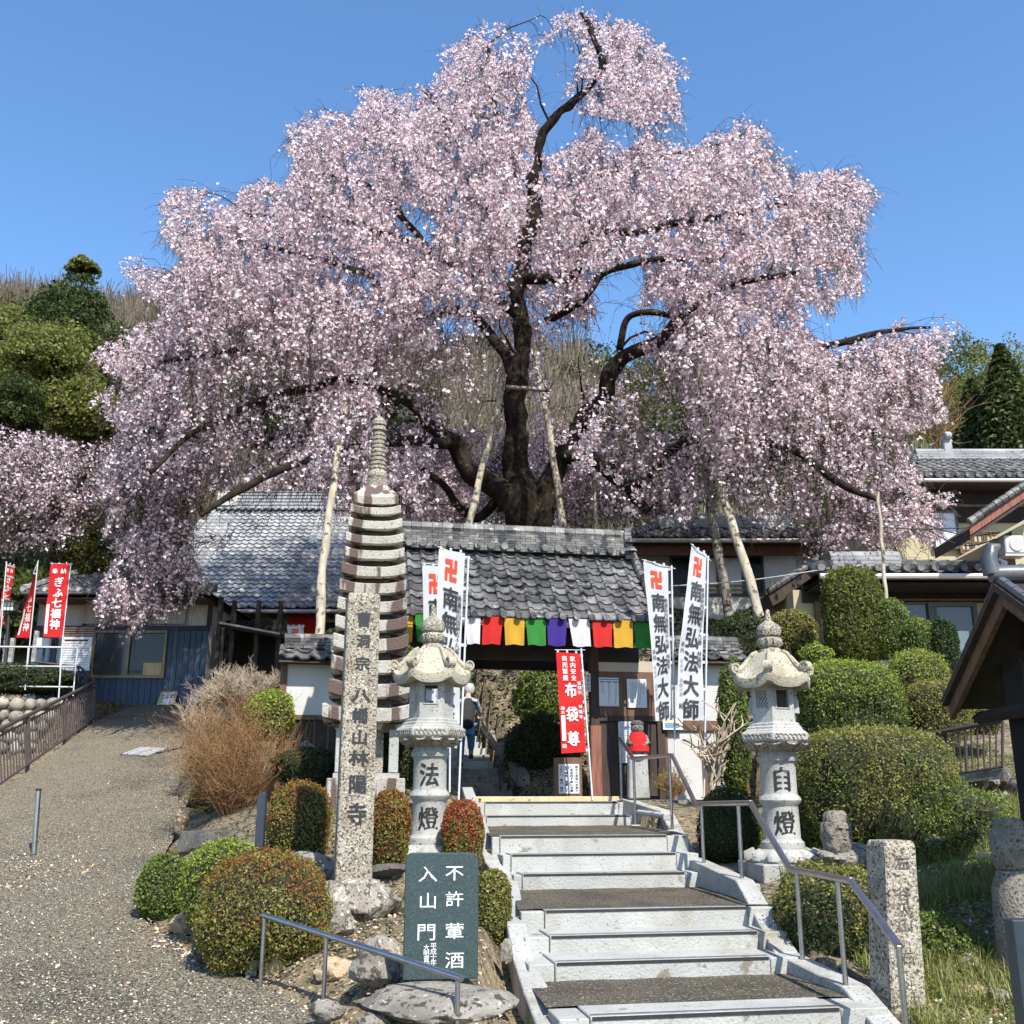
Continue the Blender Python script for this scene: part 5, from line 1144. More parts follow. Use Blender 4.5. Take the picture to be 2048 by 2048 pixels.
for k in range(6): MB().box(((x0 + x1) / 2, ry, rz + .06 + k * .13), (wd - 2 + .02 * k, .56, .03)).build('ridge_course', M['tile_pale'], rf)
q = W(455, 999, ry - .3); e = MB().box((q.x, ry - .29, rz + .40), (.75, .06, .5)).build('crest_panel', M['plaster'], rf)
MB().lathe([(.13, -.02), (.13, .02)], (0, 0, 0), 12).mesh('crest', M['tile_dark'])
MB().tube([Vector((q.x - .18, ry - .34, rz + .46)), Vector((q.x - .1, ry - .34, rz + .38))], .035).tube([Vector((q.x - .1, ry - .34, rz + .46)), Vector((q.x - .14, ry - .34, rz + .30))], .03).tube([Vector((q.x + .1, ry - .34, rz + .48)), Vector((q.x + .1, ry - .34, rz + .32))], .03).tube([Vector((q.x + .18, ry - .34, rz + .44)), Vector((q.x + .2, ry - .34, rz + .34))], .03).build('crest', M['tile_dark'], rf)
gz = W(560, 1340, HY + 1).z
MB().box(((x0 + x1) / 2, HY + 3, (ez + gz) / 2 - .2), (wd - 2.2, 4, ez - gz)).build('wall', M['plaster_beige'], hl)
MB().tube([A + Vector((0, -.08, -.12)), B + Vector((0, -.08, -.12))], .06).build('gutter', M['gutter'], hl)
MB().box(((x0 + x1) / 2, HY + .98, W(0, 1240, HY + 1).z), (wd - 2.3, .12, .5)).build('white_band', M['plaster'], hl)
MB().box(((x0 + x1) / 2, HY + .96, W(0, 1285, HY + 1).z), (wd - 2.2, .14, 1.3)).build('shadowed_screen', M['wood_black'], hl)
for k in range(7): MB().box((x0 + 1.2 + k * (wd - 2.4) / 6, HY + .9, (ez + gz) / 2), (.22, .22, ez - gz)).build('post', M['wood_brown'], hl)
for k in range(22): MB().box((x0 + .8 + k * (wd - 1.6) / 21, HY + .5, ez - .16), (.09, 1.0, .1)).build('rafter', M['wood_brown'], hl)
MB().box((W(606, 1260, 33).x, 33.0, W(606, 1262, 33).z), (.95, .05, 1.1)).build('red_curtain', M['cloth_red'], hl)
# ================================================================== HOUSES ON THE RIGHT
def house_roof(o, A, B, dyr, rise, m, ncw=.3, singles=60, hipL=0, hipR=0, nr=8, rm=None):
    """front slope from eave A-B back to a ridge; A,B world points"""
    Rv = (B - A); wd = Rv.length; Rv.normalize(); bk = Vector((-Rv.y, Rv.x, 0)); up = bk * dyr + Vector((0, 0, rise)); L = up.length
    C = B + up - Rv * hipR; D = A + up + Rv * hipL; dn = Vector((0, 0, -.12)); A2, B2 = A + bk * 2 * dyr, B + bk * 2 * dyr
    rf = MB().add([A, B, C, D], [(0, 1, 2, 3)]).add([B, B2, C], [(0, 1, 2)]).add([A2, A, D], [(0, 1, 2)]).add([B2, A2, D, C], [(0, 1, 2, 3)]).add([A + dn, B + dn, B2 + dn, A2 + dn], [(3, 2, 1, 0)]).add([A, B, B + dn, A + dn], [(0, 1, 2, 3)]).build('roof', M['wood_dark'], o)
    n = round(wd / ncw)
    tile_roof(rf, A + Vector((0, 0, .03)), Rv, up.normalized(), n, nr, wd / n, L / nr, m, singles=singles, inside=lambda a, b: a * wd > hipL * b and (1 - a) * wd > hipR * b, nseg=6, order=lambda rc: (rc[0], rc[1]))
    discs(rf, [A + Rv * (i * wd / n + .04) + bk * -.05 + Vector((0, 0, .09)) for i in range(n + 1)], -bk, .07, m)
    ridge(rf, D, C, .35, .3, rm or m, courses=3, seg=.7)
    for P_, Q_ in ((A, D), (B, C)):
        k_ = 9; d = Q_ - P_
        if (hipL if P_ is A else hipR) > .1:
            for i in range(k_): MB().tube([P_ + d * (i / k_) + Vector((0, 0, .1)), P_ + d * ((i + .95) / k_) + Vector((0, 0, .1))], [.13, .11], 8).build('hip_tile', m, rf, smooth=40)
    MB().tube([A + bk * -.1 + Vector((0, 0, -.08)), B + bk * -.1 + Vector((0, 0, -.08))], .055).build('gutter', M['gutter'], o)
    return rf
def window(o, u0, v0, u1, v1, y, nl, gm, fm, th=.06, panes=None):
    a, b = W(u0, v1, y), W(u1, v0, y); cx, cz = (a.x + b.x) / 2, (a.z + b.z) / 2; w_, h_ = b.x - a.x, b.z - a.z
    mb = MB().box((cx, y - .02, a.z + th / 2), (w_, .08, th)).box((cx, y - .02, b.z - th / 2), (w_, .08, th))
    for k in range(nl + 1): mb.box((a.x + th / 2 + (w_ - th) * k / nl, y - .021, cz), (th, .075, h_ - 2 * th))
    f = mb.build('window', fm, o)
    for k in range(nl): MB().box((a.x + w_ * (k + .5) / nl, y - .01, cz), (w_ / nl - th * .6, .012, h_ - th)).build('pane', gm[k % len(gm)], f)
    return f, a, b
# middle house
Y1 = 26.0
mh = thing('tiled_house', 'low house with curtained windows and brown eave behind the right white banners', 'house', W(1420, 1225, Y1))
a, b = W(1275, 1196, Y1), W(1640, 1110, Y1); MB().box(((a.x + b.x) / 2, Y1 + 2, (a.z + b.z) / 2 - .4), (b.x - a.x, 4, b.z - a.z + 1.2)).build('wall', M['plaster'], mh)
a, b = W(1285, 1240, Y1 - .02), W(1640, 1196, Y1 - .02); MB().box(((a.x + b.x) / 2, Y1 - .03, (a.z + b.z) / 2), (b.x - a.x, .1, b.z - a.z)).build('white_base', M['plaster'], mh)
a, b = W(1255, 1082, Y1 - .6), W(1650, 1078, Y1 - .6)
house_roof(mh, Vector((a.x, Y1 - .9, a.z)), Vector((b.x, Y1 - .9, a.z)), 3.2, 1.05, M['tile'], hipL=1.2, singles=60, rm=M['tile_pale'])
MB().box(((a.x + b.x) / 2, Y1 - .55, a.z - .24), (b.x - a.x - .3, .08, .26)).build('fascia', M['wood_brown'], mh)
f, p, q = window(mh, 1342, 1112, 1525, 1192, Y1 - .03, 2, [M['glass']], M['alu_dark'], panes=None)
for (u0, u1) in ((1404, 1480),): 
    a, b = W(u0, 1188, Y1 - .045), W(u1, 1115, Y1 - .045); MB().sheet([[(a.x + (b.x - a.x) * i / 40, Y1 - .065 - .012 * math.sin(i * 1.3), z_) for i in range(41)] for z_ in (a.z, b.z)]).build('curtain', M['curtain'], f, smooth=60)
for k in range(2): a, b = W(1410, 1180 - k * 9, Y1 - .1), W(1488, 1180 - k * 9, Y1 - .1); MB().box(((a.x + b.x) / 2, Y1 - .12, a.z), (b.x - a.x, .03, .04)).build('sill_rail', M['alu'], f)
a, b = W(1530, 1180, Y1 - .05), W(1590, 1112, Y1 - .05); MB().box(((a.x + b.x) / 2, Y1 - .04, (a.z + b.z) / 2), (b.x - a.x, .04, b.z - a.z)).build('shutter', M['curtain'], mh)
# right house
Y2 = 20.0
rh = thing('tiled_house', 'cream-walled house with wide dark eave and reflecting windows on the right', 'house', W(1860, 1350, Y2))
a, b = W(1600, 1380, Y2), W(2160, 1180, Y2); MB().box(((a.x + b.x) / 2, Y2 + 2.5, (a.z + b.z) / 2), (b.x - a.x, 5, b.z - a.z)).build('wall', M['plaster_cream'], rh)
a, b = W(1605, 1205, Y2 - .04), W(2160, 1172, Y2 - .04); MB().box(((a.x + b.x) / 2, Y2 - .05, (a.z + b.z) / 2), (b.x - a.x, .08, b.z - a.z)).build('upper_boards', M['wood_black'], rh)
for v in (1170, 1182, 1200): q = W(1790, v, Y2 - .12); MB().box(((a.x + b.x) / 2 + .4, Y2 - .12, q.z), (b.x - a.x - 1.5, .08, .035)).build('eave_bar', M['wood_brown'] if v != 1170 else M['gutter'], rh)
a, b = W(1636, 1146, Y2 - 1.1), W(2120, 1146, Y2 - 1.1)
house_roof(rh, Vector((a.x, Y2 - 1.1, a.z)), Vector((b.x, Y2 - 1.1, b.z)), 2.6, .62, M['tile'], hipL=1.05, hipR=2.0, singles=80, ncw=.27, nr=8, rm=M['tile_pale'])
q = W(1800, 1160, Y2 - .5); MB().box(((a.x + b.x) / 2, Y2 - .5, a.z - .18), (b.x - a.x - .1, 1.0, .04)).build('soffit', M['wood_black'], rh)
window(rh, 1811, 1203, 1870, 1345, Y2 - .03, 1, [M['glass_pale']], M['alu_dark']); f, p, q = window(rh, 1868, 1205, 1950, 1345, Y2 - .06, 1, [M['glass_pale']], M['alu_dark'], th=.09)
a, b = W(1880, 1345, Y2 - .09), W(1937, 1262, Y2 - .09); MB().box(((a.x + b.x) / 2, Y2 - .09, (a.z + b.z) / 2), (b.x - a.x, .01, b.z - a.z)).build('frosted_pane', M['frosted'], f)
for u in (1640, 1662, 1700): q = W(u, 1290, Y2 - .05); MB().box((q.x, Y2 - .05, q.z), (.1, .1, 1.7)).build('post', M['wood_brown'], rh)
o = thing('floodlight', 'small white floodlight under the eave of the right house', 'floodlight', W(1785, 1158, Y2 - .7)); p = W(1788, 1158, Y2 - .7); MB().lathe([(.03, -.06), (.07, 0), (.075, .05), (.06, .06)], p, 14).build('lamp_head', M['steel_white'], o, smooth=40); MB().tube([p, p + Vector((-.12, .15, .14))], .012).build('arm', M['black_metal'], o)
# porch gable at the left end of the right house
pg_ = thing('porch_roof', 'dark timber porch roof with stepped tile edge left of the clipped tall hedge', 'porch', W(1590, 1290, 20.5))
a, b, c, d = W(1536, 1187, 20.5), W(1640, 1120, 20.5), W(1650, 1150, 20.5), W(1546, 1212, 20.5)
MB().prism([a, b, c, d], (0, 2.5, 0)).build('roof', M['wood_dark'], pg_)
for k in range(12): p = a.lerp(b, k / 12); MB().tube([p + Vector((0, 0, .04)), p + (b - a) / 13 + Vector((0, 0, .04))], .07, 8).build('roof_tile', M['tile'], pg_, smooth=40)
for u, v in ((1640, 1330), (1552, 1310)): p = W(u, v, 20.8); MB().box((p.x, 20.8, (p.z + 3.8) / 2), (.12, .12, 3.8 - p.z)).build('post', M['wood_brown'], pg_)
p = W(1590, 1230, 22.6); MB().box((p.x + .1, 22.6, p.z), (1.2, .06, 1.6)).build('back_wall', M['plaster_cream'], pg_)
# upper two-storey house
Y3 = 30.0
uh = thing('two_storey_house', 'two-storey house with dark timber upper wall and hipped tiled roof up the slope', 'house', W(1950, 1250, Y3))
a, b = W(1770, 1250, Y3), W(2260, 965, Y3); MB().box(((a.x + b.x) / 2, Y3 + 3, (a.z + b.z) / 2), (b.x - a.x, 6, b.z - a.z)).build('wall', M['plaster_cream'], uh)
a, b = W(1770, 1045, Y3 - .04), W(2260, 958, Y3 - .04); MB().box(((a.x + b.x) / 2, Y3 - .05, (a.z + b.z) / 2), (b.x - a.x, .08, b.z - a.z)).build('dark_boards', M['wood_black'], uh)
a = W(1808, 957, Y3 - 1); b = W(2240, 957, Y3 - 1)
rf = house_roof(uh, Vector((a.x, Y3 - 1, a.z)), Vector((b.x, Y3 - 1, a.z)), 3.6, 1.75, M['tile'], hipL=1.9, singles=60, ncw=.3, nr=10, rm=M['tile_pale'])
p = W(1894, 898, Y3 + 2.6); MB().box(p, (.32, .3, .8), tw=.8).tube([p + Vector((-.1, -.16, .42)), p + Vector((.1, -.16, .42))], .14).build('ridge_end_ornament', M['tile_pale'], rf, bevel=.03)
for v in (975, 1012): q = W(1990, v, Y3 - .12); MB().box((q.x, Y3 - .12, q.z), (5.6, .1, .08)).build('beam', M['wood_brown'], uh)
window(uh, 1868, 1022, 1912, 1098, Y3 - .1, 1, [M['curtain']], M['alu_dark']); f, p, q = window(uh, 1920, 1062, 1992, 1108, Y3 - .12, 3, [M['plaster_cream']], M['wood_brown'], th=.05)
for k in range(9): MB().box((p.x + (q.x - p.x) * (k + .5) / 9, Y3 - .16, (p.z + q.z) / 2), (.03, .02, q.z - p.z)).build('lattice_bar', M['wood_brown'], f)
for k in range(3): MB().box(((p.x + q.x) / 2, Y3 - .163, p.z + (q.z - p.z) * (k + .5) / 3), (q.x - p.x, .02, .03)).build('lattice_bar', M['wood_brown'], f)
# cream gabled house at the right edge
Y4 = 19.0
ch = thing('gabled_house', 'cream plastered house corner with slanting tiled verge at the right edge', 'house', W(2048, 1250, Y4))
a, b = W(2030, 1250, Y4), W(2250, 960, Y4); zt_ = W(2048, 1005, Y4).z
x0_ = W(2028, 1100, Y4).x; MB().prism([Vector((x0_, Y4, W(0, 1250, Y4).z)), Vector((x0_ + 3, Y4, W(0, 1250, Y4).z)), Vector((x0_ + 3, Y4, W(0, 900, Y4).z)), Vector((x0_, Y4, W(0, 1062, Y4).z))], (0, 4, 0)).build('wall', M['plaster_cream'], ch)
a, b = W(1938, 1058, Y4 - .9), W(2110, 942, Y4 - .9); dv = Vector((0, 0, -.2))
MB().prism([a, b, b + dv, a + dv], (0, 1.6, 0)).build('soffit', M['wood_dark'], ch); MB().prism([a + Vector((0, -.03, .03)), b + Vector((0, -.03, .03)), b + Vector((0, -.03, -.12)), a + Vector((0, -.03, -.12))], (0, .05, 0)).build('bargeboard', M['wood_red'], ch)
for k in range(14): p = a.lerp(b, k / 14); q = a.lerp(b, (k + .93) / 14); MB().tube([p + Vector((0, -.05, .12)), q + Vector((0, -.05, .12))], [.075, .068], 8).build('verge_tile', M['tile'], ch, smooth=40)
ac = thing('air_conditioner', 'white air conditioner unit on the wall below the cream gable', 'air conditioner', W(2022, 1106, Y4 - .3)); c = W(2022, 1092, Y4 - .3)
MB().box(c, (.36, .3, .34)).build('case', M['steel_white'], ac, bevel=.02); MB().tube([c + Vector((.03, -.15, 0)), c + Vector((.03, -.17, 0))], .13, 18).build('fan_grille', M['gutter'], ac); MB().box(c + Vector((0, 0, -.2)), (.4, .3, .04)).build('bracket', M['gutter'], ac)
# ================================================================== FOREGROUND SHELTER
sh = thing('dark_shelter', 'dark wooden shelter with weathered bargeboard at the right edge', 'shelter', W(2030, 1700, 9.6))
AP, EV = W(2012, 1166, 8.6), W(1906, 1398, 10.2); dp = Vector((EV.x - AP.x, EV.y - AP.y, 0)); rdir = Vector((-dp.y, dp.x, 0)).normalized(); rdir = rdir if rdir.x > 0 else -rdir
th_ = Vector((0, 0, -.10)); far_ = rdir * .95
rfs = MB().hexa([EV + th_, EV + far_ + th_, AP + far_ + th_, AP + th_, EV, EV + far_, AP + far_, AP]).build('roof', M['wood_black'], sh)
AP2 = AP * 2 - EV; AP2.z = EV.z; MB().hexa([AP + th_, AP + far_ + th_, AP2 + far_ + th_, AP2 + th_, AP, AP + far_, AP2 + far_, AP2]).build('roof', M['wood_black'], sh)
for (P_, Q_) in ((EV, AP), (AP2, AP)):
    o1 = -rdir * .05; u_ = (Q_ - P_).normalized()
    MB().prism([P_ + o1 + Vector((0, 0, -.02)), Q_ + o1 + Vector((0, 0, -.02)), Q_ + o1 + Vector((0, 0, -.20)), P_ + o1 + Vector((0, 0, -.20))], rdir * .05).build('bargeboard', M['wood_brown'], sh)
    MB().prism([P_ + o1 * 2.2 + Vector((0, 0, .0)), Q_ + o1 * 2.2 + Vector((0, 0, .0)), Q_ + o1 * 2.2 + Vector((0, 0, -.07)), P_ + o1 * 2.2 + Vector((0, 0, -.07))], rdir * .06).build('verge_board', M['wood_dark'], sh)
    for k in range(11): p = P_.lerp(Q_, k / 11); q = P_.lerp(Q_, (k + .95) / 11); MB().tube([p + o1 + Vector((0, 0, .03)), q + o1 + Vector((0, 0, .03))], [.045, .04], 8).build('verge_tile', M['tile_dark'], rfs, smooth=40)
o1 = AP + Vector((0, 0, .08)); mb = MB().tube([o1 - rdir * .12, o1 + rdir * .25], .075, 10)
mb.tube([o1 - rdir * .10 + Vector((0, 0, .0)), o1 - rdir * .10 + Vector((-.02, 0, .13)), o1 - rdir * .10 + Vector((0.02, 0, .23)), o1 - rdir * .08 + Vector((.07, 0, .25))], [.08, .07, .06, .02], 10); mb.tube([o1 - rdir * .13 + Vector((.11, .0, .02)), o1 - rdir * .13 + Vector((.13, 0, .10)), o1 - rdir * .13 + Vector((.09, 0, .13))], [.05, .04, .015], 8).build('ridge_end_ornament', M['tile_dark'], rfs, smooth=40)
MB().tube([AP + Vector((0, 0, .07)), AP + far_ + Vector((0, 0, .07))], .07).build('ridge_cap', M['tile_dark'], rfs)
m1 = EV.lerp(AP, .42); m2 = AP2.lerp(AP, .42)
MB().tube([EV.lerp(AP, .12) + rdir * .15 + Vector((0, 0, -.3)), AP2.lerp(AP, .12) + rdir * .15 + Vector((0, 0, -.3))], .06, 4).build('tie_beam', M['wood_black'], sh)
for f0, rr_ in ((.42, .35), (.42, .85)):
    for E_ in (EV, AP2):
        p = E_.lerp(AP, f0) + rdir * rr_; MB().box((p.x, p.y, (p.z - 1.5) / 2 - .05), (.17, .17, p.z + 1.5), Matrix.Rotation(.9, 3, 'Z')).build('post', M['wood_black'], sh, bevel=.01)
p = EV.lerp(AP, .42) + rdir * .35; q = AP2.lerp(AP, .42) + rdir * .35
MB().prism([Vector((p.x, p.y, .7)), Vector((q.x, q.y, .7)), Vector((q.x, q.y, -1.2)), Vector((p.x, p.y, -1.2))], rdir * .06).build('back_boards', M['wood_black'], sh)
MB().prism([p + Vector((0, 0, -.0)), AP + rdir * .35 + Vector((0, 0, -.15)), q], rdir * .05).build('gable_boards', M['wood_black'], sh)
# ================================================================== SMALL FENCE AND BOULDERS ON THE RIGHT
rf_ = thing('iron_railing', 'thin iron railing with vertical bars above boulders at the right', 'railing', W(1930, 1560, 13.5)); YF = 13.5
A, B = W(1858, 1468, YF), W(2005, 1441, YF - .8); A0, B0 = W(1866, 1554, YF), W(2005, 1534, YF - .8)
MB().tube([A, B], .028, 8).build('top_rail', M['iron_brown'], rf_); MB().tube([A0, B0], .014, 6).build('bottom_rail', M['iron_brown'], rf_)
for i in range(13): f = i / 12; MB().tube([A0.lerp(B0, f), A.lerp(B, f)], .011 if i % 6 else .02, 5).build('bar', M['iron_brown'], rf_)
MB().prism([A0 + Vector((0, 0, -.02)), B0 + Vector((0, 0, -.02)), B0 + Vector((0, 0, -.14)), A0 + Vector((0, 0, -.1))], (0, .4, 0)).build('curb', M['conc_dark'], rf_)
bw = [(1895, 1588, 20, 12, 'rock'), (1918, 1578, 22, 16, 'rock_dark'), (1948, 1565, 20, 22, 'rock'), (1975, 1562, 18, 24, 'rock'), (2002, 1556, 20, 24, 'rock_dark'), (1945, 1588, 16, 10, 'rock_tan'), (1975, 1590, 16, 13, 'rock_tan'), (2000, 1592, 14, 13, 'rock_pale'), (2028, 1580, 20, 20, 'rock_dark')]
bwt = thing('boulder_wall', 'low wall of slanting boulders under the thin iron railing', 'retaining wall', W(1950, 1600, 13.3))
for i, (u, v, a, b, m_) in enumerate(bw): rock('boulder', None, W(u, v, 13.3), (a * 13.3 / 2150, .25, b * 13.3 / 2150), 30 + i, M[m_], parent=bwt, sub=3, rough=.15)
# ================================================================== STEPS BEYOND THE GATE
ss = thing('stone_staircase', 'narrow shaded stone steps climbing behind the gate', 'steps', G(-.4, 2, TOPZ)); ss['kind'] = 'structure'
for i in range(17):
    t = 2.0 + i * .33; z = TOPZ + .13 * (i + 1); c = -.42 - .05 * i * .33
    MB().gbox(c - .62, c + .66 - .012 * i, t, t + .36, z - .3, z).build('step', M['conc_dark'] if i < 4 else M['conc'], ss, bevel=.01)  # lowest steps in darker concrete: shade behind the gate put into their colour
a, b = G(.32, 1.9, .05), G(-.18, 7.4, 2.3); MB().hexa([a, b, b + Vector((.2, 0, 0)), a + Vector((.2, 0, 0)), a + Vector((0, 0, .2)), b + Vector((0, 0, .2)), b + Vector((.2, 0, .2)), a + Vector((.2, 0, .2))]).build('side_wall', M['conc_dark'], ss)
h2 = thing('handrail', 'thin dark handrail beside the shaded steps behind the gate', 'handrail', W(1000, 1585, 18.2))
q0, q1, q2 = W(1001, 1588, 18.3), W(999, 1513, 18.3), W(951, 1436, 21.5)
MB().tube([q0, q1], .018).build('post', M['navy_post'], h2); MB().tube([q1, q2], .022).build('rail', M['navy_post'], h2); q3 = q1.lerp(q2, .8); MB().tube([q3, q3 + Vector((0, 0, -.85))], .015).build('post', M['navy_post'], h2)
MBs = thing('stone_marker', 'slim blue-grey stone marker at the top of the shaded steps', 'marker', W(967, 1375, 24)); MB().box(W(967, 1356, 24), (.16, .12, .55)).build('slab', M['rock_dark'], MBs, bevel=.01)
# ================================================================== PROP LOGS
def log(label, pts, r0, r1, m, name='prop_log'):
    P = [W(*p) for p in pts]; n = 14; mb = MB(); pp = []; rr = []
    cum = [0]; 
    for i in range(1, len(P)): cum.append(cum[-1] + (P[i] - P[i - 1]).length)
    for k in range(n + 1):
        d = cum[-1] * k / n; i = min(len(P) - 2, next((j for j in range(len(P) - 1) if cum[j + 1] >= d - 1e-6), 0)); q = P[i].lerp(P[i + 1], (d - cum[i]) / max(1e-6, cum[i + 1] - cum[i]))
        pp.append(q + Vector((math.sin(k * 1.7 + r0 * 90) * .012, 0, 0))); rr.append((r0 + (r1 - r0) * k / n) * (1 + .08 * math.sin(k * 2.3)))
    o = mb.tube(pp, rr, 10).build(name, m, smooth=60); props(o, label, 'prop pole', 'logs propping up the cherry limbs')
log('pale prop log rising behind the stone pagoda to its left', [(692, 790, 18.6), (668, 960, 18), (645, 1130, 17.4), (638, 1290, 16.9)], .055, .085, M['log'])
log('pale prop log leaning left in front of the cherry trunk', [(1003, 775, 21.2), (968, 920, 20.6), (932, 1075, 20), (915, 1140, 19.8)], .055, .085, M['log'])
log('pale prop log leaning right in front of the cherry trunk', [(1068, 690, 21.8), (1098, 860, 21.3), (1130, 1075, 20.8), (1140, 1150, 20.6)], .055, .085, M['log'])
log('dark grey prop log of the right pair, nearer the gate', [(1402, 870, 20.5), (1425, 1040, 20.2), (1460, 1235, 19.8)], .075, .10, M['log_dark'])
log('light grey prop log of the right pair, reaching down behind the right lantern', [(1393, 705, 20), (1420, 880, 19.7), (1450, 1010, 19.4), (1485, 1110, 19), (1522, 1245, 18.6)], .065, .10, M['log'])
log('thin pale prop pole tied in front of the right-hand house roof', [(1755, 985, 17.6), (1762, 1060, 17.5), (1772, 1200, 17.3), (1775, 1260, 17.2)], .03, .036, M['log'])
log('thin upright bamboo pole right of the cherry trunk', [(1190, 950, 22.5), (1191, 1080, 22.3)], .03, .035, M['log'])
log('short horizontal log tied across the cherry trunk between the two pale props', [(1012, 774, 21.1), (1100, 781, 21.3)], .05, .045, M['log_dark'])
# ================================================================== SHRUBS
def B_(label, u, v, y, ru, rv, m, n, leaf=.03, seed=0, power=2.2, lump=.1, ry=None, **k):
    c = W(u, v, y); s = y / 2120
    return bush('clipped_bush' if power > 2.05 else 'bush', label, c, (ru * s, ry or ru * s, rv * s), M[m], n, leaf, seed, power, lump=lump, **k)
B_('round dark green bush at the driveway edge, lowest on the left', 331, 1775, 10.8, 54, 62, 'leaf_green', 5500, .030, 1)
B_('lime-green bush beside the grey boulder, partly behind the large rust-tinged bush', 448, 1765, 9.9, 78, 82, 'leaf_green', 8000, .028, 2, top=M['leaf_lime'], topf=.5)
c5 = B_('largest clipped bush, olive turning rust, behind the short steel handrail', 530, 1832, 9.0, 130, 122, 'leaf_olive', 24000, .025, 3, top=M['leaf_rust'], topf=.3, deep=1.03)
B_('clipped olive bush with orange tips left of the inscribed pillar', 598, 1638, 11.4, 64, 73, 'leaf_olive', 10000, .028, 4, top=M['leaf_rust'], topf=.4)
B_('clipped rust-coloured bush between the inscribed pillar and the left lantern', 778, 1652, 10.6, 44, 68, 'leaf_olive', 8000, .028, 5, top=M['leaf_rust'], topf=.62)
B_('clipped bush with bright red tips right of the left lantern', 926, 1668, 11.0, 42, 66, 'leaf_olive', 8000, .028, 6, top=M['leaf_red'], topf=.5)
B_('small olive bush between the green tablet and the left kerb', 985, 1806, 8.9, 36, 62, 'leaf_olive', 5500, .026, 7)
B_('yellow-green rounded bush behind the red-brown twiggy shrub', 540, 1425, 15.5, 50, 46, 'leaf_lime', 4000, .045, 8)
B_('low dark shrub at the foot of the left plaster wall', 612, 1530, 14.6, 62, 34, 'leaf_dark', 4500, .04, 9, lump=.25)
B_('dark shrub right of the pagoda base, behind the left lantern', 800, 1500, 14.4, 40, 72, 'leaf_dark', 5000, .04, 10, lump=.2)
B_('small bright pine-like shrub peeking beside the pagoda under the flags', 806, 1310, 14.8, 26, 20, 'leaf_green', 1500, .05, 11, lump=.3)
B_('tall clipped green column topiary below the right house eave', 1705, 1228, 17.0, 58, 97, 'leaf_yew', 13000, .05, 12, power=3.2, lump=.12, deep=1.05)
B_('shorter clipped green topiary stepping down to the right of the tall column', 1782, 1252, 16.8, 34, 58, 'leaf_green', 4500, .045, 13, power=2.8)
B_('light green cloud-shaped bush below the reflecting windows', 1835, 1275, 16.6, 38, 40, 'leaf_green', 4000, .045, 14)
B_('dark narrow topiary in front of the frosted door', 1888, 1290, 16.4, 27, 54, 'leaf_dark', 4000, .045, 15, power=2.6)
B_('wide rounded green hedge bush right of the right lantern roof', 1690, 1405, 14.2, 108, 82, 'leaf_green', 21000, .036, 16, power=2.7, top=M['leaf_lime'], topf=.12)
B_('rounded bush with yellow-green crown and brown face', 1840, 1385, 14.8, 66, 90, 'leaf_olive', 10000, .036, 17, power=2.3, top=M['leaf_lime'], topf=.3)
B_('brown-olive bush filling below the yellow-green crown, left of the shelter', 1868, 1420, 14.0, 70, 60, 'leaf_olive', 8000, .034, 18, power=2.3)
B_('small olive bush above the thin iron railing', 1955, 1432, 15.4, 46, 32, 'leaf_olive', 3500, .04, 19)
B_('large flat-topped hedge with orange-tinged top beside the right lantern', 1735, 1580, 12.2, 138, 118, 'leaf_green', 30000, .032, 20, power=3.6, ry=1.1, lump=.07, top=M['leaf_olive'], topf=.55)
B_('green ivy mound merging with the slope left of the boulder wall', 1880, 1665, 12.0, 118, 92, 'leaf_green', 14000, .034, 21, power=2.4, ry=1.0, lump=.18)
B_('very dark round bush between the handrail and the right lantern', 1458, 1655, 11.9, 60, 76, 'leaf_dark', 8000, .03, 22)
B_('dense dark hedge bush behind the lower handrail, beside the short stone pillar', 1672, 1868, 9.0, 112, 124, 'leaf_dark', 18000, .030, 23, power=2.8, ry=.6, top=M['leaf_olive'], topf=.2)
B_('leafy shrub between the white wall and the right lantern', 1466, 1445, 15.2, 30, 112, 'leaf_green', 8000, .045, 24, lump=.25, power=2.4)
B_('dark shrub behind the right fence wall roof', 1500, 1285, 19.0, 76, 62, 'leaf_dark', 7000, .055, 25, lump=.22)
B_('brownish clipped bush above the right lantern, beside the porch', 1585, 1268, 18.4, 52, 50, 'leaf_olive', 6000, .05, 26)
B_('small yellow-tipped shrub above the wide hedge bush', 1632, 1312, 16.5, 32, 24, 'leaf_lime', 1800, .045, 27, lump=.3)
B_('glossy green bush on the bank seen through the gate opening', 1085, 1400, 20.0, 52, 82, 'leaf_green', 7500, .06, 28, lump=.22)
B_('dark bush filling the right of the gate opening', 1075, 1500, 18.9, 62, 72, 'leaf_dark', 7000, .055, 29, lump=.25)
B_('brownish bush above the shaded steps', 1025, 1385, 21.5, 32, 34, 'leaf_rust', 2500, .05, 30, lump=.25)
B_('dark shrub on the bank left of the gate behind the wall', 700, 1290, 18.8, 60, 40, 'leaf_dark', 3500, .06, 31, lump=.3)
B_('weedy green clump at the foot of the right slope', 1880, 1900, 8.6, 62, 62, 'leaf_green', 6500, .03, 32, lump=.35)
B_('lime grass clump beside the short stone pillar', 1838, 2000, 7.9, 36, 40, 'leaf_lime', 2500, .03, 33, lump=.35)
B_('yellow-green shrub mass behind the red banners', 175, 1085, 29, 66, 62, 'forest_olive', 7000, .10, 34, lump=.3)
B_('green shrub bank between the stone wall and the red banners', 40, 1358, 25.2, 110, 26, 'leaf_dark', 6500, .06, 35, lump=.25)
brush('twiggy_shrub', 'red-brown twiggy shrub above the grey boulder', W(462, 1632, 14.6) + Vector((0, 0, -.1)), 120, 1.5, .95, M['twig_brown'], 5, leafm=M['leaf_rust'], nleaf=9000, leaf=.024, w=.006)
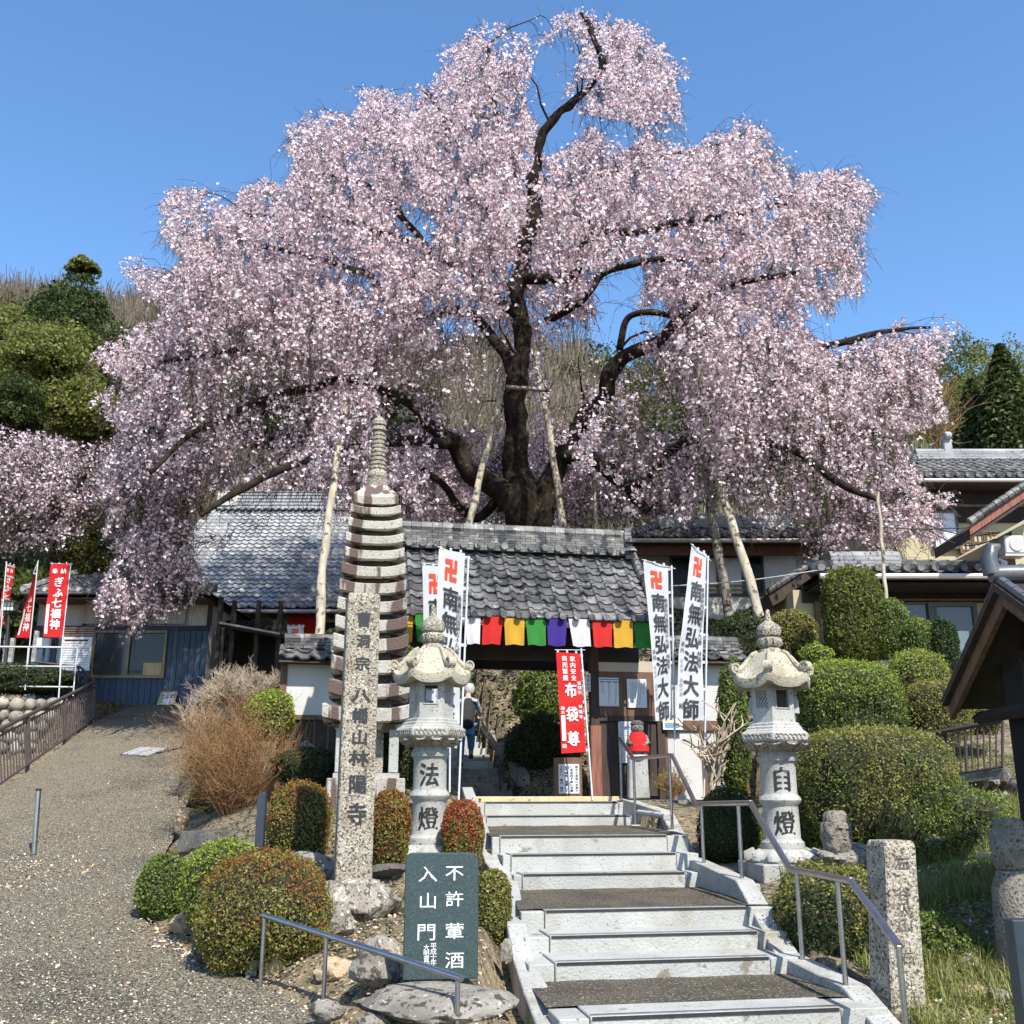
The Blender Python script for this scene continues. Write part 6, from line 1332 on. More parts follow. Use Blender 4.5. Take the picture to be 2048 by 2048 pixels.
B_('loose yellow-green shrub around the foot of the red-brown twigs', 452, 1582, 15.7, 66, 62, 'leaf_olive', 6500, .03, 36, lump=.45, top=M['leaf_lime'], topf=.3)
brush('bare_shrub', 'pale bare shrub with tangled grey twigs beside the blue office', W(478, 1408, 17.5) + Vector((0, 0, -.1)), 60, .62, 1.9, M['twig_pale'], 6, w=.013, kinks=4, branch=3)
brush('bare_shrub', 'small bare tree with gnarled pale trunk beside the white wall', W(1432, 1600, 14.9), 5, 1.05, .3, M['twig_pale'], 12, w=.04)
brush('twiggy_shrub', 'low tan twigs at the driveway edge below the bare shrub', W(400, 1470, 17) + Vector((0, 0, -.05)), 26, .6, 1.1, M['twig_pale'], 9, w=.010)
brush('twiggy_shrub', 'dry brown weeds behind the upper handrail', W(1345, 1600, 14.6), 40, .35, .6, M['twig_brown'], 15, leafm=M['leaf_olive'], nleaf=700, leaf=.03, w=.005)
# palm-like cycad behind the banners
cy = thing('cycad', 'cycad with long green fronds behind the red banners', 'plant', W(60, 1225, 26.8)); cc = W(58, 1190, 26.8)
for k in range(26):
    a = k * 2.4; el = .3 + .9 * ((k * .37) % 1); pts = [cc + Vector((math.cos(a) * s_ * 1.1 * math.cos(el * .9), math.sin(a) * s_ * .9, s_ * 1.1 * math.sin(el) - s_ * s_ * .35)) for s_ in (0, .25, .5, .75, 1)]; mb = MB()
    for i in range(4):
        d = (pts[i + 1] - pts[i]); sd = d.cross(Vector((0, 0, 1))).normalized() * .11
        for j in range(4):
            p = pts[i].lerp(pts[i + 1], j / 4)
            for sg_ in (-1, 1): mb.add([p, p + sd * sg_ + d * .45 + Vector((0, 0, .02)), p + d * .12], [(0, 1, 2)])
    mb.build('frond', M['leaf_green'], cy)
MB().tube([cc + Vector((0, 0, -1)), cc], [.14, .12], 8).build('trunk', M['bark'], cy)
# ================================================================== ROCKS
def RK(label, u, v, y, ru, rv, m, seed, dy=None, **k):
    s = y / 2120; return rock('boulder' if ru > 34 else 'rock', label, W(u, v, y), (ru * s, dy or ru * s * .8, rv * s), seed, M[m], cat='boulder' if ru > 34 else 'rock', **k)
RK('long dark grey boulder above the lime-green bush', 436, 1688, 13.5, 78, 44, 'rock_dark', 3, flat_top=True, rough=.12)
RK('upright tan stone at the driveway edge beside the twiggy shrub', 363, 1646, 14.9, 14, 27, 'rock_tan', 5)
RK('small brown rock under the round dark green bush', 365, 1850, 10.2, 24, 22, 'rock_tan', 8)
RK('dark upright rock below the left side of the largest clipped bush', 424, 1898, 9.1, 36, 42, 'rock_dark', 11, rough=.1)
RK('narrow streaked upright stone right of the dark upright rock', 474, 1915, 8.85, 22, 42, 'rock', 14)
RK('second narrow streaked stone beside the first handrail post', 504, 1925, 8.7, 14, 42, 'rock_pale', 15)
RK('grey boulder between the clipped bushes and the inscribed pillar', 618, 1738, 10.4, 56, 34, 'rock', 17)
RK('flat dark stone slab behind the green tablet', 780, 1737, 9.9, 40, 14, 'rock_dark', 18, flat_top=True)
RK('large lichen-covered rock carrying the inscribed pillar', 705, 1800, 9.65, 82, 66, 'rock_pale', 21, sub=4, flat_top=True, rough=.24)
RK('lichen rock lower left of the pillar rock', 665, 1850, 9.2, 46, 42, 'rock_pale', 23, sub=4)
RK('bright white-topped rock left of the green tablet', 762, 1903, 8.4, 44, 28, 'rock_pale', 25)
RK('rough brown rock in shadow under the white-topped rock', 752, 1938, 7.8, 48, 38, 'rock', 27, sub=4)
RK('tan rock between two handrail posts', 668, 1944, 8.3, 42, 28, 'rock_tan', 29)
RK('small tan rock right of the first handrail post', 552, 1928, 8.7, 22, 28, 'rock_tan', 31)
RK('wide grey boulder carrying the green tablet', 880, 2004, 7.2, 152, 44, 'rock', 33, sub=4, dy=.42, flat_top=True, rough=.12)
RK('rounded rock beside the middle handrail post at the driveway edge', 652, 2022, 7.4, 32, 20, 'rock', 37, facet=False, rough=.1)
RK('rounded rock at the bottom picture edge under the handrail', 745, 2046, 7.0, 30, 18, 'rock', 39, facet=False, rough=.1)
RK('pale rock between the left lantern and the red-tipped bush', 905, 1735, 10.0, 22, 16, 'rock_pale', 40)
RK('dark rock left of the wide tablet boulder', 1012, 1905, 8.3, 16, 22, 'rock', 41)
RK('greyish boulder in the grass below the right slope', 1936, 1934, 8.4, 48, 26, 'rock_pale', 43)
RK('orange-stained rock at the foot of the right slope', 1955, 1995, 7.9, 36, 26, 'rock_tan', 45)
RK('pale rock right of the orange-stained rock', 2005, 2000, 7.8, 34, 26, 'rock_pale', 47)
RK('pale rock set in the middle of the right slope', 1872, 1684, 11.3, 26, 20, 'rock_pale', 49)
RK('pale stone high on the right slope near the stone figures', 1972, 1730, 10.6, 22, 24, 'rock_tan', 51)
RK('flat pale stone below the boulder wall', 1938, 1690, 11.4, 30, 14, 'rock_pale', 53)
RK('pale rounded rock at the foot of the left fence wall', 612, 1494, 15.0, 18, 13, 'rock_pale', 55)
# ================================================================== STONE FIGURES, SHORT PILLAR
def stone_figure(label, u, v0, v1, y, wpx, m, yaw_, seed):
    a, b = W(u, v1, y), W(u, v0, y); h = b.z - a.z; w_ = wpx * y / 2120; o = thing('stone_figure', label, 'stone figure', a); Mx = Matrix.Rotation(yaw_, 4, 'Z')
    bm = bmesh.new(); bmesh.ops.create_icosphere(bm, subdivisions=5, radius=1)
    for q in bm.verts:
        d = q.co.copy(); z = d.z; x = d.x; yy = d.y
        s_ = (abs(x) ** 3 + abs(yy) ** 3 + abs(z) ** 5) ** (-1 / 3.6); p = Vector((x, yy, z)) * s_
        wf = 1.0 if p.z < .45 else .86                                # cap narrower than the head
        if -.1 < p.z < .45: wf = .98
        p = Vector((p.x * w_ * .5 * wf, p.y * w_ * .45 * wf, p.z * h * .5))
        fz = q.co.z
        if yy < -.2:                                                     # face: brow, nose, eyes, lips, chin
            nx_ = p.x / (w_ * .5)
            p.y -= w_ * .10 * math.exp(-(nx_ / .13) ** 2 - ((fz + .02) / .17) ** 2)
            p.y -= w_ * .05 * math.exp(-((fz - .20) / .06) ** 2) * math.exp(-(nx_ / .6) ** 2)
            for ex in (-.36, .36):
                p.y += w_ * .07 * math.exp(-((nx_ - ex) / .16) ** 2 - ((fz - .09) / .07) ** 2); p.y -= w_ * .035 * math.exp(-((nx_ - ex) / .10) ** 2 - ((fz - .07) / .035) ** 2)
            p.y -= w_ * .045 * math.exp(-(nx_ / .25) ** 2 - ((fz + .27) / .04) ** 2); p.y += w_ * .04 * math.exp(-(nx_ / .3) ** 2 - ((fz + .32) / .025) ** 2)
            p.y -= w_ * .04 * math.exp(-(nx_ / .3) ** 2 - ((fz + .42) / .08) ** 2)
        for ex in (-1, 1): p.x += ex * w_ * .05 * math.exp(-((p.x / (w_ * .5) - ex) / .25) ** 2 - ((fz - .02) / .16) ** 2)
        p += Vector(d) * (noise.noise(Vector(d) * 3 + Vector((seed, 0, 0))) * w_ * .05 + noise.noise(Vector(d) * 11) * w_ * .02); q.co = p
    me = bpy.data.meshes.new('head'); bm.to_mesh(me); bm.free(); me.materials.append(m); setattr_smooth(me, 50)
    place('head', me, Matrix.Translation(a + Vector((0, 0, h * .5))) @ Mx, o); return o, a, h, w_
o, a, h, w_ = stone_figure('weathered stone head with a flat cap on a rock beside the right lantern', 1676, 1622, 1708, 10.4, 56, M['figure'], .35, 2)
rock('plinth_rock', None, a + Vector((.05, .05, -.06)), (.30, .26, .16), 61, M['rock'], parent=o)
o, a, h, w_ = stone_figure('large weathered stone figure at the right edge behind the dark metal post', 2030, 1638, 1745, 8.2, 74, M['figure'], .3, 6)
mb = MB().tube([a + Vector((0.02, 0, -1.1)), a + Vector((.02, 0, -.5)), a + Vector((0.01, 0, -.12)), a + Vector((0, 0, .02))], [.22, .21, .19, .13], 14); mb.build('robed_body', M['figure'], o, smooth=60)
y_ = 7.6; a, b = W(1800, 2075, y_), W(1780, 1680, y_); o = thing('carved_stone_post', 'short square stone post with worn carved writing right of the handrail', 'stone post', a); wd_ = .125; Ym = Matrix.Rotation(R_(14), 3, 'Z')
Lr3 = [[a.lerp(b, f) + Ym @ Vector((x * wd_ * s_, y__ * wd_ * s_, 0)) for x, y__ in ((-1, -1), (1, -1), (1, 1), (-1, 1))] for f, s_ in ((-.05, 1.08), (.5, 1.02), (.97, .98), (1, .88))]
loft(MB(), Lr3).build('shaft', M['granite_old'], o, bevel=.012)
fU = (b - a).normalized(); f = plane_f(a + Ym @ Vector((0, -wd_ * 1.03, 0)), Ym @ Vector((1, 0, 0)), fU, Ym @ Vector((0, -1, 0))); H_ = (b - a).length
letters(column('左 谷汲山 右 岐阜道', .0, H_ * .93, H_ * .05, .13, .10, .0), f, 'worn_writing', M['rock_dark'], o, off=.002)
# statue with a red bib on its plinth
y_ = 15.3; o = thing('stone_statue', 'small stone guardian statue wearing a red bib on a pale plinth beside the gate', 'statue', W(1276, 1598, y_))
a, b = W(1276, 1598, y_), W(1276, 1513, y_); MB().box(a.lerp(b, .5) + Vector((0, .02, 0)), (.30, .28, b.z - a.z), tw=.9).build('plinth', M['granite'], o, bevel=.02)
c = b.copy()
mb = MB().lathe([(.13, 0), (.15, .06), (.14, .16), (.115, .26), (.09, .32), (.05, .36)], c, 16); mb.build('body', M['rock'], o, smooth=50)
MB().lathe([(.05, .32), (.085, .345), (.098, .40), (.09, .45), (.06, .485), (.02, .495)], c, 14).build('head', M['rock'], o, smooth=50)
for sx in (-1, 1): MB().tube([c + Vector((sx * .10, -.02, .28)), c + Vector((sx * .14, -.07, .19)), c + Vector((sx * .05, -.14, .15))], [.045, .042, .03], 8).build('arm', M['rock'], o, smooth=60)
mb = MB(); mb.lathe([(.095, .345), (.11, .33), (.105, .325)], c, 16, cap=False); mb.sheet([[c + Vector((math.sin(q) * r_, -math.cos(q) * r_ * 1.03, z_)) for q in [(-1.25 + 2.5 * i / 10) for i in range(11)]] for r_, z_ in ((.10, .34), (.145, .27), (.165, .16), (.168, .07))]); mb.build('red_bib', M['cloth_red'], o, smooth=60)
mb = MB(); mb.lathe([(.07, .44), (.1, .455), (.1, .475), (.075, .50), (.05, .515)], c, 12); mb.build('headdress', M['rock_dark'], o, smooth=50)
for k, (dx, dz) in enumerate(((-.03, .415), (.03, .415))): MB().box(c + Vector((dx, -.09, dz)), (.018, .02, .01)).build('eye', M['ink'], o)
MB().tube([c + Vector((0, -.09, .405)), c + Vector((0, -.112, .385))], [.008, .014], 6).build('nose', M['rock'], o)
MB().lathe([(.16, -.02), (.175, .0), (.15, .02)], c, 14).build('white_lace', M['cloth_white'], o)
# ================================================================== PERSON ON THE SHADED STEPS
def skinned(name, chains, m, parent, sub=2, smooth=True):
    """chains: list of polylines [(Vector, radius)], first one's first vertex is the root; later chains start at an index of an earlier vertex"""
    vs, es, rd = [], [], []
    for ch in chains:
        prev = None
        for it in ch:
            if isinstance(it, int): prev = it; continue
            vs.append(it[0] - ROOT[parent.name]); rd.append(it[1]); i = len(vs) - 1
            if prev is not None: es.append((prev, i))
            prev = i
    me = bpy.data.meshes.new(name); me.from_pydata([tuple(v) for v in vs], es, []); o = bpy.data.objects.new(name, me); COL.objects.link(o)
    md = o.modifiers.new('s', 'SKIN'); md.use_smooth_shade = True
    for i, d in enumerate(me.skin_vertices[0].data): r = rd[i]; d.radius = (r, r) if not hasattr(r, '__len__') else r
    me.skin_vertices[0].data[0].use_root = True
    if sub: s = o.modifiers.new('u', 'SUBSURF'); s.levels = sub; s.render_levels = sub
    bpy.context.view_layer.update(); m2 = bpy.data.meshes.new_from_object(o.evaluated_get(bpy.context.evaluated_depsgraph_get())); bpy.data.objects.remove(o); m2.materials.clear(); m2.materials.append(m); m2.name = name
    return link(name, m2, parent)
M['skin'] = mat('skin', (.45, .27, .19), (.5, .31, .22), 6, .6); M['hair'] = mat('grey_hair', (.32, .31, .30), (.45, .44, .43), 30, .8); M['coat'] = mat('black_coat', (.012, .012, .014), (.02, .02, .024), 8, .85)
M['jeans'] = mat('blue_jeans', (.05, .16, .36), (.10, .25, .48), 12, .85); M['shirt'] = mat('grey_checked_shirt', (.42, .44, .50), (.10, .13, .26), 28, .9)
F0 = W(931, 1531, 19.3); pe = thing('person', 'person in dark coat and blue jeans bending forward on the shaded steps', 'person', F0)
def q_(x, y, z): return F0 + Vector((x, y, z))
chest = q_(.03, .22, 1.12); neck = q_(.02, .31, 1.27); head = q_(.03, .40, 1.37)
skinned('body', [[(q_(0, .02, .80), .13), (q_(.01, .10, .96), .125), (chest, .14), (neck, .055), (q_(.02, .36, 1.32), .05), (head, .09), (q_(.035, .42, 1.44), .085)], [0, (q_(-.08, .02, .74), .085), (q_(-.09, .0, .45), .065), (q_(-.09, .03, .10), .045), (q_(-.09, -.03, .05), .045), (q_(-.09, .12, .03), .035)], [0, (q_(.08, .06, .74), .085), (q_(.09, .16, .50), .065), (q_(.09, .22, .22), .045), (q_(.09, .17, .19), .045), (q_(.09, .32, .17), .035)]], M['skin'], pe)
skinned('coat', [[(q_(0, .0, .62), .17), (q_(0, .02, .80), .165), (q_(.01, .11, .97), .16), (q_(.03, .21, 1.13), .165), (q_(.02, .27, 1.2), .10)]], M['coat'], pe)
skinned('shirt', [[(q_(.03, .20, 1.10), .15), (q_(.03, .25, 1.20), .12), (q_(.02, .29, 1.25), .07)], [1, (q_(.18, .26, 1.17), .06), (q_(.24, .42, .99), .048), (q_(.23, .60, .93), .036)], [1, (q_(-.16, .24, 1.15), .06), (q_(-.20, .30, .95), .048), (q_(-.17, .42, .86), .036)]], M['shirt'], pe)
skinned('jeans', [[(q_(0, .02, .70), .13), (q_(-.08, .02, .64), .095), (q_(-.09, .0, .42), .08), (q_(-.09, .03, .11), .06)], [0, (q_(.08, .07, .66), .095), (q_(.09, .15, .48), .08), (q_(.09, .21, .27), .06)]], M['jeans'], pe)
MB().lathe([(.02, .115), (.07, .10), (.10, .05), (.108, 0), (.10, -.05), (.085, -.08)], q_(.035, .40, 1.42), 16).build('hair', M['hair'], pe, smooth=60)
for sx, hp in ((1, q_(.23, .64, .92)), (-1, q_(-.17, .46, .85))):
    skinned('hand', [[(hp, .026), (hp + Vector((0, .05, -.005)), .030), (hp + Vector((-.022, .09, -.012)), .010), (hp + Vector((-.024, .115, -.03)), .009)]] + [[1, (hp + Vector((dx, .092, -.01)), .010), (hp + Vector((dx, .118 + .006 * j, -.03)), .009)] for j, dx in enumerate((-.008, .008, .022))] + [[0, (hp + Vector((-.035 * sx, .03, -.01)), .011), (hp + Vector((-.045 * sx, .06, -.025)), .009)]], M['skin'], pe, sub=1)
for sx, sy, sz in ((-.09, .03, .03), (.09, .22, .17)): MB().box(q_(sx, sy, sz), (.1, .27, .08), tw=.8).build('shoe', M['coat'], pe, bevel=.02)
# ================================================================== GROUND LITTER AND GRASS
g = np.random.default_rng(3)
def scatter(name, label, spots, size, m, rise=.01):
    P = []
    for (u, v, ru, rv, n) in spots:
        for _ in range(n):
            uu, vv = u + g.normal() * ru, v + g.normal() * rv
            if vv > 2060 or vv < 1420: continue
            p = onpath(uu, vv)
            if p.x > xr(p.y) + .05 or p.x < xl(p.y): continue
            P.append((p.x, p.y, p.z + rise))
    P = np.array(P); V, F = leaves(P, size, g, nrm=np.array([[0, 0, 3.]]), aspect=.6)
    o = link(name, npmesh(name, V, F, m)); props(o, label, kind='stuff')
_vv = np.linspace(1400, 2070, 300); _op = [onpath(0, v).y for v in _vv]
def onpath(u, v):
    y = float(np.interp(v, _vv, _op)); d = ray(u, v); return Vector((d.x / d.y * y, y, zpath(y)))
scatter('fallen_leaves', 'orange and tan leaves scattered on the driveway', [(60, 1740, 50, 18, 160), (160, 1740, 25, 8, 60), (20, 1770, 25, 8, 80), (345, 1870, 22, 14, 140), (385, 1905, 18, 12, 120), (440, 1930, 30, 12, 90), (300, 1850, 20, 8, 40), (250, 1900, 160, 90, 120), (330, 1600, 20, 60, 60)], .045, M['litter'])
scatter('fallen_petals', 'pale petals scattered on the driveway', [(200, 1800, 200, 140, 420), (60, 1730, 50, 20, 120), (300, 1765, 18, 8, 60), (380, 1890, 30, 18, 160), (350, 1600, 40, 60, 80), (200, 2000, 200, 40, 160)], .028, M['petal_litter'])
def ground_leaves(name, label, n, box, size, m, up=3., hi=.02, cond=None):
    X = g.uniform(box[0], box[1], n); Y = g.uniform(box[2], box[3], n); Z = Hgrid(X, Y); P = np.c_[X, Y, Z + hi]
    XR = np.array([xr(q) for q in Y]); i2, _ = in_stairs(X, Y); k = ((X > XR) | (Y > 27)) & ~i2
    if cond is not None: k &= cond(X, Y)
    P = P[k]; V, F = leaves(P, size, g, nrm=np.array([[0, 0, up]]), aspect=.55); o = link(name, npmesh(name, V, F, m)); props(o, label, kind='stuff')
ground_leaves('leaf_litter', 'dry tan leaves on the garden bed between driveway and steps', 9000, (-3, 1.2, 6, 12), .035, M['litter'])
ground_leaves('ground_cover', 'low green ground cover in the left garden', 5000, (-3.5, .5, 8.5, 16), .05, M['leaf_dark'], 1.5, .03)
ground_leaves('undergrowth', 'dark ivy and undergrowth on the banks behind the gate', 16000, (-6, 9, 18.4, 30), .12, M['leaf_dark'], .9, .08)
# grass on the right slope: bent blades
n = 60000; X = g.uniform(2.6, 6.5, n); Y = g.uniform(6.6, 13.5, n); Z = Hgrid(X, Y); i2, _ = in_stairs(X, Y); dn_ = np.array([noise.noise(Vector((x * .9, y * .9, 0))) for x, y in zip(X, Y)]); k = ~i2 & (dn_ > -.22); X, Y, Z = X[k], Y[k], Z[k]; n = len(X)
hgt = g.uniform(.06, .24, n); az = g.uniform(0, 6.28, n); ln = g.uniform(.2, 1.1, n); w_ = .0045; P0 = np.c_[X, Y, Z - .01]; D = np.c_[np.cos(az) * ln * .5, np.sin(az) * ln * .5, np.ones(n)] * hgt[:, None]; Sd = np.c_[-np.sin(az), np.cos(az), np.zeros(n)] * w_
tip = P0 + D + np.c_[np.cos(az), np.sin(az), -.3 * np.ones(n)] * (hgt * ln * .6)[:, None]; mid = P0 + D * .6
V = np.stack([P0 - Sd, P0 + Sd, mid + Sd * .7, tip, mid - Sd * .7], 1).reshape(-1, 3); F = (np.arange(n) * 5)[:, None]; Fq = np.concatenate([F + np.array([[0, 1, 2, 4]]), F + np.array([[4, 2, 3, 3]])])
Ft3 = np.concatenate([F + np.array([[0, 1, 2]]), F + np.array([[0, 2, 4]]), F + np.array([[4, 2, 3]])])
o = link('grass', npmesh('grass', V, Ft3, M['grass'])); props(o, 'tangled green and straw grass on the right slope', kind='stuff')
ground_leaves('ivy', 'small-leaved ivy creeping over the right slope', 52000, (2.6, 7.5, 7.2, 16), .036, M['leaf_green'], 1.2, .04, cond=lambda X, Y: (np.sin(X * 2.1 + 1) * np.sin(Y * 1.7) > -.45))

ground_leaves('dry_leaves', 'dry straw-coloured leaves among the grass of the right slope', 12000, (2.8, 7.0, 6.6, 13.5), .04, M['litter'], 1.5, .03)
RK('small pale stone among grass left of the orange-stained rock', 1905, 2012, 7.8, 18, 12, 'rock_pale', 71)
RK('dull brown stone half buried above the greyish boulder', 1900, 1860, 9.3, 26, 16, 'rock_tan', 73)
RK('mossy stone near the shelter post on the right slope', 1985, 1800, 9.9, 30, 22, 'rock', 75)

# loose aggregate standing proud of the worn asphalt near the viewer
n = 60000; Yg = 6.2 + 16 * g.random(n) ** 1.7; Xg = g.uniform(-7.5, 1.5, n); Xl = np.array([xl(q) for q in Yg]); Xr_ = np.array([xr(q) for q in Yg]); k = (Xg > Xl) & (Xg < Xr_ - .02) & (np.abs(Xg) < Yg * .55); Xg, Yg = Xg[k], Yg[k]; Zg2 = np.interp(Yg, [a for a, b in ZP], [b for a, b in ZP]) + .012
for nm, lb, m_, sl_ in (('gravel', 'pale loose grit on the asphalt driveway', M['grit_pale'], slice(0, None, 2)), ('grit', 'dark loose grit on the asphalt driveway', M['grit_dark'], slice(1, None, 2))):
    P = np.c_[Xg, Yg, Zg2][sl_]; V, F = leaves(P, .017, g, nrm=np.array([[0, 0, 1.6]]), aspect=.8); props(link(nm, npmesh(nm, V, F, m_)), lb, kind='stuff')

B_('leafy dark shrub high on the bank above the shaded steps', 1010, 1345, 24, 46, 36, 'leaf_dark', 4000, .07, 61, lump=.3)
B_('tangled green shrub left of the shaded steps behind the gate', 905, 1380, 21, 40, 60, 'leaf_green', 4500, .06, 62, lump=.35)
# ================================================================== CHERRY TREES
def catmull(P, n=6):
    out = []; P = [P[0]] + list(P) + [P[-1]]
    for i in range(1, len(P) - 2):
        p0, p1, p2, p3 = [np.array(q) for q in P[i - 1:i + 3]]
        for k in range(n):
            t = k / n; out.append(.5 * ((2 * p1) + (-p0 + p2) * t + (2 * p0 - 5 * p1 + 4 * p2 - p3) * t * t + (-p0 + 3 * p1 - 3 * p2 + p3) * t ** 3))
    out.append(np.array(P[-2])); return out
def ribbons(A, B, w_):
    d = unit(B - A); s = np.cross(d, np.array([[0.1, 1., 0.05]])); bad = np.linalg.norm(s, axis=1) < .05; s[bad] = [1, 0, 0]; s = unit(s) * np.asarray(w_).reshape(-1, 1)
    V = np.stack([A - s, A + s, B + s * .8, B - s * .8], 1).reshape(-1, 3); return V, np.arange(len(V)).reshape(-1, 4)
def cherry(name, label, base, limbs, sil, holes, ntar, nstr, slen, bl, bpm, seed, yc, depth, cpx, rpx, clear=None, show={}, knob=1.0, dens=None, tips_w=.005, tk_low=None):
    """limbs: {name: [(u, v, y, r)...]}; the first is the trunk. Twigs grow from the limbs to points spread through the crown, and weeping strands hang from them"""
    rg = np.random.default_rng(seed); T = thing(name, label, 'cherry tree', base)
    nodes, nrad, show_px = [], [], []
    for ln, pts in limbs:
        P4 = [(*W(u, v, y), r * knob * (1 if r < .09 else (.62 if r > .14 else .8 - .18 * (r - .09) / .05))) for u, v, y, r in pts]; C = catmull(P4, 6); pp = [Vector(c[:3]) for c in C]; rr = [max(.01, c[3]) for c in C]
        jj = [p + Vector((noise.noise(p * 1.3), noise.noise(p * 1.3 + Vector((9, 0, 0))), noise.noise(p * 1.3 + Vector((0, 9, 0))))) * min(.18, r_ * .9) for p, r_ in zip(pp, rr)]
        mb = MB().tube(jj, rr, 14 if rr[0] > .3 else 9)
        if rr[0] > .15:
            for v in mb.v:
                n_ = noise.noise(v * 3.1) * .6 + noise.noise(v * 7) * .35; v += Vector((noise.noise(v * 2.7 + Vector((3, 0, 0))), noise.noise(v * 2.7), n_ * .3)) * min(.10, .22 * rr[0])
        mb.build('trunk' if ln == 'trunk' else 'limb', M['bark'], T, smooth=70)
        for p, r_ in zip(jj, rr): nodes.append(p); nrad.append(r_)
        if ln in show: show_px.append((px([q[:] for q in jj]), np.array([q.y for q in jj]), np.array(rr), show[ln]))
    # crown points
    tar = []; polys = np.array(sil)
    u0, u1, v0, v1 = polys[:, 0].min(), polys[:, 0].max(), polys[:, 1].min(), polys[:, 1].max()
    while len(tar) < ntar:
        U = rg.uniform(u0, u1, 600); Vv = rg.uniform(v0, v1, 600); Q = np.c_[U, Vv]; k = inpoly(Q, sil)
        for h_, keep in holes: ih = inpoly(Q, h_); k &= ~(ih & (rg.random(600) > keep))
        for u, v in Q[k]:
            rho = min(1, math.hypot((u - cpx[0]) / rpx[0], (v - cpx[1]) / rpx[1])); dd = depth * math.sqrt(max(.03, 1 - rho * rho)); s = rg.uniform(-1, 1); s = math.copysign(abs(s) ** .6, s); y = yc + s * dd
            if tk_low and v > tk_low[0] and y < yc: y = yc + rg.uniform(-1, .4) * dd
            if clear and y < yc + .6 and inpoly(np.array([[u, v]]), clear[0])[0] and rg.random() < clear[1]: continue
            tar.append(W(u, v, y))
    tar = tar[:ntar]
    def near_limb(p): return min((p - n_).length_squared for n_ in nodes[::3])
    L0 = [Vector(n_) for n_ in nodes]; tar.sort(key=near_limb)
    segA, segB, sw = [], [], []; twigs = []
    kd = None
    for i, t in enumerate(tar):
        if i % 60 == 0:
            kd = KDTree(len(nodes)); [kd.insert(p, j) for j, p in enumerate(nodes)]; kd.balance()
        # prefer an anchor that lies toward the trunk and below
        c, j, d = kd.find(t + (Vector((base[0], base[1], t.z)) - t).normalized() * .5 + Vector((0, 0, -.25)))
        L = (t - nodes[j]).length; r0 = min(nrad[j] * .55, .012 + .016 * L); p0 = Vector(nodes[j]); side = Vector(rg.normal(size=3)) * L * .10; up = Vector((0, 0, L * .20))
        n_ = max(3, int(L / .35)); prev = p0; rp = r0
        for k in range(1, n_ + 1):
            f = k / n_; q = p0.lerp(t, f) + (side + up) * math.sin(math.pi * f) + Vector(rg.normal(size=3)) * .03; r_ = r0 + (.007 - r0) * f
            segA.append(prev[:]); segB.append(q[:]); sw.append((rp, r_)); nodes.append(q); nrad.append(r_); twigs.append((prev[:], q[:])); prev = q; rp = r_
    A = np.array(segA); B = np.array(segB); sw = np.array(sw); V, F = prisms(A, B, sw[:, 0], sw[:, 1]); o = link('branches', npmesh('branches', V, F, M['bark'], ROOT[T.name], smooth=True), T); o['kind'] = 'stuff'
    # weeping strands
    tw = np.array(twigs); lens = np.linalg.norm(tw[:, 1] - tw[:, 0], axis=1); idx = rg.choice(len(tw), nstr, p=lens / lens.sum()); f = rg.random((nstr, 1)); P = tw[idx, 0] * (1 - f) + tw[idx, 1] * f
    out = unit(P - np.array([[base[0], base[1], 0]]) * [1, 1, 0] - P * [[0, 0, 1]]); vel = unit(out * .55 + rg.normal(size=(nstr, 3)) * .45 + np.array([[0, 0, .25]])); Ls = slen * np.exp(rg.normal(size=nstr) * .45); st_ = .14; ns = int(slen * 3.2 / st_)
    rA, rB, bp = [], [], []
    alive = np.ones(nstr, bool); trav = np.zeros(nstr); sway = rg.normal(size=(nstr, 3)) * .05
    for s in range(ns):
        vel = unit(vel + np.array([[0, 0, -.26]]) + sway + rg.normal(size=(nstr, 3)) * .05); Q = P + vel * st_
        alive &= trav < Ls; uv = px(Q); ins = inpoly(uv, sil) | (rg.random(nstr) < .45)
        for h_, keep in holes:
            if keep < .3: ih = inpoly(uv, h_); ins &= ~(ih & (rg.random(nstr) > (.55 + keep)))
        if clear: ic = inpoly(uv, clear[0]) & (Q[:, 1] < yc); ins &= ~(ic & (rg.random(nstr) < .22 * clear[1]))
        alive &= ins; k = alive.copy()
        for SP, SY, SR, pk in show_px:                                  # keep the main limbs uncovered where the photograph shows them
            cand = np.where(k & (s > 0))[0]
            if not len(cand): break
            dmin = np.full(len(cand), 1e9); cu = uv[cand]; cy_ = Q[cand, 1]
            for (a_, ya_, ra_) in zip(SP[::2], SY[::2], SR[::2]):
                dd = np.hypot(cu[:, 0] - a_[0], cu[:, 1] - a_[1]) - ra_ * 90; dd = np.where(cy_ < ya_, dd, 1e9); dmin = np.minimum(dmin, dd)
            kill = cand[(dmin < 5) & (rg.random(len(cand)) < pk)]; alive[kill] = False; k[kill] = False
        rA.append(P[k]); rB.append(Q[k])
        nb = rg.poisson(bpm * st_, k.sum()); rep = np.repeat(np.arange(k.sum()), nb); ff = rg.random((len(rep), 1)); bp.append(P[k][rep] * (1 - ff) + Q[k][rep] * ff + rg.normal(size=(len(rep), 3)) * bl * .42)
        P = Q; trav += st_
    A = np.concatenate(rA); B = np.concatenate(rB); V, F = ribbons(A, B, np.full(len(A), tips_w)); o = link('hanging_twigs', npmesh('hanging_twigs', V, F, M['twig'], ROOT[T.name]), T); o['kind'] = 'stuff'
    # blossoms on the twigs themselves too
    k = rg.choice(len(tw), int(len(tw) * 2.2)); f = rg.random((len(k), 1)); bt = tw[k, 0] * (1 - f) + tw[k, 1] * f + rg.normal(size=(len(k), 3)) * bl * .8
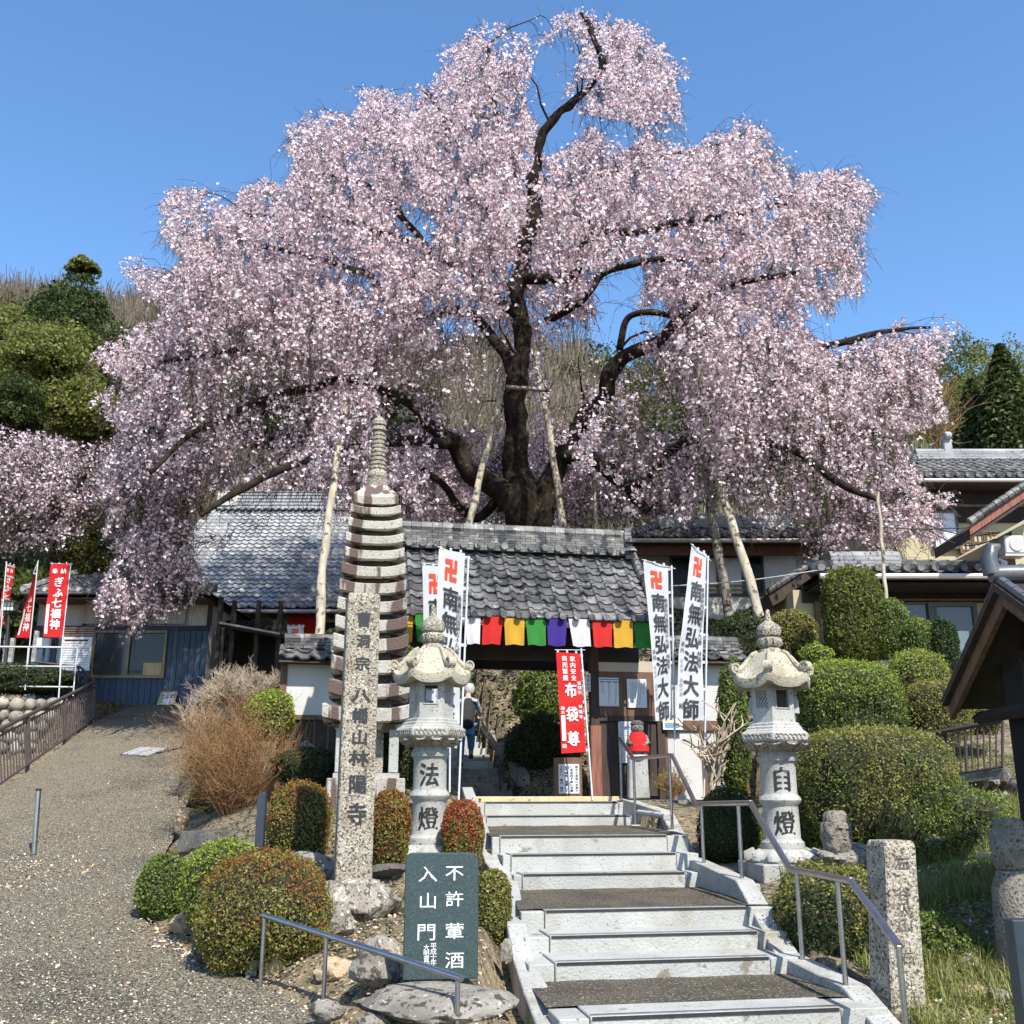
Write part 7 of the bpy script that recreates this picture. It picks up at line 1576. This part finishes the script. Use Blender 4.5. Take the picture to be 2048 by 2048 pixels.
    BP = np.concatenate(bp + [bt]); uv = px(BP); jt = np.array([[noise.noise(Vector((a / 16, b / 16, 1))), noise.noise(Vector((a / 16, b / 16, 7)))] for a, b in uv]); ok = inpoly(uv + jt * 22, sil) | (rg.random(len(BP)) < .10)
    for h_, keep in holes: ok &= ~(inpoly(uv, h_) & (rg.random(len(BP)) > max(keep, .12)))
    if clear: ok &= ~(inpoly(uv, clear[0]) & (BP[:, 1] < yc + .3) & (rg.random(len(BP)) < clear[1] * .5))
    if dens is not None: ok &= rg.random(len(BP)) < dens(uv)
    BP = BP[ok]; n = len(BP); s = bl * rg.uniform(.55, 1.25, n)
    d1 = unit(rg.normal(size=(n, 3)) + unit(BP - np.array([[base[0], base[1] + 2, base[2] + 6]])) * .5); parts = []
    a = unit(np.cross(d1, rg.normal(size=(n, 3)))); b = np.cross(d1, a); S_ = s[:, None]
    # each cluster: a puckered five-sided cup plus a crossing petal, one loose piece
    ring = [BP + (a * math.cos(q) + b * math.sin(q)) * S_ * .5 * (1 if i % 2 == 0 else .8) + d1 * S_ * .18 * (1 if i % 2 else -.2) for i, q in enumerate(np.linspace(0, 2 * math.pi, 5)[:-1])]
    V = np.stack([BP - d1 * S_ * .12] + ring, 1).reshape(-1, 3); i0 = (np.arange(n) * 5)[:, None]; F = np.concatenate([i0 + np.array([[0, 1 + i, 1 + (i + 1) % 4]]) for i in range(4)])
    o = link('blossom', npmesh('blossom', V, F, M['blossom'], ROOT[T.name]), T); o['kind'] = 'stuff'
    print(name, 'blossoms', n, 'strand pieces', len(A)); return T
YT = 23.0
limbs = [('trunk', [(1058, 1200, YT, 1.0), (1056, 1100, YT, .85), (1052, 1050, YT, .76), (1050, 1010, YT, .74), (1040, 960, YT, .55), (1032, 900, YT, .46), (1034, 830, YT, .42), (1038, 760, YT, .38), (1044, 690, YT, .35), (1036, 620, YT, .32), (1046, 540, YT, .30), (1062, 460, YT, .27), (1068, 380, YT, .24), (1080, 300, YT - .2, .21), (1100, 250, YT - .4, .19), (1142, 205, YT - .5, .17), (1180, 170, YT - .6, .14), (1205, 130, YT - .6, .11), (1190, 80, YT - .6, .08), (1165, 25, YT - .6, .05)]),
    ('r1', [(1072, 1060, YT - .1, .55), (1090, 1000, YT - .2, .46), (1115, 940, YT - .3, .40), (1132, 880, YT - .4, .38), (1165, 830, YT - .5, .34), (1205, 790, YT - .6, .31), (1215, 755, YT - .7, .29), (1255, 720, YT - .8, .27), (1310, 685, YT - .9, .24), (1352, 640, YT - 1, .19), (1420, 590, YT - 1.2, .15), (1500, 560, YT - 1.4, .10), (1590, 545, YT - 1.6, .06)]),
    ('r2', [(1120, 905, YT - .4, .32), (1160, 915, YT - .6, .30), (1205, 935, YT - .8, .28), (1250, 965, YT - 1, .27), (1278, 1000, YT - 1.1, .22), (1296, 1025, YT - 1.2, .15)]),
    ('r3', [(1262, 975, YT - 1, .2), (1300, 950, YT - 1.2, .19), (1345, 900, YT - 1.6, .17), (1420, 870, YT - 2, .15), (1500, 880, YT - 2.6, .13), (1590, 900, YT - 3.1, .11), (1680, 960, YT - 3.6, .08), (1760, 1000, YT - 3.8, .05)]),
    ('l1', [(1020, 1020, YT - .1, .55), (985, 970, YT - .2, .44), (945, 935, YT - .3, .38), (905, 890, YT - .4, .34), (875, 865, YT - .5, .27), (830, 820, YT - .7, .22), (770, 780, YT - 1, .18), (700, 760, YT - 1.4, .15), (600, 780, YT - 2, .12), (480, 820, YT - 2.8, .09), (370, 880, YT - 3.4, .06), (300, 950, YT - 4, .04)]),
    ('l2', [(1034, 760, YT, .24), (1000, 700, YT + .2, .22), (950, 640, YT + .3, .20), (890, 620, YT + .3, .18), (800, 640, YT, .17), (770, 600, YT - .1, .16), (735, 548, YT - .3, .14), (690, 530, YT - .4, .12), (640, 520, YT - .6, .10), (560, 500, YT - .8, .07), (470, 480, YT - 1, .05)]),
    ('l3', [(1044, 640, YT, .2), (985, 590, YT - .2, .18), (920, 540, YT - .4, .16), (860, 500, YT - .5, .15), (835, 470, YT - .5, .13), (800, 430, YT - .6, .11), (775, 395, YT - .6, .09), (730, 370, YT - .7, .06), (640, 340, YT - .9, .04)]),
    ('l4', [(855, 490, YT - .5, .12), (810, 478, YT - .5, .11), (745, 462, YT - .5, .10), (700, 440, YT - .6, .08), (620, 430, YT - .8, .05), (500, 430, YT - 1, .04)]),
    ('l5', [(1052, 500, YT, .2), (1000, 440, YT + .2, .17), (930, 390, YT + .2, .16), (905, 372, YT + .1, .17), (898, 330, YT, .15), (895, 280, YT, .12), (880, 220, YT, .09), (850, 180, YT, .06)]),
    ('l6', [(1062, 430, YT, .16), (1030, 350, YT + .2, .14), (1000, 260, YT + .3, .10), (985, 170, YT + .2, .07), (975, 90, YT, .04)]),
    ('r4', [(1046, 560, YT, .24), (1100, 560, YT - .2, .22), (1150, 545, YT - .3, .22), (1165, 500, YT - .4, .20), (1180, 470, YT - .4, .18), (1240, 465, YT - .5, .16), (1300, 462, YT - .6, .15), (1380, 440, YT - .8, .12), (1480, 430, YT - 1, .09), (1600, 400, YT - 1.2, .06), (1700, 390, YT - 1.3, .035)]),
    ('r5', [(1090, 640, YT, .18), (1150, 610, YT - .3, .17), (1180, 575, YT - .5, .16), (1205, 545, YT - .5, .15), (1255, 528, YT - .6, .13), (1330, 520, YT - .7, .10), (1440, 520, YT - .9, .07)]),
    ('r6', [(1240, 700, YT + .2, .15), (1250, 650, YT + .2, .12), (1270, 630, YT + .1, .10), (1310, 625, YT, .08), (1370, 640, YT - .1, .05)]),
    ('r7', [(1066, 400, YT, .15), (1130, 370, YT + .2, .13), (1230, 340, YT + .3, .10), (1340, 310, YT + .2, .07), (1440, 290, YT, .05), (1500, 262, YT, .03)]),
    ('r8', [(1352, 640, YT - 1, .16), (1450, 690, YT - 1.2, .14), (1560, 700, YT - 1.4, .12), (1650, 690, YT - 1.5, .10), (1720, 675, YT - 1.5, .08), (1780, 660, YT - 1.5, .05), (1860, 655, YT - 1.4, .03)]),
    ('l7', [(905, 890, YT - .4, .22), (850, 880, YT - 1.5, .2), (780, 880, YT - 2.6, .17), (690, 900, YT - 3.6, .14), (580, 930, YT - 4.4, .10), (480, 980, YT - 5, .07), (400, 1030, YT - 5.4, .04)]),
    ('l8', [(1000, 1000, YT + .2, .2), (960, 1035, YT + .2, .18), (920, 1010, YT + .3, .15), (880, 960, YT + .5, .12), (830, 930, YT + .6, .08)]),
    ('l9', [(735, 780, YT - 1.2, .12), (690, 720, YT - 1.2, .12), (600, 690, YT - 1.4, .10), (480, 700, YT - 1.6, .08), (350, 720, YT - 1.8, .05), (250, 740, YT - 2, .03)])]
sil = [(1160, 8), (1200, 22), (1250, 38), (1290, 60), (1325, 85), (1340, 105), (1390, 125), (1385, 150), (1350, 165), (1360, 200), (1372, 235), (1378, 262), (1440, 262), (1488, 222), (1500, 240), (1540, 262), (1530, 290), (1592, 310), (1600, 345), (1660, 340), (1730, 325), (1700, 345), (1770, 385), (1745, 410), (1735, 425), (1730, 450), (1718, 470), (1725, 500), (1735, 540), (1712, 560), (1740, 590), (1700, 590), (1668, 600), (1670, 640), (1640, 620), (1612, 600), (1608, 660), (1640, 680), (1700, 690), (1780, 660), (1800, 634), (1812, 650), (1790, 690), (1850, 650), (1900, 632), (1930, 650), (1900, 690), (1870, 740), (1885, 800), (1905, 840), (1850, 860), (1810, 880), (1830, 940), (1850, 990), (1920, 980), (1910, 1010), (1870, 1030), (1900, 1090), (1860, 1100), (1820, 1060), (1800, 1090), (1838, 1200), (1825, 1200), (1780, 1110), (1700, 1080), (1660, 1110), (1640, 1215), (1620, 1225), (1600, 1180), (1600, 1090), (1560, 1060), (1520, 1050), (1480, 1030), (1440, 1000), (1400, 1000), (1390, 1050), (1350, 1060), (1320, 1000), (1250, 1040), (1180, 1020), (1120, 960), (1060, 940), (1000, 960), (950, 1050), (860, 1040), (800, 1060), (790, 1010), (740, 1040), (700, 1030), (640, 1060), (560, 1080), (500, 1080), (440, 1120), (420, 1180), (390, 1215), (350, 1225), (325, 1240), (300, 1240), (285, 1278), (262, 1275), (250, 1245), (210, 1250), (178, 1210), (215, 1150), (230, 1100), (205, 1070), (215, 1010), (190, 960), (215, 900), (240, 860), (180, 800), (185, 780), (240, 770), (175, 715), (200, 690), (250, 660), (300, 640), (330, 620), (285, 590), (245, 545), (225, 505), (270, 510), (330, 540), (360, 530), (345, 490), (318, 470), (330, 440), (310, 410), (345, 372), (400, 378), (460, 410), (485, 375), (520, 355), (570, 370), (590, 330), (575, 300), (570, 260), (610, 225), (650, 215), (700, 230), (720, 215), (700, 168), (745, 175), (800, 190), (850, 165), (880, 140), (875, 100), (930, 78), (970, 40), (1020, 50), (1075, 85), (1085, 60), (1110, 30), (1140, 20)]
holes = [([(1082, 85), (1115, 105), (1112, 200), (1085, 260), (1050, 215), (1062, 140)], .04), ([(1290, 240), (1440, 258), (1400, 285), (1330, 300)], .2), ([(1090, 215), (1150, 225), (1240, 240), (1290, 262), (1260, 300), (1180, 250), (1130, 300), (1085, 305)], .0), ([(1120, 60), (1170, 90), (1130, 190), (1080, 190), (1075, 120)], .25), ([(1190, 560), (1255, 515), (1285, 530), (1290, 570), (1260, 625), (1200, 660), (1190, 610)], .06), ([(800, 400), (850, 420), (880, 450), (860, 480), (800, 470)], .25), ([(660, 500), (700, 490), (760, 560), (740, 590), (690, 560)], .35), ([(1000, 130), (1060, 160), (1060, 230), (1020, 260), (990, 200)], .6), ([(940, 210), (1010, 220), (1000, 270), (940, 260)], .55), ([(1210, 640), (1330, 600), (1350, 650), (1260, 700), (1180, 780), (1150, 840), (1110, 880), (1090, 720), (1160, 640)], .22), ([(880, 640), (1010, 640), (1010, 960), (900, 900), (860, 780)], .30), ([(1260, 720), (1350, 720), (1400, 980), (1300, 1000), (1180, 900), (1230, 800)], .35), ([(760, 700), (870, 700), (870, 900), (760, 900)], .5), ([(1380, 1000), (1560, 880), (1700, 1000), (1640, 1080), (1400, 1060)], .5), ([(640, 980), (700, 980), (790, 1060), (560, 1090)], .35), ([(400, 985), (640, 980), (640, 1120), (430, 1180), (385, 1100)], .10), ([(350, 700), (600, 700), (620, 900), (400, 980)], .5), ([(1560, 850), (1800, 850), (1820, 960), (1600, 960)], .6)]
clear = ([(985, 640), (1100, 600), (1130, 700), (1100, 900), (1290, 1060), (860, 1060), (880, 830), (960, 900)], .97)
def dn_(uv):
    s = np.array([noise.noise(Vector((a / 70, b / 70, 3.3))) for a, b in uv]); low = np.clip((uv[:, 1] - 650) / 500, 0, 1); s2_ = np.array([noise.noise(Vector((a / 15, b / 42, 8.3))) for a, b in uv]); return np.clip(.86 - .20 * low + s * (.4 + .6 * low) + s2_ * 1.2, .06, 1)
tb = W(1058, 1180, YT)
cherry('weeping_cherry_tree', 'huge old weeping cherry in full pale pink bloom rising behind the gate', tb, limbs, sil, holes, 2400, 36000, 1.05, .092, 10.5, 5, YT, 6.2, (1040, 600), (860, 640), clear=clear, show=dict(trunk=.8, r1=.75, r2=.8, l1=.45, r4=.3, r5=.7, r6=.6, l3=.3, l4=.3, l8=.6, l2=.2), dens=dn_, tips_w=.0045)
# second cherry at the left edge, thinner
YL2 = 27.5
lb = [('trunk', [(95, 1150, YL2, .28), (100, 1080, YL2, .22), (110, 1020, YL2, .18), (90, 960, YL2, .14), (60, 920, YL2, .10), (20, 890, YL2, .06)]), ('a', [(105, 1050, YL2, .15), (150, 990, YL2, .12), (180, 930, YL2, .09), (200, 880, YL2, .06)]), ('b', [(100, 1070, YL2, .12), (40, 1060, YL2, .1), (-30, 1070, YL2, .07)]), ('c', [(108, 1020, YL2, .11), (60, 1000, YL2, .09), (0, 960, YL2, .07), (-60, 940, YL2, .05)])]
s2 = [(-120, 830), (-20, 840), (40, 862), (110, 868), (160, 885), (220, 880), (235, 940), (215, 1000), (190, 1060), (150, 1075), (110, 1110), (60, 1095), (20, 1120), (-120, 1130)]
cherry('weeping_cherry_tree', 'smaller thin-flowered cherry at the left edge above the red banners', W(95, 1160, YL2), lb, s2, [([(0, 1010), (120, 1040), (60, 1090), (0, 1090)], .4), ([(150, 1010), (215, 1010), (200, 1060), (140, 1060)], .4)], 300, 3600, .7, .10, 3.4, 9, YL2, 2.2, (60, 960), (190, 150), tips_w=.006)
YB2 = 31.0
lb = [('trunk', [(900, 1120, YB2, .25), (905, 1030, YB2, .2), (880, 960, YB2, .14), (820, 910, YB2, .09), (760, 880, YB2, .05)]), ('a', [(903, 1040, YB2, .15), (960, 960, YB2, .12), (1010, 900, YB2, .08)]), ('b', [(905, 1020, YB2, .15), (860, 1000, YB2, .1), (790, 980, YB2, .06)]), ('c', [(905, 1040, YB2, .15), (1000, 1000, YB2, .12), (1100, 960, YB2, .1), (1200, 920, YB2, .08), (1320, 900, YB2, .05)])]
s3 = [(690, 870), (760, 850), (860, 860), (980, 860), (1100, 870), (1200, 850), (1330, 860), (1400, 890), (1400, 1000), (1340, 1050), (1250, 1060), (1150, 1055), (1000, 1050), (860, 1055), (700, 1040)]
cherry('weeping_cherry_tree', 'deeper pink cherry seen between the main trunk and the hall roof', W(900, 1150, YB2), lb, s3, [], 420, 6000, .8, .095, 5.5, 13, YB2, 1.8, (1040, 950), (380, 120), tips_w=.006)
# ================================================================== HILLS AND WOODS
hu = [-400, -100, 0, 250, 450, 900, 1200, 1500, 1750, 1900, 2048, 2500]; hv = [560, 560, 575, 590, 612, 655, 700, 712, 705, 672, 660, 640]
YH = 95.0
hp = [W(u, v, YH) for u, v in zip(hu, hv)]
def hill_z(x, y):
    f = np.clip((y - 46) / (YH - 46), 0, 1); xs = x * YH / np.maximum(y, 46); zr = np.interp(xs, [p.x for p in hp], [p.z for p in hp]) - 4.5
    z = 4.2 + (zr - 4.2) * (f ** 1.05); z = np.where(y > YH, zr - (y - YH) * .25, z)
    return z + 1.1 * np.sin(x * .16 + y * .09) * np.sin(y * .13) * np.clip((y - 46) / 10, 0, 1)
X, Y = np.meshgrid(np.linspace(-130, 130, 105), np.linspace(45.5, 150, 70)); Z = hill_z(X.ravel(), Y.ravel()); V = np.c_[X.ravel(), Y.ravel(), Z]; nx, ny = 105, 70; I = (np.arange(ny - 1)[:, None] * nx + np.arange(nx - 1)[None]).ravel()
o = link('hill', npmesh('hill', V, np.c_[I, I + 1, I + nx + 1, I + nx], M['hill'], smooth=True)); props(o, 'wooded hillside behind the temple', kind='structure')
g = np.random.default_rng(21)
def crown_pts(c, r, n, rg, lobes=9, top=.0):
    """leaf points on the shells of several lobes spread through a crown"""
    lc = unit(rg.normal(size=(lobes, 3))) * rg.uniform(.25, .72, (lobes, 1)); lr = rg.uniform(.28, .5, lobes); k = rg.integers(0, lobes, n); d = unit(rg.normal(size=(n, 3))); d[:, 2] = np.abs(d[:, 2]) * .8 + d[:, 2] * .2
    return (lc[k] + d * lr[k][:, None] * rg.uniform(.8, 1.05, (n, 1))) * np.array(r) + np.array(c), d
def woods(name, label, n, kind, m, leaf, nl, sz, cond):
    Ps, Ds, SA, SB = [], [], [], []
    c = 0; tries = 0
    while c < n and tries < n * 30:
        tries += 1; y = g.uniform(46.5, 99); x = g.uniform(-.62, .62) * y; z = float(hill_z(np.array([x]), np.array([y]))[0]); uv = px([(x, y, z + 3)])[0]
        if not cond(x, y, uv): continue
        c += 1; s = g.uniform(.75, 1.25) * sz
        if kind == 'leafy':
            P, D = crown_pts((x, y, z + s * .75), (s * .55, s * .55, s * .7), nl, g, 8); Ps.append(P); Ds.append(D)
        else:
            nb = nl; a = g.uniform(0, 6.28, nb); sp_ = g.uniform(.05, .55, nb); b0 = np.c_[np.full(nb, x), np.full(nb, y), z + s * g.uniform(.15, .75, nb)]; d = np.c_[np.cos(a) * sp_, np.sin(a) * sp_, np.ones(nb)]; L = g.uniform(.25, .6, nb)[:, None] * s
            SA.append(b0 + d * np.array([[1, 1, 0]]) * s * .25); SB.append(b0 + d * np.array([[1, 1, 0]]) * s * .25 + d * L * np.array([[.7, .7, .9]])); SA.append(np.array([[x, y, z - .5]])); SB.append(np.array([[x, y, z + s * .8]]))
    if kind == 'leafy': P = np.concatenate(Ps); D = np.concatenate(Ds); V, F = leaves(P, leaf, g, nrm=D * .8, aspect=.7)
    else: A = np.concatenate(SA); B = np.concatenate(SB); V, F = ribbons(A, B, np.full(len(A), leaf))
    o = link(name, npmesh(name, V, F, m)); props(o, label, kind='stuff')
def nz(x, y, s=14): return noise.noise(Vector((x / s, y / s, 1.7)))
woods('bare_woods', 'leafless brown woods covering the hillside', 1500, 'bare', M['forest_bare'], .035, 90, 5.0, lambda x, y, uv: nz(x, y) < (.15 if x < 8 else (-.2 if x < 28 else -.6)))
woods('evergreen_woods', 'evergreen trees scattered among the bare woods', 700, 'leafy', M['forest_ev'], .30, 230, 4.2, lambda x, y, uv: nz(x, y) > .0 or y < 60)
woods('olive_woods', 'olive-green trees on the hillside', 1100, 'leafy', M['forest_olive'], .26, 170, 3.4, lambda x, y, uv: nz(x + 50, y, 10) > (-.05 if x < 15 else -.35))
woods('dark_undergrowth', 'dark bushes at the foot of the hill', 420, 'leafy', M['forest_ev'], .30, 240, 4.4, lambda x, y, uv: y < 55)
def tree(name, label, u, vb, vt, y, ru, m, n, leaf, seed, lobes=14, trunk=.18, cone=False, cat='tree', cover=.85, dpt=None):
    a, b = W(u, vb, y), W(u, vt, y); h = b.z - a.z; rx = ru * y / 2120; rg = np.random.default_rng(seed); T = thing(name, label, cat, a)
    if cone:
        f = rg.uniform(0, 1, n) ** .8; lay = np.floor(f * 14) / 14 + rg.uniform(0, .03, n); rad = (1 - lay) ** .8 * rx * rg.uniform(.55, 1.05, n); az = rg.uniform(0, 6.28, n); P = np.c_[a.x + np.cos(az) * rad, y + np.sin(az) * rad, a.z + h * (.08 + .92 * f) - rad * .22]; D = np.c_[np.cos(az), np.sin(az), np.full(n, .5)]
    else: P, D = crown_pts((a.x, y, a.z + h * (1 - cover / 2)), (rx, dpt or rx, h * cover / 2), n, rg, lobes)
    V, F = leaves(P, leaf, rg, nrm=D * .8, aspect=.6); link('crown', npmesh('crown', V, F, m, ROOT[T.name]), T)
    mb = MB().tube([a, a + Vector((.1, 0, h * .4)), a + Vector((0, 0, h * .8))], [trunk, trunk * .7, trunk * .3], 8)
    for k in range(7): q = a + Vector((0, 0, h * (.3 + .07 * k))); an = k * 2.3; mb.tube([q, q + Vector((math.cos(an) * rx * .6, math.sin(an) * rx * .5, h * .15))], [trunk * .35, trunk * .1], 5)
    mb.build('trunk', M['bark'], T, smooth=60); return T
tree('evergreen_tree', 'tall dark evergreen tree left of the big cherry', 100, 880, 560, 47, 120, M['forest_ev'], 26000, .20, 3, lobes=60)
tree('evergreen_tree', 'broad olive-green tree below the tall evergreen at the left edge', 60, 910, 640, 42, 150, M['forest_olive'], 30000, .17, 4, lobes=70)
tree('evergreen_tree', 'lower olive-green tree between the left cherry and the tall evergreen', 160, 960, 750, 40, 100, M['forest_olive'], 18000, .16, 5, lobes=50)
tree('pine_tree', 'flat-topped pine standing out on the left skyline', 160, 590, 516, 80, 42, M['forest_olive'], 5200, .26, 6, lobes=22, cover=.75)
tree('conifer_tree', 'dark conifer at the right edge behind the two-storey house', 2030, 920, 690, 46, 85, M['forest_ev'], 14000, .26, 7, cone=True)
tree('conifer_tree', 'second dark conifer, smaller, left of the edge conifer', 1960, 920, 760, 48, 60, M['forest_ev'], 9000, .26, 8, cone=True)
tree('evergreen_tree', 'dark evergreen behind the cherry trunk on the left', 560, 960, 760, 42, 130, M['forest_ev'], 12000, .24, 9, lobes=24)
tree('evergreen_tree', 'dark evergreen behind the right drooping cherry branches', 1500, 990, 800, 40, 150, M['forest_ev'], 13000, .24, 10, lobes=26)
tree('evergreen_tree', 'dark evergreen clump behind the right-hand cherry limb', 1330, 980, 830, 41, 90, M['forest_ev'], 8000, .24, 12, lobes=18)
tree('evergreen_tree', 'dark evergreen clump between the left cherry limbs', 340, 1000, 800, 40, 110, M['forest_ev'], 10000, .24, 14, lobes=22)
brush('bare_tree', 'bare spreading tree behind the upper house roof', W(1880, 900, 40), 18, 3.2, .7, M['twig_brown'], 22, cat='tree', w=.025)
# wires
o = thing('overhead_wires', 'thin electric wires running to the cream gabled house', 'wires', W(1850, 1055, 19))
for k, (a, b, sg_) in enumerate((((1660, 1040), (1935, 1055), 10), ((1860, 1062), (1990, 1078), 22), ((1850, 1048), (2000, 1065), 14), ((1340, 1172), (1640, 1140), 6))):
    P_, Q_ = W(*a, 18.6 if k < 3 else 20), W(*b, 18.6 if k < 3 else 18.8); MB().tube([P_.lerp(Q_, i / 12) + Vector((0, 0, -math.sin(math.pi * i / 12) * sg_ * .009)) for i in range(13)], .012, 5).build('wire', M['black_metal'] if k < 3 else M['gutter'], o)

tree('evergreen_tree', 'dark evergreen clump right of the trunk behind the low limb', 1200, 1000, 800, 40, 90, M['forest_ev'], 8000, .24, 15, lobes=18)
tree('evergreen_tree', 'dark evergreen clump left of the trunk above the hall roof', 800, 990, 780, 40, 120, M['forest_ev'], 10000, .24, 16, lobes=20)
tree('evergreen_tree', 'dark evergreen behind the far right drooping branches', 1690, 1000, 830, 39, 110, M['forest_ev'], 10000, .24, 17, lobes=20)

tree('evergreen_tree', 'dark green tree at the left edge just above the pink cherry', -5, 960, 740, 38, 90, M['forest_ev'], 15000, .15, 18, lobes=45)
tree('evergreen_tree', 'dark green tree filling between the tall evergreen and the big cherry', 215, 900, 640, 44, 75, M['forest_ev'], 15000, .17, 19, lobes=45)
tree('evergreen_tree', 'mid green tree on the left skyline beside the flat-topped pine', 20, 800, 590, 52, 90, M['forest_olive'], 15000, .2, 20, lobes=45)
